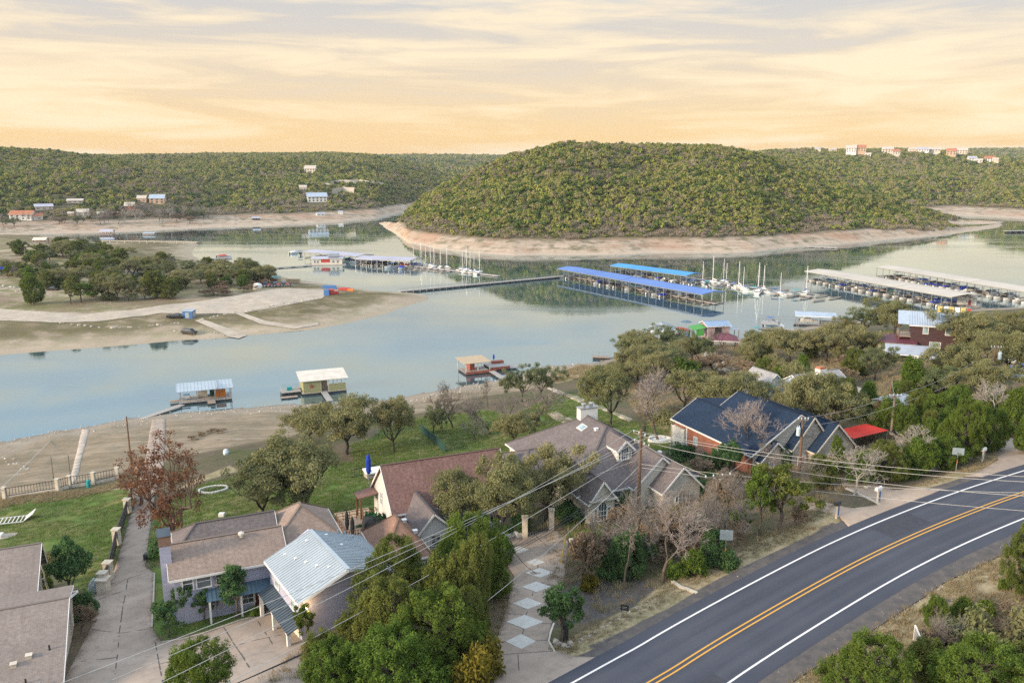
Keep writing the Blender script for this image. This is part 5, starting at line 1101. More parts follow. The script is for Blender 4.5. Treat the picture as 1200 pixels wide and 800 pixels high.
roof_slabs(r, [([(-7.0,-1.5,16.1),(1.5,-1.5,16.1),(1.5,3.4,17.2),(-7.0,3.4,17.2)], (1,0,0))], 'roof_maroon', .1, 'annex_roof'); m_ = MB(); m_.box(-6.7,-1.2,11,1.2,3.0,16.0); m_.build('annex_wall', M_['cream'], r); window(r, -5.6, -1.22, 14.3, 1.2, 1.2, '-y', glass='glass_pale'); window(r, -3.6, -1.22, 14.3, 1.0, 1.2, '-y', glass='glass_pale')
gable(r, -5.0, 4.0, -7.5, -2.0, 15.0, 14.9, 16.4, 'cream', 'metal_grey', 'x', .3, -4.4, trim='white', walls=False, th=.08); gable(r, 1.5, 8.0, -8.6, -3.2, 14.4, 14.3, 15.5, 'teal_wall', 'metal_grey', 'x', .3, -5.4, trim='white', walls=False, th=.08)
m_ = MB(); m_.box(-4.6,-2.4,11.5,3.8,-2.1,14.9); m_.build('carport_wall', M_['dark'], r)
for x, y, z in ((-4.8,-7.3,14.9),(-.4,-7.3,14.9),(7.7,-8.4,14.2),(1.7,-8.4,14.2)): m_ = MB(); m_.box(x-.1,y-.1,11.5,x+.1,y+.1,z); m_.build('post', M_['sign_back'], r)
m_ = MB(); m_.box(-.3,-7.0,11.5,3.8,-3.0,14.6); m_.build('shed_wall', M_['teal_wall'], r)
for x in (.2,1.1,2.0,2.9): m_ = MB(); m_.box(x,-7.1,12.6,x+.75,-7.02,14.5); m_.build('door', M_['white'], r)
m_ = MB(); m_.box(2.0,-4.0,11.5,7.7,-3.7,14.2); m_.build('carport_wall', M_['teal_wall'], r); window(r, 5.2, .28, 15.2, 2.2, 1.3, '-y', glass='glass_pale', bars=(0,0))
# ================================================================ the red shade cover beyond the navy roofed house
cp = at(1000,510,21.4); r = empty('carport', (cp[0],cp[1],0), A24, 'low carport under a sagging bright red fabric cover', 'carport'); r.scale = (.88,.88,1); m_ = MB(); n_ = 6
def rz_(x, y): return 21.2+.04*x-.06*y-.25*math.sin(math.pi*(x+.5)/7)*math.sin(math.pi*min(max((y+.6)/4.6,0),1))
for i in range(n_):
    for j in range(n_):
        q = [(-.5+7.0*a/n_+(.25*(b/n_)), -.6+4.6*b/n_) for a, b in ((i,j),(i+1,j),(i+1,j+1),(i,j+1))]; m_.slab([(x, y, rz_(x, y)) for x, y in q], .03)
m_.build('cover', M_['red'], r, True)
for x, y in ((-.4,-.5),(6.4,-.5),(-.2,3.9),(6.6,3.9)): q = MB(); q.tube((x,y,17.6),(x,y,rz_(x,y)),.06); q.build('post', M_['steel'], r)
r = empty('shed', tuple(G(1064,493,far=False)-Vector((0,0,.7))), A24, 'small red brick outbuilding with blue sheet roof behind the red cover', 'shed'); gable(r, -2.5, 2.5, 1.0, 5.0, -.5, 3.1, 3.7, 'brick', 'metal_grey', 'x', .3); window(r, 0, 1.0, 1.2, 1.2, 1.0)
# ---------------------------------------------------------------- boats
def hull(L_, B, H_, n=8, flat=.5):
    """a boat hull, bow at +x, with an open cockpit"""
    mb = MB(); st = []
    for i in range(n+1):
        t = i/n; x = -L_/2+L_*t; b = B/2*(1-max(0,(t-.45)/.55)**2.2)*(.9+.1*min(1,t*4)); st.append((x, max(b,.03), H_*(1+.25*t*t)))
    for (x0,b0,h0),(x1,b1,h1) in zip(st, st[1:]):
        k0, k1 = -.12, -.12+.1*(x1 > L_*.3)
        for s in (-1, 1):
            q = [(x0,s*b0,h0),(x1,s*b1,h1),(x1,s*b1*flat,k1),(x0,s*b0*flat,k0)]; mb.poly(q if s < 0 else q[::-1])
            q = [(x0,s*b0,h0),(x1,s*b1,h1),(x1,s*b1*.82,h1-.02),(x0,s*b0*.82,h0-.02)]; mb.poly(q[::-1] if s < 0 else q)
        fl = h0*.95 if x0 > L_*.12 else h0*.45; mb.poly([(x0,-b0*.82,fl),(x1,-b1*.82,fl if x0 > L_*.12 else h0*.45),(x1,b1*.82,fl if x0 > L_*.12 else h0*.45),(x0,b0*.82,fl)])
    x, b, h = st[0]; mb.poly([(x,-b,h),(x,-b*flat,-.12),(x,b*flat,-.12),(x,b,h)]); return mb
def motorboat(name, label, group, stripe, top, L_=7., B=2.4):
    r = empty(name, (0,0,0), 0, label, 'boat', group); hull(L_,B,.85).build('hull', M_['gel'], r)
    m_ = MB(); m_.beam((-L_*.4,-B/2*.93,.62),(L_*.18,-B/2*1.0,.68),.05,.16); m_.beam((-L_*.4,B/2*.93,.62),(L_*.18,B/2*1.0,.68),.05,.16); m_.build('stripe', M_[stripe], r)
    m_ = MB(); m_.hexa([(.5,-.9,.85),(.9,-.8,.85),(.9,.8,.85),(.5,.9,.85),(.2,-.8,1.5),(.3,-.75,1.5),(.3,.75,1.5),(.2,.8,1.5)]); m_.build('windscreen', M_['glass'], r)
    m_ = MB()
    if top == 'cover': m_.hexa([(-3.2,-1.1,.9),(1.2,-1.15,.9),(1.2,1.15,.9),(-3.2,1.1,.9),(-2.6,-.3,1.35),(.4,-.3,1.6),(.4,.3,1.6),(-2.6,.3,1.35)])
    else:
        m_.slab([(-2.4,-1.1,2.35),(.3,-1.1,2.35),(.3,1.1,2.35),(-2.4,1.1,2.35)], .06)
        for x in (-2.3,.2):
            for y in (-1.05,1.05): m_.beam((x,y,.8),(x,y,2.3),.05)
    m_.build('boat_cover' if top == 'cover' else 'canopy', M_[stripe], r)
    m_ = MB(); m_.box(-L_/2-.5,-.25,.0,-L_/2,.25,1.0); m_.build('outboard_motor', M_['black'], r); return r
def sailboat(label, group, cover='royal', L_=9., mast=12.):
    r = empty('sailboat', (0,0,0), 0, label, 'sailboat', group); hull(L_,2.9,1.0).build('hull', M_['gel'], r)
    m_ = MB(); m_.hexa([(-1.6,-.9,.95),(2.4,-.6,1.0),(2.4,.6,1.0),(-1.6,.9,.95),(-1.3,-.75,1.5),(1.9,-.45,1.4),(1.9,.45,1.4),(-1.3,.75,1.5)]); m_.build('cabin', M_['white'], r)
    m_ = MB(); m_.tube((.9,0,.9),(.9,0,mast),.15,.11,6); m_.beam((.9,-.9,mast*.55),(.9,.9,mast*.55),.05); m_.build('mast', M_['white'], r)
    m_ = MB(); m_.tube((.8,0,2.1),(-3.4,0,2.0),.10,.10,6); m_.build('boom', M_['steel'], r); m_ = MB(); m_.tube((.6,0,2.3),(-3.2,0,2.15),.24,.16,6); m_.build('sail_cover', M_[cover], r)
    m_ = MB()
    for e_ in ((L_/2-.1,0,1.1),(-L_/2+.1,0,1.0),(.7,-1.3,.95),(.7,1.3,.95)): m_.tube((.9,0,mast-.2),e_,.022,.022,3)
    m_.build('rigging', M_['steel'], r); return r
BO = [motorboat('motorboat', 'x', 'motorboats moored in the covered slips', c_, t_) for c_, t_ in (('royal','cover'),('blue_paint','canopy'),('white','cover'),('red_paint','cover'),('teal','canopy'),('black','cover'))]
_used = set()
def put(proto, p, rz, label, scale=1., group=None):
    o = proto if id(proto) not in _used else copy_tree(proto); _used.add(id(proto)); o.location = p; o.rotation_euler = (0,0,rz); o.scale = (scale,)*3; o['label'] = label
    if group: o['group'] = group
    return o
COLN = ['with royal blue cover','with blue canopy','with white cover','with red cover','with turquoise canopy','with black cover']
def covered_dock(label, place, c0, c1, c2, c3, zr, mat, n, boats, sides=(1,1), group='covered boat docks'):
    """roof corners read at height zr; c0,c1 the near long edge, c3,c2 the far one"""
    q = [Vector(at(*c_, zr)) for c_ in (c0,c1,c2,c3)]; ex = (q[1]-q[0]); L_ = ex.length; ex.normalize(); ey = Vector((-ex.y,ex.x,0)); Wd = abs(((q[3]-q[0]).dot(ey)+(q[2]-q[1]).dot(ey))/2)
    r = empty('covered_dock', (q[0].x,q[0].y,0), math.atan2(ex.y,ex.x), label, 'boat dock', group); k_ = max(2, int(L_/25))
    for i in range(k_):
        a, b = L_*i/k_, L_*(i+1)/k_-.25; dz = .06*(i % 2)
        ro = roof_slabs(r, [([(a,-.3,zr+dz),(b,-.3,zr+dz),(b,Wd/2,zr+.8+dz),(a,Wd/2,zr+.8+dz)], (1,0,0)), ([(a,Wd/2,zr+.8+dz),(b,Wd/2,zr+.8+dz),(b,Wd+.3,zr+dz),(a,Wd+.3,zr+dz)], (1,0,0))], mat, .18)
    m_ = MB(); m_.box(-1,Wd/2-1.1,.25,L_+1.5,Wd/2+1.1,.6); m_.build('walkway', M_['wood_grey'], r)
    for i in range(n+1):
        x = .4+(L_-.8)*i/n
        for s, y0, y1 in ((-1,.2,Wd/2-1.1),(1,Wd/2+1.1,Wd-.2)):
            m_ = MB(); m_.box(x-.4,y0,.2,x+.4,y1,.52); m_.build('finger_pier', M_['wood'], r)
            yy = .2 if s < 0 else Wd-.2; m_ = MB(); m_.box(x-.09,yy-.09,-.3,x+.09,yy+.09,zr); m_.build('post', M_['steel'], r)
    m_ = MB()
    for y in (0,.02+Wd): m_.beam((0,y,zr-.35),(L_,y,zr-.35),.12,.3)
    for i in range(n+1): x = .4+(L_-.8)*i/n; m_.beam((x,0,zr-.25),(x,Wd,zr-.25),.1,.25)
    m_.build('truss', M_['steel'], r)
    M4 = Matrix.Translation(r.location) @ Matrix.Rotation(math.atan2(ex.y,ex.x), 4, 'Z'); w_ = L_/n
    for i in range(n):
        for s, y in ((0,Wd*.24),(1,Wd*.76)):
            if not sides[s] or random.random() > boats: continue
            k = random.choice((0,1,1,2,5,4,5,5,0,1,5,1)); p = M4 @ Vector((.4+(L_-.8)*(i+.5)/n+random.uniform(-.3,.3), y+random.uniform(-.6,.6), .05))
            put(BO[k], p, r.rotation_euler.z+(-math.pi/2 if s == 0 else math.pi/2)+(math.pi if random.random() < .4 else 0), 'motorboat %s, %s of %s, %s' % (COLN[k], ('left end','left middle','right middle','right end')[min(3, int(4*i/n))], place, 'shore side' if s == 0 else 'lake side'), min(1., w_*.36), 'motorboats moored in the covered slips')
    return r
covered_dock('long floating dock under a bright blue roof at the end of the footbridge', 'nearer bright blue roof', (653,314.5), (824,345), (851,340), (667,313), 4.6, 'roof_blue', 22, .5, (1,1))
covered_dock('floating dock with azure blue roof behind the longer blue roofed dock', 'azure blue roof', (715,311), (805,323), (824,320), (731,309.5), 4.6, 'roof_azure', 14, .55)
covered_dock('long tan roofed dock ending beside the small white marina office', 'nearer tan roof', (943,317.5), (1116,348), (1156,345), (962,315), 5.2, 'roof_tan', 18, .92)
covered_dock('tan roofed dock farthest to the right, running out of the frame', 'farther tan roof', (1027,312.6), (1206,342.5), (1225,337), (1044,312), 5.2, 'roof_tan', 20, .92)
covered_dock('lilac roofed dock at the far end of the left marina', 'outer lilac roof', (356,294.6), (418,300.5), (424,298), (375,291.5), 4.2, 'roof_lilac', 9, .7)
covered_dock('lilac roofed dock next to the moored sailboats of the left marina', 'inner lilac roof', (415.5,303), (481,305.5), (494,301.5), (438,300), 4.2, 'roof_lilac', 10, .8)
# floating office, footbridge, finger docks
p0 = at(366,311); r = empty('floating_office', (p0[0],p0[1],0), math.radians(8), 'two storey floating marina office with red sign at left marina', 'building')
gable(r, 0, 17, 0, 9, .3, 4.0, 4.8, 'offwhite', 'roof_lilac', 'x', .6); m_ = MB(); m_.box(-1,-1.5,.0,19,10,.3); m_.build('float', M_['wood_grey'], r); m_ = MB(); m_.box(5,-.08,1.6,10,-.02,3.4); m_.build('sign_panel', M_['red_paint'], r); m_ = MB(); m_.box(9,1,4.6,15,7,6.4); m_.build('upper_room', M_['metal_grey'], r)
for x in (1.5,3.2,12,14.5): window(r, x, 0, 1.4, 1.1, 1.3)
def pier(name, label, a, b, w, z=.5, n=None, mat='wood_grey', group=None, cat='pier', rail=False):
    a, b = Vector(at(*a, z)), Vector(at(*b, z)); d = b-a; L_ = d.length; rz = math.atan2(d.y, d.x); r = empty(name, (a.x,a.y,0), rz, label, cat, group); n = n or max(2, int(L_/6))
    for i in range(n): m_ = MB(); m_.box(L_*i/n+.06,-w/2,z-.35,L_*(i+1)/n-.06,w/2,z); m_.build('deck_section', M_[mat], r); m_ = MB(); m_.box(L_*(i+.5)/n-.8,-w/2-.25,-.2,L_*(i+.5)/n+.8,w/2+.25,z-.36); m_.build('float', M_['black'], r)
    if rail:
        m_ = MB()
        for s in (-1,1):
            m_.beam((0,s*w/2,z+1),(L_,s*w/2,z+1),.08)
            for i in range(n+1): m_.beam((L_*i/n,s*w/2,z),(L_*i/n,s*w/2,z+1),.08)
        m_.build('railing', M_['steel'], r)
    return r
pier('footbridge', 'long floating footbridge from the peninsula tip to the blue roofed dock', (468,341), (655,323.5), 2.6, .9, 26, cat='footbridge', rail=True)
pier('pier', 'floating walkway from the tree covered shore to the marina office', (322,313.5), (365,310.5), 2.2, .6)
P1 = pier('pier', 'finger pier of the sailboats beside the left marina', (480,311), (585,323), 2.4, .6); P2 = pier('pier', 'finger pier of the sailboats beyond the blue roofed dock', (800,324), (952,347), 2.6, .6)
pier('pier', 'low grey jetty on the rosy shore under the wooded hill', (945,288.5), (982,290), 4.5, .8); pier('pier', 'far dock in the inlet at the right edge', (1178,270.5), (1206,270), 5, 1.6); pier('pier', 'dock with white boat in the bay behind peninsula trees', (242,303), (272,302), 2.4, .6)
SB = [sailboat('x', 'sailboats moored at the finger piers', c_) for c_ in ('royal','white','blue_paint')]
SL = ['sailboat with royal blue sail cover', 'all white sailboat', 'sailboat with mid blue sail cover']
i = 0
for pts, where in (([(484,309),(493,310.5),(499,312),(505,313.5),(508,314),(516,314),(524,315),(541,317),(546,318.5),(551,319.5),(556,320),(561,321)], 'at the left marina finger pier'), ([(823.5,333),(836,333),(847,331.5),(851,332),(866,338),(872,340),(888,343.5),(895,341),(915,345.5),(944,345)], 'at the pier by the blue roofed docks')):
    for k, (px, py) in enumerate(pts):
        p = at(px, py); q = i % 3; o = put(SB[q], (p[0], p[1], .0), math.radians(60+8*(i*37 % 7)), SL[q]+' moored '+where, .82+.08*(i*53 % 5)); i += 1
for P_, L_, n in ((P1, 42, 7), (P2, 95, 13)):
    for k in range(n):
        for s in (-1, 1): m_ = MB(); m_.box(4+(L_-6)*k/n-.5, s*1.4 if s > 0 else -9.4, .25, 4+(L_-6)*k/n+.5, 9.4 if s > 0 else -1.4, .58); m_.build('finger_pier', M_['wood'], P_)
for k, (px, py) in enumerate(((442,308),(452,309.5),(463,311),(472,312.5),(433,307),(458,314),(470,315.5),(398,309),(408,308),(263,301.5),(345,297),(352,299))):
    p = at(px, py); put(BO[(k*5) % 6], (p[0],p[1],.0), .4+k*.7, ['motorboat %s tied up among the docks of the left marina','motorboat %s beside the lilac roofed dock'][k % 2] % COLN[(k*5) % 6], 1.25, 'loose motorboats of the left marina')
for k, (px, py) in enumerate(((812,334),(828,335.5),(858,337),(880,342),(905,344),(930,346))): p = at(px, py); put(BO[(k*3+1) % 6], (p[0],p[1],.0), 1+k*.5, 'motorboat %s at the open slips beside the sailboats' % COLN[(k*3+1) % 6], 1.1, 'motorboats at the open slips')
# marina office at the tan docks, water slides
p0 = at(1121,357.5); r = empty('marina_office', (p0[0],p0[1],.0), math.radians(-28), 'small white floating building with blue end wall by the tan dock', 'building')
gable(r, 0, 7, 0, 4.5, .4, 3.6, 4.7, 'white', 'roof_tan', 'x', .25); m_ = MB(); m_.box(-.12,-.02,.5,-.02,4.5,3.5); m_.build('end_wall', M_['blue_paint'], r); m_ = MB(); m_.box(-1,-1.2,.1,8.5,5.5,.4); m_.build('float', M_['wood_grey'], r); door(r, 4.6, 0, .4, 1, 2, mat='red_paint')
p0 = G(1114,366); r = empty('water_slide', (p0.x,p0.y,p0.z), math.radians(-25), 'yellow inflatable water slides with white panels on the shore', 'slide')
for k, (x, L_, m) in enumerate(((-4.6,5,'yellow'),(-2.6,4.4,'white'),(-.6,5,'yellow'),(1.4,4.4,'white'),(3.4,4,'yellow'))): m_ = MB(); m_.hexa([(x,0,-.4),(x+1.7,0,-.4),(x+1.9,L_,-.3),(x+.2,L_,-.3),(x,0,.35),(x+1.7,0,.35),(x+1.9,L_,1.5),(x+.2,L_,1.5)]); m_.build('slide_lane', M_[m], r)
m_ = MB(); m_.box(5.6,1,-.3,7.0,2.4,1.5); m_.build('tower', M_['red_paint'], r)
# ---------------------------------------------------------------- private docks of the near shore
def star(root, x, y, z, R_, mat):
    m_ = MB(); pts = [(x+(R_ if i % 2 == 0 else R_*.42)*math.sin(math.pi*i/5), y, z+(R_ if i % 2 == 0 else R_*.42)*math.cos(math.pi*i/5)) for i in range(10)]; c_ = (x,y-.08,z)
    for i in range(10): m_.poly([c_, pts[(i+1)%10], pts[i]])
    return m_.build('star', M_[mat], root)
def float_deck(r, x0, y0, x1, y1, z=.55, n=None, mat='wood_grey'):
    n = n or max(3, int((x1-x0)/.8))
    for i in range(n): m_ = MB(); m_.box(x0+(x1-x0)*i/n+.02,y0,z-.1,x0+(x1-x0)*(i+1)/n-.02,y1,z); m_.build('plank', M_[mat], r)
    m_ = MB(); m_.box(x0+.15,y0+.15,-.3,x1-.15,y1-.15,z-.1); m_.build('float', M_['black'], r)
def frame_posts(r, xs, ys, z0, z1, mat='white', w=.16):
    for x in xs:
        for y in ys: m_ = MB(); m_.box(x-w/2,y-w/2,z0,x+w/2,y+w/2,z1); m_.build('post', M_[mat], r)
def gangway(label, a, b, za, zb, w=1.4, group=None):
    a, b = Vector((*a[:2],za)), Vector((*b[:2],zb)); d = b-a; L_ = d.length; r = empty('gangway', a, math.atan2(d.y,d.x), label, 'gangway', group); n = max(3, int(L_/1.2)); sl = (zb-za)/L_
    for i in range(n): m_ = MB(); x0, x1 = L_*i/n, L_*(i+1)/n-.04; m_.hexa([(x0,-w/2,sl*x0-.12),(x1,-w/2,sl*x1-.12),(x1,w/2,sl*x1-.12),(x0,w/2,sl*x0-.12),(x0,-w/2,sl*x0),(x1,-w/2,sl*x1),(x1,w/2,sl*x1),(x0,w/2,sl*x0)]); m_.build('plank', M_['wood_grey'], r)
    return r
p0 = at(211,475); r = empty('boat_dock', (p0[0],p0[1],0), math.radians(22), 'floating boat dock with pale ribbed roof and blue boat, nearest the long driveway', 'boat dock'); z_ = 3.35
float_deck(r, 0, 0, 12, 6.5); ro = roof_slabs(r, [([(-.6,-.3,z_),(12.3,-.3,z_),(12.3,6.6,z_+.5),(-.6,6.6,z_+.5)], (1,0,0))], 'metal_roof', .1); seams(ro, [((-.6,-.3,z_),(12.3,-.3,z_),(12.3,6.6,z_+.5),(-.6,6.6,z_+.5))], 16, 'metal_roof', .06, .07); m_ = MB(); m_.box(8.6,-.35,z_+.1,8.75,6.65,z_+.66); m_.build('ridge_strip', M_['metal_grey'], ro)
frame_posts(r, (.2,4,8,11.8), (.1,6.3), .5, z_, 'steel'); m_ = MB(); m_.box(7.0,3.6,.55,7.9,5.8,2.6); m_.build('locker', M_['green_dark'], r); m_ = MB(); m_.box(8.3,2.6,.55,10.6,4.6,2.2); m_.build('cabinet', M_['orange'], r); m_ = MB(); m_.box(4.2,4,.55,6.4,6,2.0); m_.build('cabinet', M_['offwhite'], r); m_ = MB(); m_.box(6.2,-2.3,.3,8,0,.5); m_.build('swim_step', M_['wood'], r)
m_ = MB(); m_.box(-2.2,2.2,.3,-.1,3.6,.6); m_.build('side_step', M_['wood'], r)
p = Matrix.Translation(r.location) @ Matrix.Rotation(math.radians(22),4,'Z') @ Vector((2.2,3.2,.45)); put(BO[1], p, math.radians(22), 'small motorboat with blue canopy inside the pale roofed dock', .55, '')
gangway('sloping plank gangway from the concrete ramp to the pale roofed dock', at(166,492), at(214,476), .35, .5, 1.6)
p0 = at(356,463.5); r = empty('boat_house', (p0[0],p0[1],0), math.radians(22), 'olive green floating boathouse with white roof and a rust red star', 'boathouse'); z_ = 3.7
float_deck(r, -.4, -.3, 10.8, 6.2); ro = roof_slabs(r, [([(-.8,-.4,z_),(11.2,-.4,z_),(11.2,6.6,z_+1.1),(-.8,6.6,z_+1.1)], (1,0,0))], 'offwhite', .14)
m_ = MB(); m_.box(0,0,.55,4.3,.15,z_); m_.build('wall', M_['green_wall'], r); m_ = MB(); m_.box(0,.16,.55,.15,6,z_); m_.build('wall', M_['green_wall'], r); m_ = MB(); m_.box(6.3,0,.55,10.5,.15,2.4); m_.build('wall', M_['green_wall'], r); m_ = MB(); m_.box(4.3,2.4,.55,6.3,2.55,z_); m_.build('inner_wall', M_['tan'], r); star(r, 2.0, -.03, 2.2, .75, 'wood_red')
frame_posts(r, (4.35,6.3,8.4,10.5), (.1,6.0), .5, z_, 'offwhite'); float_deck(r, -5.2, 1.2, -.4, 5.6, .9); float_deck(r, -5.6,-1.6,-1.6,-.2,.35, mat='wood')
m_ = MB(); m_.box(-3.6,3,.9,-2.4,4,1.7); m_.build('seat', M_['teal'], r); m_ = MB()
for z in (1.35,1.8):
    m_.beam((-5.1,5.5,z),(-.4,5.5,z),.07); m_.beam((-5.1,1.3,z),(-5.1,5.5,z),.07)
m_.build('railing', M_['sign_back'], r)
gangway('straight plank gangway up to the shore from the olive boathouse', at(379.5,461), at(387,473), .6, .75, 1.5)
p0 = at(546,440); r = empty('boat_dock', (p0[0],p0[1],0), math.radians(24), 'red stained floating dock with tan roof and blue parasol', 'boat dock'); z_ = 3.4
float_deck(r, 0,0,7.5,6.5,.6); roof_slabs(r, [([(-.6,-.5,z_),(7.4,-.5,z_),(7.4,6.8,z_+.35),(-.6,6.8,z_+.35)], (1,0,0))], 'tan', .14); frame_posts(r, (0.1,3.6,7.1), (0,6.4), .5, z_, 'offwhite'); m_ = MB(); m_.box(2.2,2.6,.6,3.6,5.6,3.0); m_.build('locker', M_['wood_red'], r)
float_deck(r, 7.6,1.0,13.6,6.4,1.25, mat='wood_grey'); m_ = MB(); m_.box(7.6,.9,.5,13.6,1.0,1.2); m_.box(0,-.12,.25,9,-.02,.95); m_.build('skirt_board', M_['wood_red'], r); m_ = MB(); m_.box(10,4.8,1.25,13.4,6.2,1.9); m_.build('bench', M_['wood_red'], r); m_ = MB(); m_.box(13.7,1,.3,16.5,5,.6); m_.build('swim_step', M_['wood_grey'], r)
m_ = MB(); m_.tube((10.6,5.6,1.2),(10.6,5.6,3.6),.05); m_.lathe([(.25,2.5),(.32,3.3),(.1,3.9)], 8, (10.6,5.6,0)); m_.build('folded_parasol', M_['royal'], r)
gangway('pale gangway from the red stained dock to the shore', at(576,437.5), at(592,446.5), .75, .6, 1.6)
p0 = at(694,421); r = empty('swim_platform', (p0[0],p0[1],0), math.radians(-12), 'small dark railed swim platform off the brown point', 'platform'); float_deck(r, 0,0,5,2.6,.7,mat='wood'); m_ = MB()
for x in (0,1.7,3.4,5): m_.beam((x,2.5,.7),(x,2.5,1.8),.07)
m_.beam((0,2.5,1.8),(5,2.5,1.8),.07); m_.beam((0,0,.7),(0,0,1.8),.07); m_.build('railing', M_['steel'], r)
# pavilions and docks by the point on the right
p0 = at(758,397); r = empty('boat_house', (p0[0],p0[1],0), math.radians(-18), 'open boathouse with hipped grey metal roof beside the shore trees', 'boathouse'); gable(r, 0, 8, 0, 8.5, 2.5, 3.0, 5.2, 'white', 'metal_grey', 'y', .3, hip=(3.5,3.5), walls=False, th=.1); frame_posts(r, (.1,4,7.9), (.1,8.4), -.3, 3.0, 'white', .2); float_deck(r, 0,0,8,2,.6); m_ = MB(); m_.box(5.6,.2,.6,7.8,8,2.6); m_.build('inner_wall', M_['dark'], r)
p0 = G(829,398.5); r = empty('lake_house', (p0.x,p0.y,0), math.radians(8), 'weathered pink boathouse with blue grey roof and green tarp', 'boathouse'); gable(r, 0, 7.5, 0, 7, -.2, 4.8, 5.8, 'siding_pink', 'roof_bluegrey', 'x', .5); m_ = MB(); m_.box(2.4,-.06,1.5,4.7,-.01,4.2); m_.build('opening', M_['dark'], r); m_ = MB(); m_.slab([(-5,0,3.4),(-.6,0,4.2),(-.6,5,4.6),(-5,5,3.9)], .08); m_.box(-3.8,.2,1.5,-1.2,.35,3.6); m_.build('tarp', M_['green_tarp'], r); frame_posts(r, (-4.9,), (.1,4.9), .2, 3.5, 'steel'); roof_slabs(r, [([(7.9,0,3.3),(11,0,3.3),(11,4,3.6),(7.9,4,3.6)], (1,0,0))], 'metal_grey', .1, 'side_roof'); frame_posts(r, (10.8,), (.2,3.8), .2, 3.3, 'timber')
p0 = G(835,409); r = empty('pavilion', (p0.x,p0.y,p0.z), math.radians(-10), 'open pavilion with hipped maroon metal roof in front of the pink boathouse', 'pavilion'); gable(r, 0, 7, 0, 6, 0, 2.9, 4.3, 'timber', 'roof_maroon', 'x', .5, hip=(3,3), walls=False, th=.1); frame_posts(r, (.1,3.5,6.9), (.1,5.9), -.4, 2.9, 'timber', .3)
p0 = at(933,380.5); r = empty('boat_dock', (p0[0],p0[1],0), math.radians(-16), 'open boat lift dock with slate blue roof, left of the tall maroon house', 'boat dock'); gable(r, 0, 13, 0, 8, 2, 3.5, 4.4, 'white', 'metal_blue', 'x', .4, walls=False, th=.1); frame_posts(r, (.1,4.3,8.6,12.9), (.1,7.9), -.3, 3.5, 'steel', .18); float_deck(r, -1,-1.2,14.5,.8,.6); float_deck(r, 8.5,1,12.5,7.8,.8); put(BO[2], Matrix.Translation(r.location) @ Matrix.Rotation(math.radians(-16),4,'Z') @ Vector((4.5,4,.7)), math.radians(-16), 'motorboat with white cover on the lift under the slate blue roof', .9, '')
p0 = at(889,387); r = empty('boat_dock', (p0[0],p0[1],0), math.radians(-14), 'roofless steel framed dock left of the slate blue roofed dock', 'boat dock'); float_deck(r, 0,0,14,3,.6); frame_posts(r, (.1,7,13), (.1,6), -.3, 4.2, 'steel', .16); m_ = MB(); m_.beam((0,.1,4.2),(13,.1,4.2),.16); m_.beam((0,6,4.2),(13,6,4.2),.16); m_.beam((0,.1,4.2),(0,6,4.2),.16); m_.beam((7,.1,4.2),(7,6,4.2),.16); m_.beam((13,.1,4.2),(13,6,4.2),.16); m_.build('frame', M_['steel'], r); float_deck(r, 14.5,0,22,2.4,.5); m_ = MB(); m_.slab([(1,.5,2.2),(6.5,.5,2.2),(6.5,5.5,2.4),(1,5.5,2.4)], .1); m_.build('cover', M_['wood_grey'], r)
for k, (px, py, s) in enumerate(((905,379,1.),(915,384,.9),(797,388.5,1.0),(884,390,.8))): p = at(px, py); put(BO[(k+1) % 6], (p[0],p[1],.05), .3+k, ['motorboat with white cover at the roofless steel framed dock','motorboat with red cover by the slate blue roofed dock','motorboat with turquoise canopy moored beside the pink boathouse','motorboat with black cover close to the roofless dock'][k], s, '')
p0 = at(804,386); r = empty('parasol', (p0[0],p0[1],.4), 0, 'dark teal parasol on the water side of the pink boathouse', 'parasol'); m_ = MB(); m_.tube((0,0,0),(0,0,2.6),.05); m_.build('pole', M_['steel'], r); m_ = MB(); m_.lathe([(2.0,2.3),(1.0,2.75),(.05,3.0)], 10); m_.build('canopy', M_['awning_blue'], r); m_ = MB(); m_.box(-1.5,-1.5,-.5,1.5,1.5,.0); m_.build('base', M_['wood_grey'], r)
# ---------------------------------------------------------------- far houses
for h_, p in zip(FARH, FARP):
    px, py, wpx, hpx, wm, rm, lab = h_; m = mpp(p); w_ = wpx*m*.92; hh = hpx*m; r = empty('far_house', (p.x,p.y,p.z), math.atan2(-p.x, p.y)*.7+random.uniform(-.25,.25), lab, 'house', 'houses of the ridge skyline' if lab.startswith('pale ridge') else None)
    dp = w_*.7; gable(r, -w_/2, w_/2, 0, dp, -dp*.5, hh*.62, hh, wm, rm, 'x', w_*.04, trim='offwhite')
    n = max(2, int(w_/4))
    for i in range(n):
        for z in ([.18] if hh < 7 else [.10,.36]): x = -w_/2+w_*(i+.5)/n; m_ = MB(); m_.box(x-w_*.16/n*1.3,-.06,hh*z,x+w_*.16/n*1.3,.0,hh*(z+.17)); m_.build('window', M_['glass'], r)
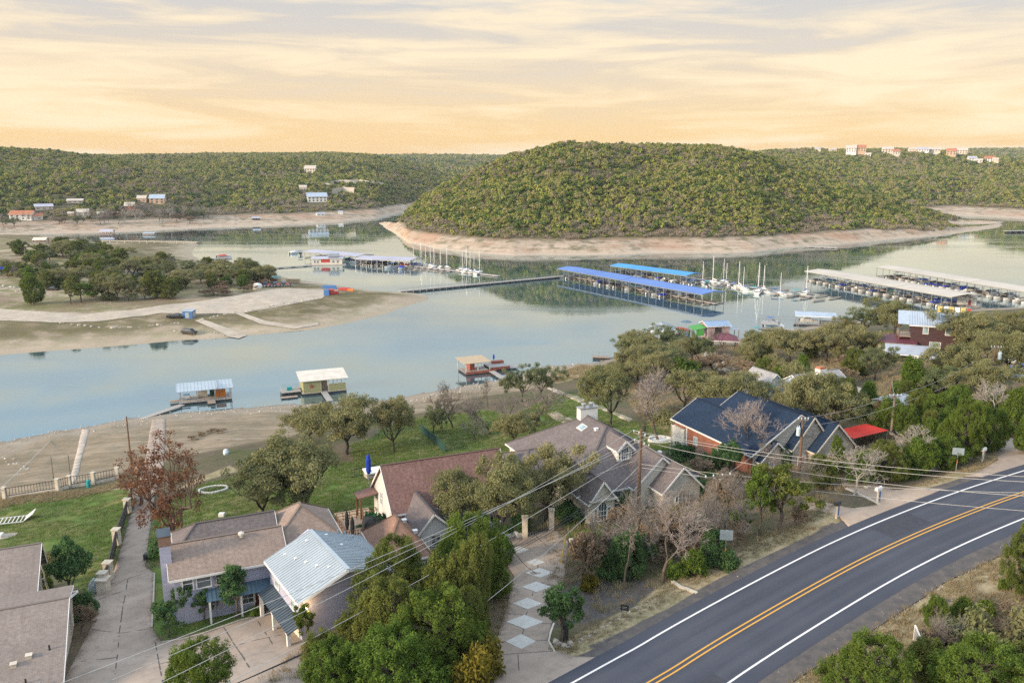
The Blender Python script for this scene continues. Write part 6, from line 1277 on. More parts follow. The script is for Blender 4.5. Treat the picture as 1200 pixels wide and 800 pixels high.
# bare banks on the far slope and little docks of the left arm
for k, (pts, hgt, lab) in enumerate((([(386,219),(395,217),(410,218),(420,216),(432,219)],6,'long tan limestone bluff in the woods of the back hill'), ([(428,220),(438,218),(452,221)],5,'short pale bluff right of the long bluff'), ([(388,231),(400,227),(414,229)],8,'broad tan bank beside the pale lake house'), ([(372,221),(380,219),(386,220)],5,'tan bank left of the long bluff'))):
    P_ = [G(*q) for q in pts]; m_ = MB(); top = [p+Vector((0,10,hgt+random.uniform(0,2))) for p in P_]; base = [p+Vector((0,0,-1)) for p in P_]; back = [p+Vector((0,26,hgt-4)) for p in P_]
    for i in range(len(P_)-1): m_.poly([base[i],base[i+1],top[i+1],top[i]]); m_.poly([top[i],top[i+1],back[i+1],back[i]])
    tag(m_.build('bluff', M_['marl'], smooth=False), lab, 'bluff')
for px, py, w_, h_, lab, mt, dk in ((39,285,14,6.5,'white roofed dock standing in the rosy mud beyond the trees','offwhite',0),(117,275,14,6,'boathouse with lilac roof and red posts at the head of the lake arm','roof_lilac',0),(168,275.5,12,3.2,'low grey boathouse reflected in the dark lake arm','metal_grey',0)):
    p = G(px, py); m = mpp(p); r = empty('boat_house', (p.x,p.y,max(p.z,0)), .1, lab, 'boathouse'); W_ = w_*m; H_ = h_*m; gable(r, 0, W_, 0, W_*.6, H_*.6, H_*.66, H_, 'white', mt, 'x', .4, walls=False)
    frame_posts(r, (.2,W_*.34,W_*.67,W_-.2), (.2,W_*.6-.2), -1, H_*.66, 'wood_red', .35); m_ = MB(); m_.box(-.5,-1,.1,W_+.5,W_*.6,.45); m_.build('deck', M_['wood_grey'], r)
# fence line of posts on the mud flat
for k in range(13):
    p = G(120+k*8.7, 284.2+.12*k); m_ = MB(); m_.box(-.25,-.25,-.4,.25,.25,1.9); m_.box(-.25,-.1,1.0,4.6,.1,1.5); o = m_.build('fence_section', M_['limestone']); o.location = p; tag(o, 'pale post and rail section on the mud flat by the dark lake arm', 'fence', 'pale fence sections of the mud flat')
# ---------------------------------------------------------------- the peninsula
zpen = lambda x, y: float(pen_h(np.array([x]), np.array([y]))[0])
PRD = [(-60,358),(0,362),(60,366),(101,368),(150,364),(196,357),(240,352),(280,346),(324,338.5),(378,339.5),(382,346),(377,350),(340,357),(300,364),(280,368),(240,368),(189,367),(150,372),(111,377),(60,378),(0,376),(-60,373)]
def drape_far(name, px, m, hf, lift=.12, step=3.0):
    import bmesh
    W_ = [Vector((*G(*p)[:2],0)) for p in px]; ring = []
    for i in range(len(W_)):
        a, b = W_[i], W_[(i+1) % len(W_)]; n = max(1, int((b-a).length/step)); ring += [a.lerp(b, k/n) for k in range(n)]
    bm = bmesh.new(); f = bm.faces.new([bm.verts.new(p) for p in ring]); bm.normal_update()
    if f.normal.z < 0: f.normal_flip()
    bmesh.ops.triangulate(bm, faces=[f])
    for ax, v0, v1 in ((0,min(p.x for p in ring),max(p.x for p in ring)),(1,min(p.y for p in ring),max(p.y for p in ring))):
        q = v0+step
        while q < v1: bmesh.ops.bisect_plane(bm, geom=bm.verts[:]+bm.edges[:]+bm.faces[:], plane_co=Vector((q,0,0)) if ax == 0 else Vector((0,q,0)), plane_no=Vector((1,0,0)) if ax == 0 else Vector((0,1,0))); q += step
    A_ = np.array([v.co[:2] for v in bm.verts]); H_ = hf(A_[:,0], A_[:,1])
    for v, h in zip(bm.verts, H_): v.co.z = max(h,.02)+lift
    me = bpy.data.meshes.new(name); bm.to_mesh(me); bm.free(); me.materials.append(M_[m]); return tag(link(name, me), kind='structure')
drape_far('gravel_road', PRD, 'marl', pen_h); drape_far('gravel_track', [(228,376),(236,374),(262,383),(290,393),(280,397),(266,394),(246,384)], 'marl', pen_h, .16)
drape_far('gravel_track', [(272,366),(282,366),(310,376),(345,382),(372,378),(374,381),(345,386),(305,380)], 'marl', pen_h, .16)
p = G(214,373); r = empty('shed', p, math.radians(-4), 'bright blue storage shed with grey roof on the peninsula track', 'shed'); m_ = MB(); m_.box(0,0,-.3,3.6,3,2.6); m_.build('wall', M_['blue_paint'], r); m_ = MB(); m_.box(1.1,-.03,.1,2.4,.0,2.1); m_.build('door', M_['sign_back'], r); roof_slabs(r, [([(-.2,-.2,2.62),(3.8,-.2,2.62),(3.8,3.2,3.0),(-.2,3.2,3.0)], (1,0,0))], 'metal_grey', .12); m_ = MB(); m_.box(3.61,.2,.2,3.66,2.8,2.2); m_.build('side_panel', M_['metal_grey'], r)
def vehicle(name, label, cat, p, rz, body, L_=4.6, pick=False, s=1., group=None):
    r = empty(name, p, rz, label, cat, group); r.scale = (s,s,s); W_ = .9; m_ = MB(); m_.hexa([(-L_/2,-W_,.35),(L_/2,-W_,.35),(L_/2,W_,.35),(-L_/2,W_,.35),(-L_/2,-W_,.95),(L_/2-.1,-W_*.95,.85),(L_/2-.1,W_*.95,.85),(-L_/2,W_,.95)])
    x0, x1 = (-.3,1.1) if pick else (-L_*.46,.9); m_.hexa([(x0,-W_*.93,.9),(x1+.5,-W_*.93,.88),(x1+.5,W_*.93,.88),(x0,W_*.93,.9),(x0+.2,-W_*.75,1.55),(x1-.1,-W_*.75,1.55),(x1-.1,W_*.75,1.55),(x0+.2,W_*.75,1.55)]); m_.build('body', M_[body], r)
    g_ = MB(); g_.hexa([(x0+.1,-W_*.9,1.02),(x1+.3,-W_*.9,1.02),(x1+.3,W_*.9,1.02),(x0+.1,W_*.9,1.02),(x0+.22,-W_*.79,1.45),(x1-.04,-W_*.79,1.45),(x1-.04,W_*.79,1.45),(x0+.22,W_*.79,1.45)]); g_.build('window', M_['glass'], r)
    for x in (-L_*.32, L_*.32):
        for y in (-W_,W_): q = MB(); q.tube((x,y-.1,.33),(x,y+.1,.33),.33,n=10); q.build('wheel', M_['black'], r)
    return r
vehicle('trailer_truck', 'dark pickup parked beside the bright blue shed', 'pickup', G(206,372.5), .1, 'black', 5.4, True, 1.1)
for k, (px, py, b, lab) in enumerate(((62,340,'black','black car parked under the left peninsula trees'),(64,320,'sign_back','grey blue car deep between the peninsula trees'),(163,322,'white','white car behind the peninsula junipers'),(215,327,'white','white van at the edge of the peninsula grove'),(158,324,'sign_back','silver car beside the white one'),(222,391,'black','black car left on the lower shore track'))): vehicle('parked_car', lab, 'car', G(px, py), 1.2*k, b, 4.5, k == 3, 1.15)
p = G(302,338); r = MB(); r.lathe([(1.9,-.3),(1.9,1.5),(1.5,2.1),(.5,2.4),(.05,2.45)], 14, p); tag(r.build('water_tank', M_['white'], smooth=True), 'round white tank beside the peninsula road', 'tank')
p = G(315,331.5); r = empty('canopy', p, .1, 'turquoise shade canopy by the row of small boats', 'canopy'); m_ = MB(); m_.slab([(0,0,2.4),(5,0,2.4),(5,3.4,2.7),(0,3.4,2.7)], .12); m_.build('cover', M_['teal'], r); frame_posts(r, (.1,4.9), (.1,3.3), -.2, 2.4, 'steel', .15)
for k in range(9): p = G(312+k*3.6, 336.2-.15*k); put(BO[(k*2+1) % 6], p+Vector((0,0,.4)), 1.4+.05*k, 'small boat '+COLN[(k*2+1) % 6]+' drawn up in the row by the turquoise canopy', .7, 'boats drawn up on the peninsula')
p = G(328,331); m_ = MB(); m_.box(p.x+3,p.y,p.z-.2,p.x+9,p.y+2.4,p.z+1.6); tag(m_.build('stacked_float', M_['tan']), 'tan stack of dock floats at the end of the boat row', 'dock float')
for px, py, mt, lab, L_, h_ in ((386,338,'blue_paint','wide blue tarpaulin heap at the peninsula tip',7,1.4),(383,346,'blue_paint','dark blue barrel stand at the peninsula tip',2.4,2.4),(388.5,345,'red_paint','round red tank at the peninsula tip',2.6,2.3),(394,344.5,'red_paint','red crate next to the round red tank',2.2,1.2),(404,340,'red_paint','long row of red kayaks on the sand',6,1.1),(411,341,'orange','short orange kayak rack on the sand',3,1.0)):
    p = G(px, py); m_ = MB(); hh = h_; m_.hexa([(p.x-L_/2,p.y-1,p.z-.3),(p.x+L_/2,p.y-1,p.z-.3),(p.x+L_/2,p.y+1.2,p.z-.3),(p.x-L_/2,p.y+1.2,p.z-.3),(p.x-L_*.4,p.y-.7,p.z+hh),(p.x+L_*.4,p.y-.7,p.z+hh*.9),(p.x+L_*.36,p.y+.9,p.z+hh),(p.x-L_*.36,p.y+.9,p.z+hh)]); tag(m_.build('tarpaulin' if 'tarp' in lab else 'kayak_row' if 'kayak' in lab else 'tank' if 'tank' in lab else 'crate', M_[mt]), lab, 'kayaks' if 'kayak' in lab else 'gear')
def rock_mesh(seed, s=1.):
    rng = np.random.default_rng(seed); m_ = MB(); m_.lathe([(.30,-.3),(.55,.0),(.5,.3),(.28,.48),(.04,.5)], 7); m_.v = [tuple(np.array(v)*(1+.22*rng.normal(0,.6,3))*s) for v in m_.v]; o = m_.build('stone', M_['limestone']); me = o.data; bpy.data.objects.remove(o); return me
RK = [rock_mesh(i) for i in range(5)]
for m in RK[1:5]: m.materials[0] = M_['rock']
def stones(line, n, size, label, group, far=True, jit=.4, name='boulder'):
    ln = [np.array(q, float) for q in line]; seg = [np.hypot(*(b-a)) for a, b in zip(ln, ln[1:])]; T_ = sum(seg)
    for k in range(n):
        t = T_*min(.999, max(0, (k+.5+random.uniform(-.9,.9))/n)); i = 0
        while i < len(seg)-1 and t > seg[i]: t -= seg[i]; i += 1
        q = ln[i]+(ln[i+1]-ln[i])*(t/seg[i]); p = G(q[0]+random.uniform(-1,1)*jit, q[1]+random.uniform(-1,1)*jit*.5, far=far); o = link(name, RK[k % 5]); o.location = p; s = size*random.uniform(.7,1.3); o.scale = (s,s*random.uniform(.6,1),s*random.uniform(.4,.9)); o.rotation_euler = (0,0,random.random()*6); tag(o, label, 'boulder', group)
stones([(287,365),(310,361),(335,356),(360,352),(378,349)], 28, 1.15, 'pale marker boulder in the curved row below the peninsula road', 'curved row of marker boulders')
stones([(234,375),(252,371),(277,366)], 10, 1.0, 'pale marker boulder in the short row right of the blue shed', 'short row of marker boulders')
stones([(60,377),(90,381),(120,384),(150,384),(185,381),(212,378)], 24, 1.0, 'pale marker boulder in the long row along the lower shore', 'long row of marker boulders')
stones([(205,388),(225,391),(245,389),(262,393)], 14, .8, 'loose grey white boulder on the lower shore by the ramp', 'loose shore boulders', jit=2.5); stones([(0,334),(30,341),(60,336),(95,338)], 30, 1.6, 'jumbled pale rock at the left edge of the grove', 'jumbled rocks of the grove edge', jit=5)
p = G(4,323); r = empty('canopy', p, 0, 'dark blue awning at the left edge of the peninsula grove', 'canopy'); m_ = MB(); m_.slab([(-4,0,3.4),(3.6,0,3.2),(3.6,4,3.8),(-4,4,4.0)], .15); m_.build('cover', M_['royal'], r); frame_posts(r, (-3.8,3.4), (.1,3.8), -.3, 3.2, 'steel', .15)
# ---------------------------------------------------------------- poles and wires
def pole(name, label, px, py, top, mat='pole', r0=.17, r1=.11, arms=(), trans=None, rz=0., group=None, far=False, lean=(0,0)):
    p = G(px, py, far=far); m = mpp(p); h = (py-top)*m/.93; r = empty(name, p, rz, label, 'utility pole', group); m_ = MB(); m_.tube((0,0,-.4),(lean[0],lean[1],h),r0,r1,10); m_.build('pole_shaft', M_[mat], r); ends = {}
    for k, (z, half) in enumerate(arms):
        m_ = MB(); zz = h-z; m_.beam((-half,-.16,zz),(half,-.16,zz),.10,.12); a = m_.build('crossarm', M_['pole_grey'], r); m_ = MB(); m_.beam((0,-.17,zz-.7),(half*.6,-.17,zz),.04); m_.beam((0,-.17,zz-.7),(-half*.6,-.17,zz),.04); m_.build('brace', M_['steel'], a)
        for f_ in (-.95,-.35,.35,.95): q = MB(); q.lathe([(.03,.0),(.05,.06),(.09,.1),(.06,.16),(.09,.2),(.03,.26)], 8, (f_*half,-.16,zz+.06)); q.build('insulator', M_['ceramic'], a); ends[(k,f_)] = p+Vector((f_*half*math.cos(rz), f_*half*math.sin(rz), zz+.3))
    if trans:
        for (dx, z, s) in trans:
            q = MB(); q.lathe([(.02,-.62*s),(.30*s,-.6*s),(.30*s,.45*s),(.34*s,.47*s),(.34*s,.52*s),(.15*s,.66*s),(.02,.68*s)], 14, (dx,-.2,h-z)); q.tube((dx-.12*s,-.2,h-z+.6*s),(dx-.12*s,-.2,h-z+.95*s),.05,.04,6); q.tube((dx+.12*s,-.2,h-z+.6*s),(dx+.12*s,-.2,h-z+.95*s),.05,.04,6); t_ = q.build('transformer', M_['ceramic'], r)
    ends['top'] = p+Vector((lean[0],lean[1],h)); return ends
UP = 'utility poles of the house row'
E1 = pole('utility_pole', 'tall brown utility pole with crossarm in front of the stone house dormer', 748, 600, 506, 'pole', .2, .14, ((.7,1.35),(1.7,1.2)), None, math.radians(125))
E2 = pole('utility_pole', 'short grey pole with crossarm before the arched right gable of the stone house', 838, 604, 556, 'pole_grey', .14, .1, ((.25,1.5),), None, math.radians(15))
E3 = pole('utility_pole', 'brown pole with pale transformer before the navy roofed house', 936, 556, 490, 'pole', .19, .13, ((.4,.6),), ((-.5,1.8,.8),), 0)
E4 = pole('utility_pole', 'grey pole with pale blue transformer before the reddish roofed house', 517, 634, 585, 'pole_grey', .16, .12, (), ((.45,2.9,1.25),), 0)
E5 = pole('utility_pole', 'grey pole behind the red fabric cover', 1044, 512, 464, 'pole_grey', .18, .13, ((.2,.8),)); E6 = pole('utility_pole', 'leaning dark pole in the junipers left of the grey pole', 1037, 492, 448, 'pole', .19, .14, (), None, lean=(.5,0)); E7 = pole('utility_pole', 'pale brown pole in the oaks at the right with a small transformer', 1162, 446, 407, 'pole', .26, .2, ((.3,.9),), ((.8,1.8,1.0),))
E8 = pole('utility_pole', 'thin brown pole on the beach beside the long driveway', 155, 557, 490, 'pole', .16, .11); E9 = pole('utility_pole', 'pole standing in the peninsula grove', 48, 300, 283, 'pole_grey', .3, .22, ((.4,1.6),), far=True); pole('utility_pole', 'short dead tree stub pole on the peninsula', 30, 302, 291, 'pole_grey', .3, .2, far=True)
def wire(label, a, b, sag=.03, r=.022, mat='wire', n=14, group=None):
    a, b = Vector(a), Vector(b); L_ = (b-a).length; pts = [a.lerp(b, i/n)-Vector((0,0,4*sag*L_*(i/n)*(1-i/n))) for i in range(n+1)]; m_ = MB(); m_.chain(pts, r, 5); return tag(m_.build('power_line', M_[mat], smooth=True), label, 'power line', group)
def far_end(px, py, z): return Vector(at(px, py, z))
GL = 'power lines running down to the lower left'
# the spans sag towards a pole that stands left of the frame, beside the road
for k, (key, e, lab) in enumerate((((0,-.95),(40,812,25.4),'topmost of the pale lines from the tall pole to the lower left'), ((0,-.35),(70,822,25.2),'second pale line from the tall pole to the lower left'), ((0,.95),(110,838,24.8),'third pale line from the tall pole to the lower left'), ((1,-.95),(170,850,24.0),'lowest of the four pale lines from the tall pole'))): wire(lab, E1[key], far_end(*e), .012, .024, 'wire', 20, GL)
wire('sagging pale cable crossing the diamond driveway', E1['top']-Vector((0,0,4.2)), far_end(420,818,20.8), .02, .03, 'wire', 20); 
for dz, lab in ((0,'upper dark cable crossing the diamond driveway'),(.45,'middle dark cable crossing the diamond driveway'),(.9,'lower dark cable crossing the diamond driveway')): wire(lab, E1['top']-Vector((0,0,5.0+dz)), far_end(250,812,21.4-dz), .02, .025, 'wire_dark', 20)
for k, (a, e, s, lab) in enumerate(((E1[(0,.95)],(1240,560,27.5),.022,'uppermost pale line from the tall pole across the road bend'),(E1[(0,.35)],(1240,566,27.2),.026,'second pale line from the tall pole across the road bend'),(E1[(1,.95)],(1240,583,26),.028,'third pale line from the tall pole across the road bend'),(E1['top']-Vector((0,0,4.4)),(1250,602,24.5),.012,'lowest pale cable crossing over the road'),(E1['top']-Vector((0,0,4.0)),(1250,578,25.5),.018,'cable in front of the twin junipers'))): wire(lab, a, far_end(*e), s, .024)
for k, (a, b, s, lab) in enumerate(((E2[(0,-.95)],E1[(1,.35)],.03,'short line from the grey crossarm pole to the tall pole'),(E2[(0,.95)],E3[(0,-.95)],.02,'line from the grey crossarm pole to the navy house pole'),(E3[(0,.95)],E5['top'],.02,'upper line from the navy house pole to the grey pole'),(E3['top']-Vector((0,0,1.2)),E5['top']-Vector((0,0,1.6)),.02,'lower line from the navy house pole to the grey pole'),(E5[(0,.95)],E7['top']-Vector((0,0,.2)),.02,'upper line between the grey pole and the oak pole'),(E5['top']-Vector((0,0,1.4)),E7['top']-Vector((0,0,2.2)),.02,'lower line between the grey pole and the oak pole'),(E4['top']-Vector((0,0,.6)),E1['top']-Vector((0,0,2.2)),.02,'upper line from the transformer pole to the tall pole'),(E4['top']-Vector((0,0,1.9)),E1['top']-Vector((0,0,3.4)),.025,'lower line from the transformer pole to the tall pole'),(E5['top'],E6['top'],.03,'short line between the two poles behind the red cover'))): wire(lab, a, b, s, .02, 'wire')
wire('lower of the two pale guy lines at the left edge', far_end(-40,608,11), far_end(61,514,1.0), .004, .06); wire('upper of the two pale guy lines at the left edge', far_end(-60,566,7), far_end(40,515,1.0), .004, .05); wire('line from the right edge to the bleached tree', far_end(1250,474,27), far_end(1168,482,24), .02, .03); wire('second line from the right edge to the bleached tree', far_end(1250,481,27), far_end(1170,486,24), .02, .03)
# ---------------------------------------------------------------- fences and walls
def stone_col(root, p, w, h, mat='limestone', name='column'):
    m_ = MB(); m_.box(-w/2,-w/2,-.5,w/2,w/2,h); m_.box(-w*.62,-w*.62,h,w*.62,w*.62,h+.12); o = m_.build(name, M_[mat], root); o.location = p; return o
def fence_run(name, label, pts, colw=.55, colh=1.7, panel='mesh', mat='black', ph=1.5, cols=True, base=None, far=False, pick=.45, cat='fence'):
    P_ = [G(*q, far=far) for q in pts]; r = empty(name, P_[0], 0, label, cat); o = P_[0]
    for i, p in enumerate(P_):
        if cols: stone_col(r, p-o, colw, colh)
        if i == len(P_)-1: break
        a, b = p-o, P_[i+1]-o; d = b-a; L_ = d.length; u = d/L_; a = a+u*colw*.6; b = b-u*colw*.6
        if base: m_ = MB(); m_.beam(a+Vector((0,0,base/2-.15)), b+Vector((0,0,base/2-.15)), .32, base+.3); m_.build('base_wall', M_['limestone'], r)
        b0 = base or .08
        if panel == 'solid': m_ = MB(); m_.beam(a+Vector((0,0,b0+ph/2)), b+Vector((0,0,b0+ph/2)), .06, ph); m_.beam(a+Vector((0,0,b0+ph)), b+Vector((0,0,b0+ph)), .1, .08); m_.build('fence_panel', M_[mat], r)
        else:
            m_ = MB()
            for z in (b0+.08, b0+ph): m_.beam(a+Vector((0,0,z)), b+Vector((0,0,z)), .07, .07)
            m_.build('rail', M_[mat], r); n = max(2, int(L_/pick)); m_ = MB()
            for k in range(n+1): q = a.lerp(b, k/n); m_.beam(q+Vector((0,0,b0)), q+Vector((0,0,b0+ph+.08)), .045)
            tag(m_.build('pickets', M_[mat], r), kind='stuff')
    return r
fence_run('iron_fence', 'black iron fence on a low pale wall between lawn and beach', [(6,585),(68,575),(82,571),(110,567),(138,561)], .5, 1.9, 'picket', 'black', 1.3, True, .45)
fence_run('driveway_fence', 'black panel fence with stone columns along the long driveway', [(122,692),(128,679),(137.5,638),(150,601),(156,583)], .75, 2.0, 'solid', 'black', 1.75)
fence_run('gate_posts', 'pair of pale gate posts where the driveway meets the beach', [(129+31.5,558),(167,557)], .45, 1.6, 'picket', 'black', 1.2)
fence_run('mesh_fence', 'dark green mesh fence running down the lawn to the shore', [(522,531),(512,522),(502,514),(493,507)], .12, 1.5, 'solid', 'green_dark', 1.5, False)
fence_run('wire_fence', 'thin black yard fence around the hot tub lawn', [(412,560),(430,556),(446,552)], .1, 1.2, 'picket', 'black', 1.2, False)
fence_run('iron_gate', 'black iron gate between stone columns at the diamond driveway', [(615,629),(646,620)], .6, 2.3, 'picket', 'black', 1.9, cat='gate', pick=.3)
for x, y, lab in ((63,563,'left of the two slim posts behind the iron fence'),(83,561,'right of the two slim posts behind the iron fence')): p = G(x, y, far=False); m_ = MB(); m_.tube(p-Vector((0,0,.3)),p+Vector((0,0,4.2)),.07,.05,8); tag(m_.build('slim_post', M_['pole']), lab, 'post')
p = G(104,571,far=False); m_ = MB(); m_.lathe([(.25,0),(.32,.5),(.30,1.1),(.15,1.3),(.02,1.34)], 10, p); tag(m_.build('turquoise_barrel', M_['teal']), 'small turquoise barrel against the iron fence', 'barrel')
for x, y, lab in ((580,616,'pale planter box far left of the gate, against the trunk'),(583.5,633,'pale planter box at the driveway edge left of the leaning oak'),(596.5,629,'pale planter box midway to the gate'),(610.5,628,'pale planter box beside the left gate column')): p = G(x, y, far=False); r = empty('planter', p, A24, lab, 'planter'); m_ = MB(); m_.hexa([(-.55,-.3,-.1),(.55,-.3,-.1),(.55,.3,-.1),(-.55,.3,-.1),(-.65,-.38,.6),(.65,-.38,.6),(.65,.38,.6),(-.65,.38,.6)]); m_.build('box', M_['white'], r); b_ = KINDS['bush_dark'][0][2][1]; o = link('foliage', b_, r); o.location = (0,0,.5); o.scale = (.4,.3,.5)
m_ = MB(); pts = [(560,640),(556,628),(566,612),(582,606)]; kerb('garden_wall', [(668,634),(690,640),(730,634),(760,628)], 'limestone', .35, .3, 'low curved stone edging round the lawn of the stone house', 'edging')
kerb('garden_wall', [(668,605),(690,608),(718,606),(735,603)], 'limestone', .3, .25, 'low stone edging of the bed under the arched window', 'edging')
stones([(1012,573),(1040,561),(1070,556),(1100,549),(1118,542)], 40, .5, 'rough stone of the tumbled wall by the tan driveway', 'stones of the tumbled roadside wall', False, 1.0, 'wall_stone')
for line, n, s, jit, lab in (([(5,518),(60,506),(130,494),(165,487)],46,.30,2.2,'grey rock scattered along the waterline left of the driveway'),([(198,484),(240,481),(300,475),(345,472)],40,.30,2.2,'grey rock scattered along the waterline right of the driveway'),([(480,470),(520,460),(545,452),(600,442),(640,430),(690,425)],50,.45,2.6,'pale rock along the shore of the brown point'),([(5,535),(20,545),(40,550)],16,.5,7,'loose pale rock on the left beach'),([(660,762),(690,745),(720,727),(760,705)],20,.28,1.5,'pale stone in the row above the road verge')): stones(line, n, s, lab, lab.replace('grey rock','grey rocks').replace('pale rock','pale rocks'), False, jit)
# ---------------------------------------------------------------- roadside things
def mailbox(label, px, py, body, rz, post_='blue_paint', s=1.):
    p = G(px, py, far=False); r = empty('mailbox', p, rz, label, 'mailbox'); r.scale = (s,s,s); m_ = MB(); m_.box(-.06,-.06,-.3,.06,.06,1.05); m_.build('post', M_['offwhite'], r); m_ = MB(); m_.box(.10,-.07,.2,.24,.07,.95); m_.build('paper_tube', M_[post_], r)
    m_ = MB(); n = 8
    for i in range(n): t0, t1 = math.pi*i/n, math.pi*(i+1)/n; m_.poly([(-.3,-.14*math.cos(t0),1.2+.14*math.sin(t0)),(.3,-.14*math.cos(t0),1.2+.14*math.sin(t0)),(.3,-.14*math.cos(t1),1.2+.14*math.sin(t1)),(-.3,-.14*math.cos(t1),1.2+.14*math.sin(t1))])
    for x in (-.3,.3): m_.poly([(x,-.14*math.cos(math.pi*i/n),1.2+.14*math.sin(math.pi*i/n)) for i in range(n+1)]); 
    m_.box(-.3,-.14,1.05,.3,.14,1.2); m_.build('box', M_[body], r); m_ = MB(); m_.box(-.1,.145,1.2,-.06,.16,1.42); m_.build('flag', M_['red_paint'], r)
mailbox('black mailbox with blue tube at the mouth of the tan driveway', 980, 607, 'black', .7, s=1.35); mailbox('white mailbox with blue post across the tan driveway', 1028, 590, 'white', .6, s=1.4); mailbox('white mailbox on the rough bank by the side road', 1151, 541, 'white', .6, 'steel', 1.3)
def sign_back(label, px, py, top, w, h, rz):
    p = G(px, py, far=False); m = mpp(p); H_ = (py-top)*m/.9; r = empty('road_sign', p, rz, label, 'sign'); m_ = MB(); m_.tube((0,0,-.3),(0,0,H_),.045,n=8); m_.build('post', M_['steel'], r); m_ = MB(); m_.box(-w/2,-.09,H_-h,w/2,-.05,H_); m_.build('sign_panel', M_['sign_back'], r); m_ = MB(); m_.box(-.06,-.07,H_*.38,.06,-.045,H_*.38+.4); m_.build('reflector', M_['orange'], r)
    m_ = MB(); m_.beam((-w*.4,-.045,H_-h*.3),(w*.4,-.045,H_-h*.3),.04); m_.beam((-w*.4,-.045,H_-h*.75),(w*.4,-.045,H_-h*.75),.04); m_.build('bracket', M_['steel'], r)
sign_back('bare back of a road sign beside the twin junipers', 849, 664, 622, 1.15, .95, -.1); sign_back('bare back of a wide road sign on the rough bank near the side road', 1120, 553, 526, 1.2, .8, -.25)
p = G(732,718,far=False); r = empty('yard_sign', p, math.radians(-20), 'small black yard sign on the verge beside the road', 'sign'); m_ = MB(); m_.box(-.34,-.02,.25,.34,.02,.75); m_.build('sign_panel', M_['black'], r); m_ = MB(); m_.box(-.2,-.03,.52,.2,-.022,.60); m_.box(-.22,-.03,.4,.15,-.022,.46); m_.build('lettering', M_['steel'], r); m_ = MB(); m_.box(-.3,-.015,-.2,-.27,.015,.3); m_.box(.27,-.015,-.2,.3,.015,.3); m_.build('leg', M_['black'], r)
p = G(662,750,far=False); r = empty('mailbox_pillar', p, .4, 'black mailbox pillar under the evergreen at the diamond driveway', 'mailbox'); m_ = MB(); m_.box(-.2,-.2,-.2,.2,.2,1.15); m_.build('pillar', M_['black'], r); m_ = MB(); m_.box(-.26,-.3,1.15,.26,.3,1.55); m_.build('box', M_['blackcloth'], r)
for k, (x, y) in enumerate(((651,752),(656,755),(661,757),(668,754))): o = link('boulder', RK[k]); o.location = G(x, y, far=False); o.scale = (.5,.45,.5); tag(o, 'white boulder at the foot of the black mailbox pillar', 'boulder', 'white boulders by the mailbox pillar')
a, b = G(657,660,far=False), G(664,640,far=False); m_ = MB(); m_.tube((a.x,a.y,a.z),(a.x+.5,a.y+.7,a.z+2.5),.06,n=6); tag(m_.build('guy_guard', M_['yellow']), 'yellow guy wire guard in the brush by the driveway', 'guy guard')
for x, y, lab in ((1148,771,'left yellow guy wire guard in the grey green brush at the lower right'),(1175,745,'right yellow guy wire guard in the grey green brush at the lower right')): a = G(x, y+12, far=False)+Vector((0,0,.9)); m_ = MB(); m_.tube(a,a+Vector((.9,.5,1.0)),.05,n=6); tag(m_.build('guy_guard', M_['yellow']), lab, 'guy guard')
p = G(1071,782,far=False); r = empty('road_sign', p, math.radians(-14), 'white framed sign seen almost edge on at the lower right', 'sign')
for y in (-.85,.85): m_ = MB(); m_.tube((0,y,-.5),(0,y,2.9),.055,n=8); m_.build('post', M_['white'], r)
m_ = MB(); m_.box(-.03,-.85,1.1,.03,.85,2.85); m_.build('sign_panel', M_['rock'], r); m_ = MB(); m_.beam((0,-.85,2.87),(0,.85,2.87),.09); m_.beam((0,-.85,1.1),(0,.85,1.1),.07); m_.build('frame', M_['white'], r)
m_ = MB(); pts = [G(*q, far=False) for q in ((788,682),(797,688),(808,692),(817,696))]
for a, b in zip(pts, pts[1:]): m_.beam(a+Vector((0,0,.06)), b+Vector((0,0,.06)), .3, .22)
tag(m_.build('culvert_end', M_['limestone']), 'pale culvert end wall crossing the verge by the road', 'culvert')
# ---------------------------------------------------------------- lawn and yard things
c_ = G(250,574,far=False); R_ = 17.0*mpp(c_)
r = empty('stone_ring', c_, 0, 'white stone ring on the lawn', 'stone ring')
for i in range(26):
    t0, t1 = 2*math.pi*i/26, 2*math.pi*(i+.93)/26; m_ = MB(); z0 = [NH(c_.x+R_*math.cos(t), c_.y+R_*math.sin(t))-c_.z for t in (t0, t1)]
    q = [(rr*math.cos(t), rr*math.sin(t), z0[j]+h) for h in (-.2,.28) for rr, t, j in ((R_*.87,t0,0),(R_,t0,0),(R_,t1,1),(R_*.87,t1,1))]; m_.hexa(q); m_.build('stone', M_['stone_white'], r)
p = G(260,605,far=False); m_ = MB(); m_.box(p.x-.35,p.y-.3,p.z-.1,p.x+.35,p.y+.3,p.z+.5); tag(m_.build('utility_box', M_['white']), 'small white utility box on the lawn below the stone ring', 'box')
p = G(173,655,far=False); m_ = MB(); m_.box(p.x-.35,p.y-.3,p.z-.1,p.x+.35,p.y+.3,p.z+.7); tag(m_.build('utility_box', M_['black']), 'small black box on the grass strip by the driveway', 'box')
p = G(437,559,far=False); r = empty('hot_tub', (p.x,p.y,p.z), A24, 'white hot tub with grey cabinet beside the cream gable', 'hot tub'); m_ = MB(); m_.box(-1.1,-1.1,0,1.1,1.1,.95); m_.build('cabinet', M_['wood_grey'], r); m_ = MB()
for a, b, c2, d2 in ((-1.25,-1.25,1.25,-.85),(-1.25,.85,1.25,1.25),(-1.25,-.85,-.85,.85),(.85,-.85,1.25,.85)): m_.box(a,b,.95,c2,d2,1.15)
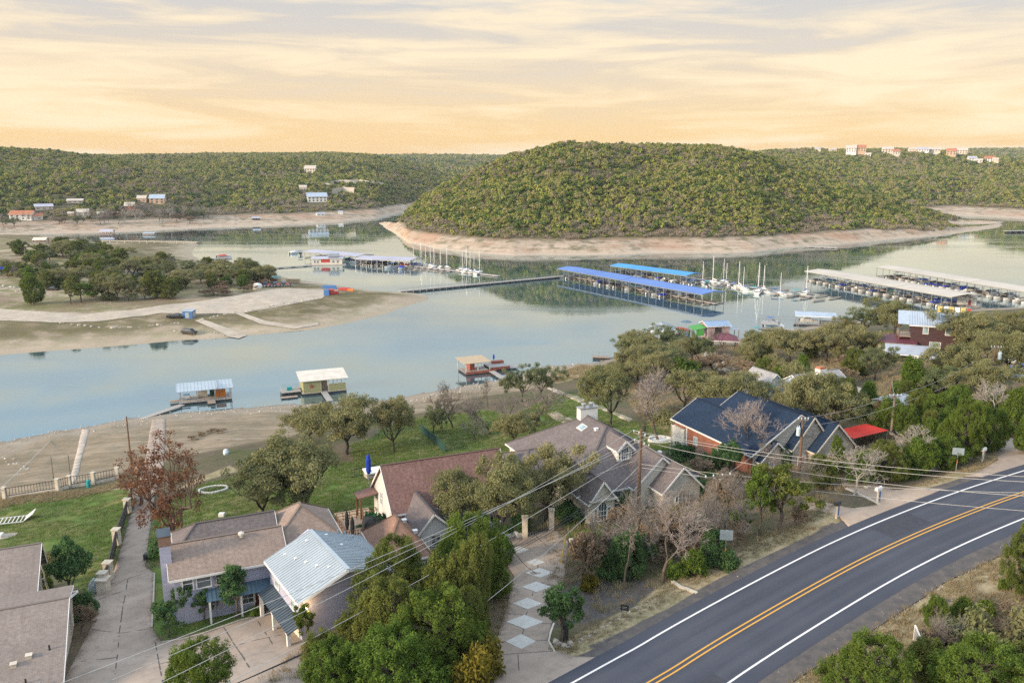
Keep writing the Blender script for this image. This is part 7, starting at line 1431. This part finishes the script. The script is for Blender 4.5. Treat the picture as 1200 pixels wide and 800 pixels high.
m_.build('rim', M_['white'], r); m_ = MB(); m_.box(-.85,-.85,.9,.85,.85,.98); m_.build('water', M_['glass_pale'], r); m_ = MB(); m_.box(-.05,-.85,1.0,.9,.85,1.18); m_.build('cover', M_['white'], r)
p = G(432.5,567,far=False); r = empty('parasol', p, 0, 'folded royal blue parasol standing behind the hot tub', 'parasol'); m_ = MB(); m_.tube((0,0,0),(0,0,2.2),.05); m_.build('pole', M_['steel'], r); m_ = MB(); m_.lathe([(.22,1.6),(.36,2.0),(.38,3.6),(.25,4.2),(.04,4.5)], 10); m_.build('canopy', M_['royal'], r)
dl = [o for o in COL.objects if o.name == 'deck'][0]; r = empty('grill', dl.location, A24, 'grill under a rounded black cover on the timber deck', 'grill'); m_ = MB(); m_.lathe([(.95,15.5),(1.12,15.9),(1.1,16.5),(.9,16.9),(.4,17.05),(.02,17.08)], 14, (-1.6,-.5,0)); m_.v = [(x*1.0, y*.9, z) for x, y, z in m_.v]; m_.build('cover', M_['blackcloth'], r, True)
for k, (x, y) in enumerate(((-4.2,.5),(-4.0,-1.3))):
    r = empty('folded_umbrella', dl.location, A24, ['black folded umbrella at the deck rail','second black folded umbrella nearer the deck stairs'][k], 'umbrella'); m_ = MB(); m_.lathe([(.12,15.5),(.25,16.2),(.22,17.3),(.04,17.9)], 8, (x,y,0)); m_.build('canopy', M_['blackcloth'], r)
p = G(9,613,far=False); r = empty('patio_lounge', p, .3, 'white wire patio lounge on the left lawn', 'lounge chair')
for k in range(9): m_ = MB(); m_.beam((-2.2+k*.5,-1,.45),(-2.2+k*.5,1,.5),.09); m_.build('slat', M_['white'], r)
m_ = MB(); m_.beam((-2.3,-1,.42),(2.2,-1,.42),.1); m_.beam((-2.3,1,.47),(2.2,1,.47),.1); m_.build('frame', M_['white'], r)
for x in (-2,2):
    for y in (-.95,.95): m_ = MB(); m_.beam((x,y,-.1),(x,y,.45),.09); m_.build('leg', M_['white'], r)
m_ = MB(); m_.slab([(2.2,-1,.5),(3.4,-1,1.4),(3.4,1,1.4),(2.2,1,.5)], .08); m_.build('backrest', M_['white'], r)
p = G(6,629,far=False); r = empty('pad', (p.x,p.y,p.z), .2, 'concrete pad with a white box on the left lawn', 'pad'); m_ = MB(); m_.box(-2,-.8,-.2,1.2,.9,.12); m_.build('slab', M_['ramp'], r); m_ = MB(); m_.box(-1.3,-.5,.12,-.3,.5,.5); m_.build('box', M_['white'], r)
p = G(113,693,far=False); m_ = MB(); m_.lathe([(.7,-.1),(.75,.4),(.6,1.0),(.3,1.4),(.03,1.5)], 9, p); rg = np.random.default_rng(4); m_.v = [tuple(np.array(v)+rg.normal(0,.07,3)) for v in m_.v]; tag(m_.build('wrapped_bundle', M_['sign_back']), 'grey wrapped bundle at the corner of the driveway', 'bundle')
stone = stone_col(None, G(122,694,far=False), 1.0, 1.5, 'limestone', 'stone_pillar'); tag(stone, 'thick stone pillar at the corner of the driveway fence', 'pillar')
p = G(40,651,far=False); m_ = MB(); m_.box(p.x-.7,p.y-.5,p.z,p.x+.7,p.y+.5,p.z+.9); tag(m_.build('storage_box', M_['royal']), 'dark blue storage box behind the taupe roofed house', 'box')
for k, (x, y) in enumerate(((225,516),(233,511),(246,507),(260,506))): p = G(x, y, far=False); o = plant('brush', p, 2.6, .8, 'dark heap of driftwood on the right beach', 'driftwood heaps of the beach'); 
p = G(265,532,far=False); m_ = MB(); m_.lathe([(.5,0),(.55,.4),(.3,.9),(.05,1.0)], 8, p); tag(m_.build('beach_ball_cover', M_['ceramic']), 'pale blue covered heap on the beach', 'heap')
c_ = G(774,517,far=False); r = empty('tree_ring', (c_.x,c_.y,c_.z), 0, 'pale raised stone ring round the rosy bare tree', 'tree ring')
for i in range(14): t0, t1 = 2*math.pi*i/14, 2*math.pi*(i+.94)/14; m_ = MB(); m_.hexa([(rr*math.cos(t), rr*math.sin(t), h) for h in (-.6,.4) for rr, t in ((1.55,t0),(1.95,t0),(1.95,t1),(1.55,t1))]); m_.build('stone', M_['stone_white'], r)
m_ = MB(); m_.lathe([(1.54,.2),(.02,.28)], 14); m_.build('soil', M_['concrete_pale'], r)
for x, y, b, lab, pk in ((1046,419,'black','dark car under the carport of the maroon house',False),(1086,420,'red_paint','red car under the teal carport',False),(1187,444,'sign_back','grey pickup parked among the oaks at the right edge',True),(1196,436,'blue_paint','blue car half out of the right edge',False),(1180,424,'white','white car seen through the oaks on the right',False)): vehicle('parked_car', lab, 'car', G(x, y, far=False), .4+x % 3, b, 4.6, pk)
# ---------------------------------------------------------------- the trees and shrubs of the near shore, one by one (kind, foot, crown top, breadth)
T = plant_px
for k, bx, by, top, w_, lab in (
 # left lawn and lower left
 ('cypress',205,650,520,86,'rust coloured bald cypress over the long driveway'), ('cypress',166,592,545,52,'small low rusty cypress bough tree by the gate posts'),
 ('oak_dark',309,614,538,74,'dark fine leaved oak on the lawn right of the stone ring'), ('oak',360,606,512,118,'big pale olive oak on the lawn above the garage roof'), ('oak',407,532,466,84,'spreading olive oak at the edge of the right beach'), ('oak',363,520,474,66,'smaller oak at the left of the pair by the beach'),
 ('oak',461,530,471,56,'single round oak on the lawn before the mesh fence'), ('oak_dark',508,508,474,28,'little oak in front of two dark bare trees by the shore'), ('bare_dark',516,503,447,52,'dark bare tree on the shore lawn, left of its pair'), ('bare_dark',531,501,448,56,'dark bare tree on the shore lawn, right of its pair'),
 ('evergreen',84,705,636,46,'dark evergreen beside the corner of the taupe roofed house'), ('bush_dark',97,722,690,38,'dark shrub behind the cream side wall'), ('dead',56,695,640,36,'bleached dead tree behind the taupe roofed house'), ('brush',95,742,712,32,'grey bare shrub between cream wall and driveway'), ('bush_grey',60,668,648,24,'low grey shrub in the yard behind the dead tree'),
 # in front of the lavender house
 ('topiary',218,728,680,34,'clipped evergreen below the two left windows of the lavender house'), ('topiary',240,726,692,26,'slim evergreen under the right window of the lavender house'), ('topiary',198,746,703,36,'low evergreen at the left corner bed of the lavender house'), ('topiary',279,724,664,42,'tall clipped evergreen before the blue awning'), ('bush_dark',196,650,628,40,'low dark shrub by the brick topped chimney'), ('bush_dark',200,718,700,26,'dark shrub on the grass strip left of the lavender house'), ('bush',300,720,709,20,'small green shrub at the porch step'), ('bare_dark',255,724,672,14,'thin bare sapling at the lavender house wall'),
 ('bush_palm',441,628,598,32,'glossy dark green broad leaved shrub below the timber deck'), ('bush_dark',418,628,612,22,'low shrub left of the deck stairs'), ('bush_dark',350,620,600,30,'dark shrub under the big pale oak'),
 # around the reddish roofed house
 ('oak',533,628,558,78,'live oak leaning over the reddish roof, left of two'), ('oak_lean',584,648,546,92,'leaning live oak beside the planters with its trunk on the drive'), ('oak',640,610,530,84,'live oak crowding the left side of the stone house'), ('oak',614,592,545,62,'live oak behind the leaning oak'), ('bare',512,622,588,20,'small bare tree before the front gable of the reddish roofed house'), ('bush',570,640,618,26,'green shrub behind the planters'), ('bush_dark',610,618,598,22,'dark shrub behind the iron gate'),
 ('bush_dark',670,607,587,42,'dark clipped hedge mound left of the arched window'), ('bush_dark',697,606,594,20,'smaller dark hedge mound under the arched window'), ('evergreen',734,603,577,18,'narrow evergreen beside the front door of the stone house'), ('bare',560,640,608,20,'grey bare shrub tree by the small gable'),
 # shore lawn, centre
 ('bare',575,508,458,66,'grey bare tree with green haze behind the reddish roof'), ('bare_dark',572,478,440,22,'thin dark bare tree at the shore left of the tan roofed dock'), ('oak_dark',634,468,427,38,'open dark green oak at the lake edge'), ('oak_dark',612,470,430,34,'dark green oak left of the open oak at the lake edge'), ('bare',623,518,451,66,'spreading bare tree on the lawn behind the stone house'), ('bare',598,505,462,46,'bare grey tree between reddish roof and lawn'), ('oak',602,522,482,48,'grey green oak above the right end of the reddish roof'), ('bare_dark',566,500,466,34,'dark twiggy tree behind the reddish roof'), ('bare',556,516,488,40,'low bare tree touching the ridge of the reddish roof'),
 ('oak',716,497,436,62,'leaning oak on the lawn by the garden path'), ('bare_pink',773,517,433,70,'rosy bare tree standing in the stone ring'), ('bare_pink',757,488,440,50,'second rosy bare tree left of the ringed one'), ('bare_dark',748,545,474,20,'thin dark tree behind the tall utility pole'), ('oak',802,482,436,70,'broad yellowish oak behind the navy roof, left of its pair'), ('oak',850,482,436,78,'broad yellowish oak behind the navy roof, right of its pair'), ('bush',800,446,419,52,'bright green bush mound beyond the yellowish oaks'), ('bush_grey',780,496,480,34,'grey round shrub on the lawn by the white stone porch'),
 ('oak_dark',741,428,396,46,'dark oak on the point near the grey roofed boathouse'), ('oak',776,434,402,62,'olive oak below the grey roofed boathouse'), ('oak',732,452,424,40,'oak over the brown point grass'), ('oak',760,452,420,44,'dull oak between point and bright bush'), ('bare',735,447,421,40,'grey bare shrub tree on the point'), ('oak_dark',716,448,424,34,'dark low oak at the brown point'), ('bush_grey',700,440,428,30,'grey shrubs on the brown point'),
 ('bare_dark',848,411,380,32,'dark bare tree right of the maroon pavilion'), ('oak_dark',815,425,389,30,'sparse oak in front of the pink boathouse'), ('bare_dark',845,434,402,26,'bare tree before the maroon pavilion'), ('brush',838,440,418,60,'brown brush below the maroon pavilion'), ('brush',868,446,424,60,'brown brush along the gravel track'), ('brush',815,440,420,40,'brown brush by the garden path to the pavilion'), ('brush',760,384+50,412,40,'brown brush behind the point oaks'),
 # beside and behind the navy roofed house
 ('bare_pink',881,546,472,76,'rosy bare tree in front of the navy roof'), ('evergreen',845,549,521,22,'small conifer against the red brick wall'), ('evergreen',857,560,518,24,'thin oak like tree at the corner of the red brick wall'), ('bush_dark',802,538,518,40,'dark shrubs under the white stone porch'), ('bush_dark',825,548,530,30,'dark shrub along the brick wall plinth'), ('evergreen',916,548,524,22,'grey evergreen by the garage gable'), ('brush',812,562,540,50,'bare grey brush on the slope left of the brick house'), ('brush',850,580,556,56,'bare grey brush under the power lines'),
 ('oak',955,508,438,84,'large grey green oak behind the navy roof gables'), ('oak',925,480,452,56,'grey green oak before the pale blue house'), ('oak_dark',978,508,462,58,'dark oak above the red fabric cover'), ('oak',895,468,446,38,'oak hiding the corner of the pale blue house'),
 ('juniper',938,458,416,34,'bright green juniper against the pale blue house'), ('juniper',912,462,430,24,'dark juniper at the pale blue house wall'), ('juniper_olive',988,482,444,30,'olive juniper right of the pale blue house'), ('juniper',1015,492,448,42,'green juniper left of the leaning dark pole'), ('juniper_olive',893,450,420,30,'olive juniper left of the pale blue house'), ('juniper_olive',970,470,440,26,'olive juniper below the white chimney'), ('juniper',905,440,424,24,'small juniper by the pale blue gable'),
 ('oak',925,424,383,66,'oak above the gravel track, left of the row'), ('oak',968,424,381,60,'oak in the row behind the pale blue house'), ('oak',1008,418,380,54,'right oak of the row behind the pale blue house'), ('oak',890,418,390,46,'oak by the roofless dock'), ('oak_dark',1014,392,358,50,'dark rounded oak left of the tall maroon house'), ('oak',1048,393,352,52,'tall open oak between dock and maroon house'), ('oak',988,392,370,30,'small oak at the lawn by the maroon house'), ('oak_dark',1025,446,404,44,'dark upright oak with its trunk on bare earth'), ('juniper_olive',1000,442,408,30,'olive juniper left of the dark upright oak'),
 ('juniper',1041,506,466,38,'juniper between the two dark poles and the red cover'), ('juniper_big',1062,512,474,38,'dense juniper in front of the red brick outbuilding'), ('juniper',1066,468,420,62,'broad dark juniper before the lawn of the maroon house'), ('oak',1120,460,404,62,'big yellowish oak right of the maroon house'), ('oak',1140,416,366,78,'huge olive oak at the right above the maroon house'), ('oak',1180,440,384,66,'olive oak reaching the right edge'), ('oak_dark',1098,470,428,42,'dark oak behind the pale brown pole'), ('oak',1182,408,362,60,'back oak at the right edge by the docks'), ('oak',1120,398,372,36,'oak tucked against the maroon house roof'), ('oak',1155,470,420,60,'oak around the pale brown pole'),
 ('juniper',1125,492,452,40,'green juniper under the pale brown pole'), ('juniper_olive',1080,492,456,38,'olive juniper behind the red brick outbuilding'), ('juniper',1100,500,462,44,'bright juniper in the middle of the right thicket'), ('bare_pale',1157,496,447,46,'bleached round bare tree in the right thicket'), ('juniper',1186,510,456,46,'dark juniper at the right edge above the side road'), ('juniper_big',1126,540,468,56,'tall brown green juniper left of the side road'), ('juniper',1158,528,478,38,'slim juniper beside the side road'), ('juniper',1200,530,486,40,'juniper cut by the right edge beyond the side road'),
 ('bare_pale',1070,552,498,70,'silvery dead branched tree before the red cover'), ('bare_pale',1000,580,526,56,'pale bare tree by the tan driveway'), ('juniper_big',1036,562,518,52,'dark juniper below the red cover'), ('juniper',1078,556,514,46,'dark green juniper behind the tumbled wall'), ('juniper',1104,550,512,44,'juniper behind the wide road sign'), ('juniper',978,556,512,32,'bright juniper beside the garage gable'), ('juniper',1010,566,530,40,'low juniper over the tumbled wall'), ('bush',1060,560,540,34,'green bush at the top of the tumbled wall'), ('juniper_olive',960,572,535,34,'olive juniper on the slope under the garage gable'),
 # roadside
 ('open_juniper',890,627,553,42,'left of the twin junipers on the road verge'), ('open_juniper',914,623,553,68,'right of the twin junipers on the road verge'), ('brush',930,612,594,34,'dry brush at the foot of the twin junipers'), ('bare',862,640,585,46,'bare grey tree behind the left road sign'),
 ('bare',740,672,592,60,'forked pale bare tree over the dark mulch'), ('bare',733,690,584,54,'thin pale stemmed bare tree over the dark mulch'), ('bare_pink',776,681,582,88,'large rosy grey bare tree at the road verge'), ('bare',808,668,578,66,'bare tree between rosy tree and left road sign'), ('bare',762,640,604,50,'bare tree before the right gable of the stone house'), ('bare_pink',812,640,592,64,'rosy bare thicket tree under the crossarm pole'), ('bare',838,640,590,44,'bare sapling thicket behind the left road sign'), ('brush_fan',677,690,630,56,'dry fan shaped shrub at the diamond driveway'), ('brush_fan',694,668,630,44,'second dry fan shrub nearer the iron gate'), ('bare',705,655,602,40,'bare grey shrub tree left of the mulch'),
 ('evergreen',738,676,624,38,'dark evergreen between the forked bare trees'), ('evergreen',752,668,630,30,'second dark evergreen behind the rosy bare tree'), ('bush_dark',715,676,640,36,'dark shrub at the back of the mulch bed'), ('bush',812,674,645,36,'green shrub at the verge near the rosy tree'), ('evergreen',832,664,622,30,'evergreen behind the left road sign'), ('bush_yellow',692,690,668,26,'yellowing shrub beside the dry fan shrub'), ('topiary',658,752,684,54,'glossy evergreen at the mouth of the diamond driveway'), ('bush_dark',852,664,640,30,'green shrub hugging the left road sign'), ('bush',790,676,656,24,'small green shrub on the verge'), ('brush',870,632,612,40,'dry brush on the road verge'), ('bare',850,618,556,50,'wispy bare tree below the crossarm pole'), ('bare',722,648,602,44,'wispy bare tree left of the tall utility pole foot'), ('bush',866,612,596,30,'low green shrub behind the twin junipers'),
 # the juniper mass in the middle foreground
 ('juniper_big',470,732,640,96,'olive juniper of the front mass nearest the metal roof'), ('juniper_big',545,704,612,96,'bright juniper of the front mass below the reddish roof'), ('juniper_big',558,748,640,72,'bright juniper of the front mass beside the diamond driveway'), ('juniper_olive',520,742,658,70,'olive juniper in the heart of the front mass'), ('juniper_big',456,790,690,98,'broad olive juniper of the front mass right of the parking pad'), ('juniper_big',520,800,700,116,'greyish olive juniper low in the front mass'), ('juniper_big',382,828,750,84,'juniper of the front mass at the bottom edge of the parking pad'), ('juniper_big',470,840,752,120,'juniper cut by the bottom edge in the front mass'), ('juniper',582,700,652,40,'small juniper at the driveway edge of the front mass'), ('juniper_olive',412,776,722,48,'small olive juniper at the garage corner'), ('juniper_big',548,778,700,70,'dark juniper behind the yellow hedge'), ('bush_yellow',566,792,738,52,'yellowing hedge beside the diamond driveway'), ('bush_yellow',556,826,760,56,'yellow hedge at the bottom edge by the diamond driveway'), ('open_juniper',362,758,708,28,'young juniper against the lavender garage wall'), ('juniper',454,692,642,42,'juniper peeking over the metal roof ridge'), ('juniper_big',400,840,762,90,'olive juniper at the bottom edge left of centre'), ('juniper',590,662,630,34,'juniper tip below the leaning oak'),
 ('juniper_big',232,842,764,92,'juniper at the bottom edge on the parking pad corner'), ('bush',52,690,668,18,'small shrub at the rear corner of the taupe roofed house'),
 # beyond the road, lower right
 ('juniper_big',1010,832,752,104,'bright olive juniper at the bottom edge right of the road'), ('juniper_olive',1085,800,752,52,'olive juniper behind the edge on white sign'), ('juniper_big',1140,838,752,110,'olive juniper in the bottom right corner'), ('juniper',1092,736,698,26,'upright young juniper above the edge on white sign'), ('juniper',1104,744,712,28,'short juniper right of the upright young one'), ('bush',1128,722,700,26,'green bush on the far bank, left of two'), ('bush',1155,722,700,26,'green bush on the far bank, right of two'), ('juniper_big',1208,704,612,64,'large bright juniper at the right edge'), ('bush_grey',1140,770,716,76,'grey green scrub behind the yellow guards'), ('bush_grey',1190,772,714,70,'grey green scrub at the right edge below the large juniper'), ('bare',1098,778,716,42,'bare grey sapling right of the white sign'), ('bare_pale',1112,772,722,36,'pale twiggy sapling beside the grey scrub'), ('juniper_olive',1195,828,762,70,'olive juniper cut by the bottom right corner'), ('bare_dark',1180,782,728,56,'dark bare brush at the right edge'), ('bush',1176,690,676,16,'tiny bush on the far bank slope'), ('bush',1100,690+20,700,14,'tiny seedling juniper on the far bank'), ('bush_grey',1165,800,760,60,'grey scrub low in the bottom right corner')):
    T(k, bx, by, top, w_, lab)
# filler scrub in the gaps of the right-hand wood, too mixed to tell apart
SCR = [('juniper_olive',26,34),('oak',36,36),('juniper',24,36),('bush_dark',30,18),('brush',36,20),('bare',30,34),('bush_grey',32,18)]
rng_ = random.Random(11)
DESC = {'oak':'grey green oak','oak_dark':'dark rounded oak','juniper_olive':'olive juniper','juniper':'bright green juniper','open_juniper':'open crowned juniper','bare':'leafless grey tree','bare_pink':'leafless rosy tree','bare_pale':'leafless pale tree','brush':'leafless brown shrub','bush_grey':'low grey green shrub','bush_dark':'low dark green shrub','bush':'low bright green shrub'}
def fill(poly, n, label, group, keys, far=False, smin=.8, smax=1.25):
    xs = [p[0] for p in poly]; ys = [p[1] for p in poly]; k = 0
    while k < n:
        x, y = rng_.uniform(min(xs), max(xs)), rng_.uniform(min(ys), max(ys))
        if not bool(in_poly(np.array([x]), np.array([y]), poly)[0]): continue
        key, w_, h_ = keys[rng_.randrange(len(keys))]; s = rng_.uniform(smin, smax)*(.55+.45*(y-360)/200 if not far else 1); fx = (x-min(xs))/(max(xs)-min(xs)); fy = (y-min(ys))/(max(ys)-min(ys)); wh = ('back ' if fy < .34 else 'front ' if fy > .66 else '')+('left','middle','right')[min(2, int(fx*3))]; T(key, x, y, y-h_*s, w_*s, f'{DESC[key]} at the {wh} of the {label}', group, far); k += 1
fill([(1062,470),(1075,455),(1200,475),(1200,520),(1165,515),(1110,540),(1062,548)], 22, 'thicket before the side road', 'thicket trees left of the side road', [SCR[0],SCR[2],SCR[2],SCR[5]])
fill([(860,425),(900,408),(1000,404),(1060,425),(1060,450),(1010,455),(960,440),(900,455),(880,450)], 14, 'belt behind the pale blue house', 'belt of trees behind the pale blue house', [SCR[1],SCR[1],SCR[6],SCR[4],SCR[0]])
fill([(1090,410),(1200,380),(1200,470),(1100,455)], 9, 'oak grove', 'oak grove at the right edge', [SCR[1],SCR[1],SCR[0]], False, .9, 1.3)
fill([(700,650),(780,612),(860,600),(880,615),(830,650),(760,672),(715,672)], 20, 'roadside thicket', 'roadside thicket shrubs', [('brush',40,30),('bare',44,36),('brush',36,26),('bush_dark',24,20)], False, .9, 1.3)
fill([(790,560),(850,545),(930,560),(990,560),(960,585),(880,605),(820,600)], 12, 'slope under the power lines', 'slope scrub under the power lines', [('brush',40,22),('bare',34,36),('bush_dark',26,16),('bush',24,16)], False, .8, 1.2)
fill([(1010,800),(1090,760),(1130,740),(1200,720),(1220,800),(1100,800)], 10, 'dry roadside bank', 'dry scrub beyond the road', [('brush',36,22),('brush',46,30),('bush_grey',24,14)], False, .7, 1.2)
fill([(715,425),(745,405),(800,412),(840,440),(790,450),(735,450)], 8, 'grove on the point', 'point grove oaks', [('oak',42,34),('oak_dark',40,32)], False, 1.2, 1.6)
# the peninsula grove
fill([(0,300),(40,292),(110,296),(160,304),(215,316),(250,318),(300,326),(316,332),(300,336),(230,345),(195,352),(150,354),(100,352),(60,340),(0,330)], 108, 'peninsula grove', 'peninsula grove trees', [('oak',26,18),('oak',28,19),('juniper_olive',18,17),('oak_dark',20,14),('juniper_olive',20,19),('open_juniper',20,18),('oak',30,19),('bare',20,15),('bush_grey',20,9),('juniper',17,16)], True, .8, 1.2)
fill([(-6,300),(40,292),(120,300),(120,340),(70,338),(20,330),(-6,325)], 30, 'peninsula grove', 'peninsula grove trees', [('oak',26,17),('oak_dark',22,15),('open_juniper',20,17),('juniper_olive',18,16),('bush_grey',20,9)], True, .8, 1.2)
for k, bx, by, top, w_, lab in (('juniper_big',40,357,323,28,'dark rounded juniper at the left end of the peninsula track'), ('open_juniper',83,356,331,24,'bright green twin stemmed juniper by the peninsula track, left stem group'), ('open_juniper',95,354,330,26,'bright green juniper right beside the twin stemmed one'), ('oak',120,350,322,30,'grey olive oak behind the bright junipers'), ('oak',138,351,322,30,'grey olive oak with pale stems by the track'), ('juniper_olive',184,349,318,32,'tall dark green juniper at the right front of the grove'), ('oak_dark',200,330,303,16,'slender dark tree rising over the grove'), ('oak_dark',158,312,301,18,'round oak on the flat behind the grove, left of two'), ('oak_dark',180,312,302,18,'round oak on the flat behind the grove, right of two'), ('oak',312,333,311,28,'single oak at the peninsula boat row'), ('oak',285,334,313,24,'oak left of the single oak by the boat row'), ('bare',214,340,325,22,'bare grey tree near the white van'), ('oak',245,330,309,34,'dense oak by the hidden van'), ('oak',265,333,311,30,'dense oak in the grove right part'), ('oak_dark',228,322,304,30,'dark oak at the back of the grove')): T(k, bx, by, top, w_, lab, None, True)
fill([(260,336),(310,330),(322,332),(300,342),(240,350),(215,352)], 12, 'brush below the peninsula grove', 'brown brush of the peninsula', [('brush',20,8)], True, .8, 1.2)
fill([(0,268),(60,264),(150,263),(230,263),(250,256),(200,250),(120,250),(60,262),(0,264)], 46, 'rosy far shore', 'bare trees of the far left shore', [('bare',14,12),('bare_pink',13,12),('bare_pale',12,13),('brush',13,7),('oak_dark',13,9)], True, .9, 1.3)
# dry grass, weeds and litter of verges and beach: uncountable
def tuft(seed, mat, n=26, h=.5, sp=.35):
    rng = np.random.default_rng(seed); V, F_ = [], []
    for i in range(n):
        a = rng.random()*6.28; r = rng.random()**.5*sp; b = np.array([math.cos(a)*r, math.sin(a)*r, -.03]); t = b+np.array([rng.normal()*.18, rng.normal()*.18, h*(.5+.7*rng.random())]); w = np.array([-math.sin(a*3), math.cos(a*3), 0])*.022
        k = len(V); V += [b-w, b+w, t]; F_.append((k, k+1, k+2))
    return bpy.data.objects.new('tuft', fast_mesh('tuft', V, F_, mat, attrs={'tint': RNG.random(len(V))}))
def leafy_plain(n, a, b, c_): M_[n] = leafy(n, a, b, c_, .2, .5)
leafy_plain('straw', (.29,.23,.14), (.44,.36,.24), (.22,.20,.10)); leafy_plain('green_blades', (.055,.115,.022), (.12,.19,.04), (.15,.17,.05)); leafy_plain('litter', (.17,.12,.08), (.30,.23,.16), (.12,.09,.06))
STRAW = collection_of('straw_tufts', [tuft(i, M_['straw']) for i in range(3)]+[tuft(9, M_['litter'], 30, .25, .6)]); BLADE = collection_of('blade_tufts', [tuft(20+i, M_['green_blades'], 30, .16, .5) for i in range(2)]+[tuft(29, M_['straw'], 20, .12, .5)]); GRV = collection_of('gravel_bits', [bpy.data.objects.new('gravel_bit', m) for m in RK])
def strew(name, polys, n, size, coll, nidx, seed, avoid=0., spread=.5):
    rng = np.random.default_rng(seed); out = []; W_ = [WP(p) for p in polys]; ar = []
    for P_ in W_: a_ = np.array(P_); ar.append(abs(np.sum(a_[:,0]*np.roll(a_[:,1],-1)-a_[:,1]*np.roll(a_[:,0],-1)))/2)
    for P_, A_ in zip(W_, ar):
        a_ = np.array(P_); m = int(n*A_/sum(ar)*2.6)+8; x = rng.uniform(a_[:,0].min(), a_[:,0].max(), m); y = rng.uniform(a_[:,1].min(), a_[:,1].max(), m); k = in_poly(x, y, P_) & (fbm(x*.35, y*.35, seed, 3) > spread-.12*rng.random(m))
        dr, _ = seg_dist(x, y, ROAD[::3]); k &= dr > avoid; out.append(np.stack([x[k], y[k], near_h(x[k], y[k])], 1))
    P_ = np.concatenate(out); s = size*(.5+.9*rng.random(len(P_))); return scatter(name, P_, np.stack([s,s,s*(.7+.6*rng.random(len(P_)))],1), rng.integers(0, nidx, len(P_)), coll)
strew('dry_grass', DRY, 26000, .55, STRAW, 4, 3, 6.4, .42)
strew('lawn_grass', LAWN, 40000, .9, BLADE, 3, 4, 6.6, .36)
strew('leaf_litter', [[(640,600),(760,600),(900,560),(1000,560),(980,600),(880,640),(760,690),(690,740),(650,730)], [(400,640),(600,640),(600,700),(560,800),(300,800),(420,700)], [(700,430),(900,400),(1200,380),(1200,500),(1000,560),(800,560),(780,520)], [(300,600),(480,600),(520,660),(440,660)]], 22000, .9, STRAW, 4, 5, 6.6, .40)
strew('gravel', [[(640,812),(760,735),(900,655),(990,620),(1120,572),(1200,545),(1200,560),(1120,586),(990,634),(900,675),(760,752),(670,812)], [(868,812),(1010,712),(1110,658),(1210,608),(1215,628),(1110,684),(1030,735),(920,812)]], 9000, .13, GRV, 5, 6, 5.05, .35)
strew('beach_stones', [[(0,516),(200,484),(400,472),(520,460),(640,430),(700,426),(690,434),(560,458),(470,478),(330,483),(200,491),(0,526)]], 1500, .28, GRV, 5, 7, 0, .42)
# ---------------------------------------------------------------- thin evening air: one closed box of even haze round camera and land
hz = MB(); hz.box(-3400,-300,-8,4200,4300,142); ho = hz.build('haze', M_['wire']); ho.data.materials.clear(); t = NT('thin haze'); pv = t.n('ShaderNodeVolumePrincipled'); pv.inputs['Color'].default_value = (.80,.86,.95,1); pv.inputs['Density'].default_value = .00007; pv.inputs['Anisotropy'].default_value = .2; t.l(pv.outputs[0], t.o.inputs['Volume']); ho.data.materials.append(t.m); tag(ho, kind='stuff')
SC.cycles.volume_bounces = 0
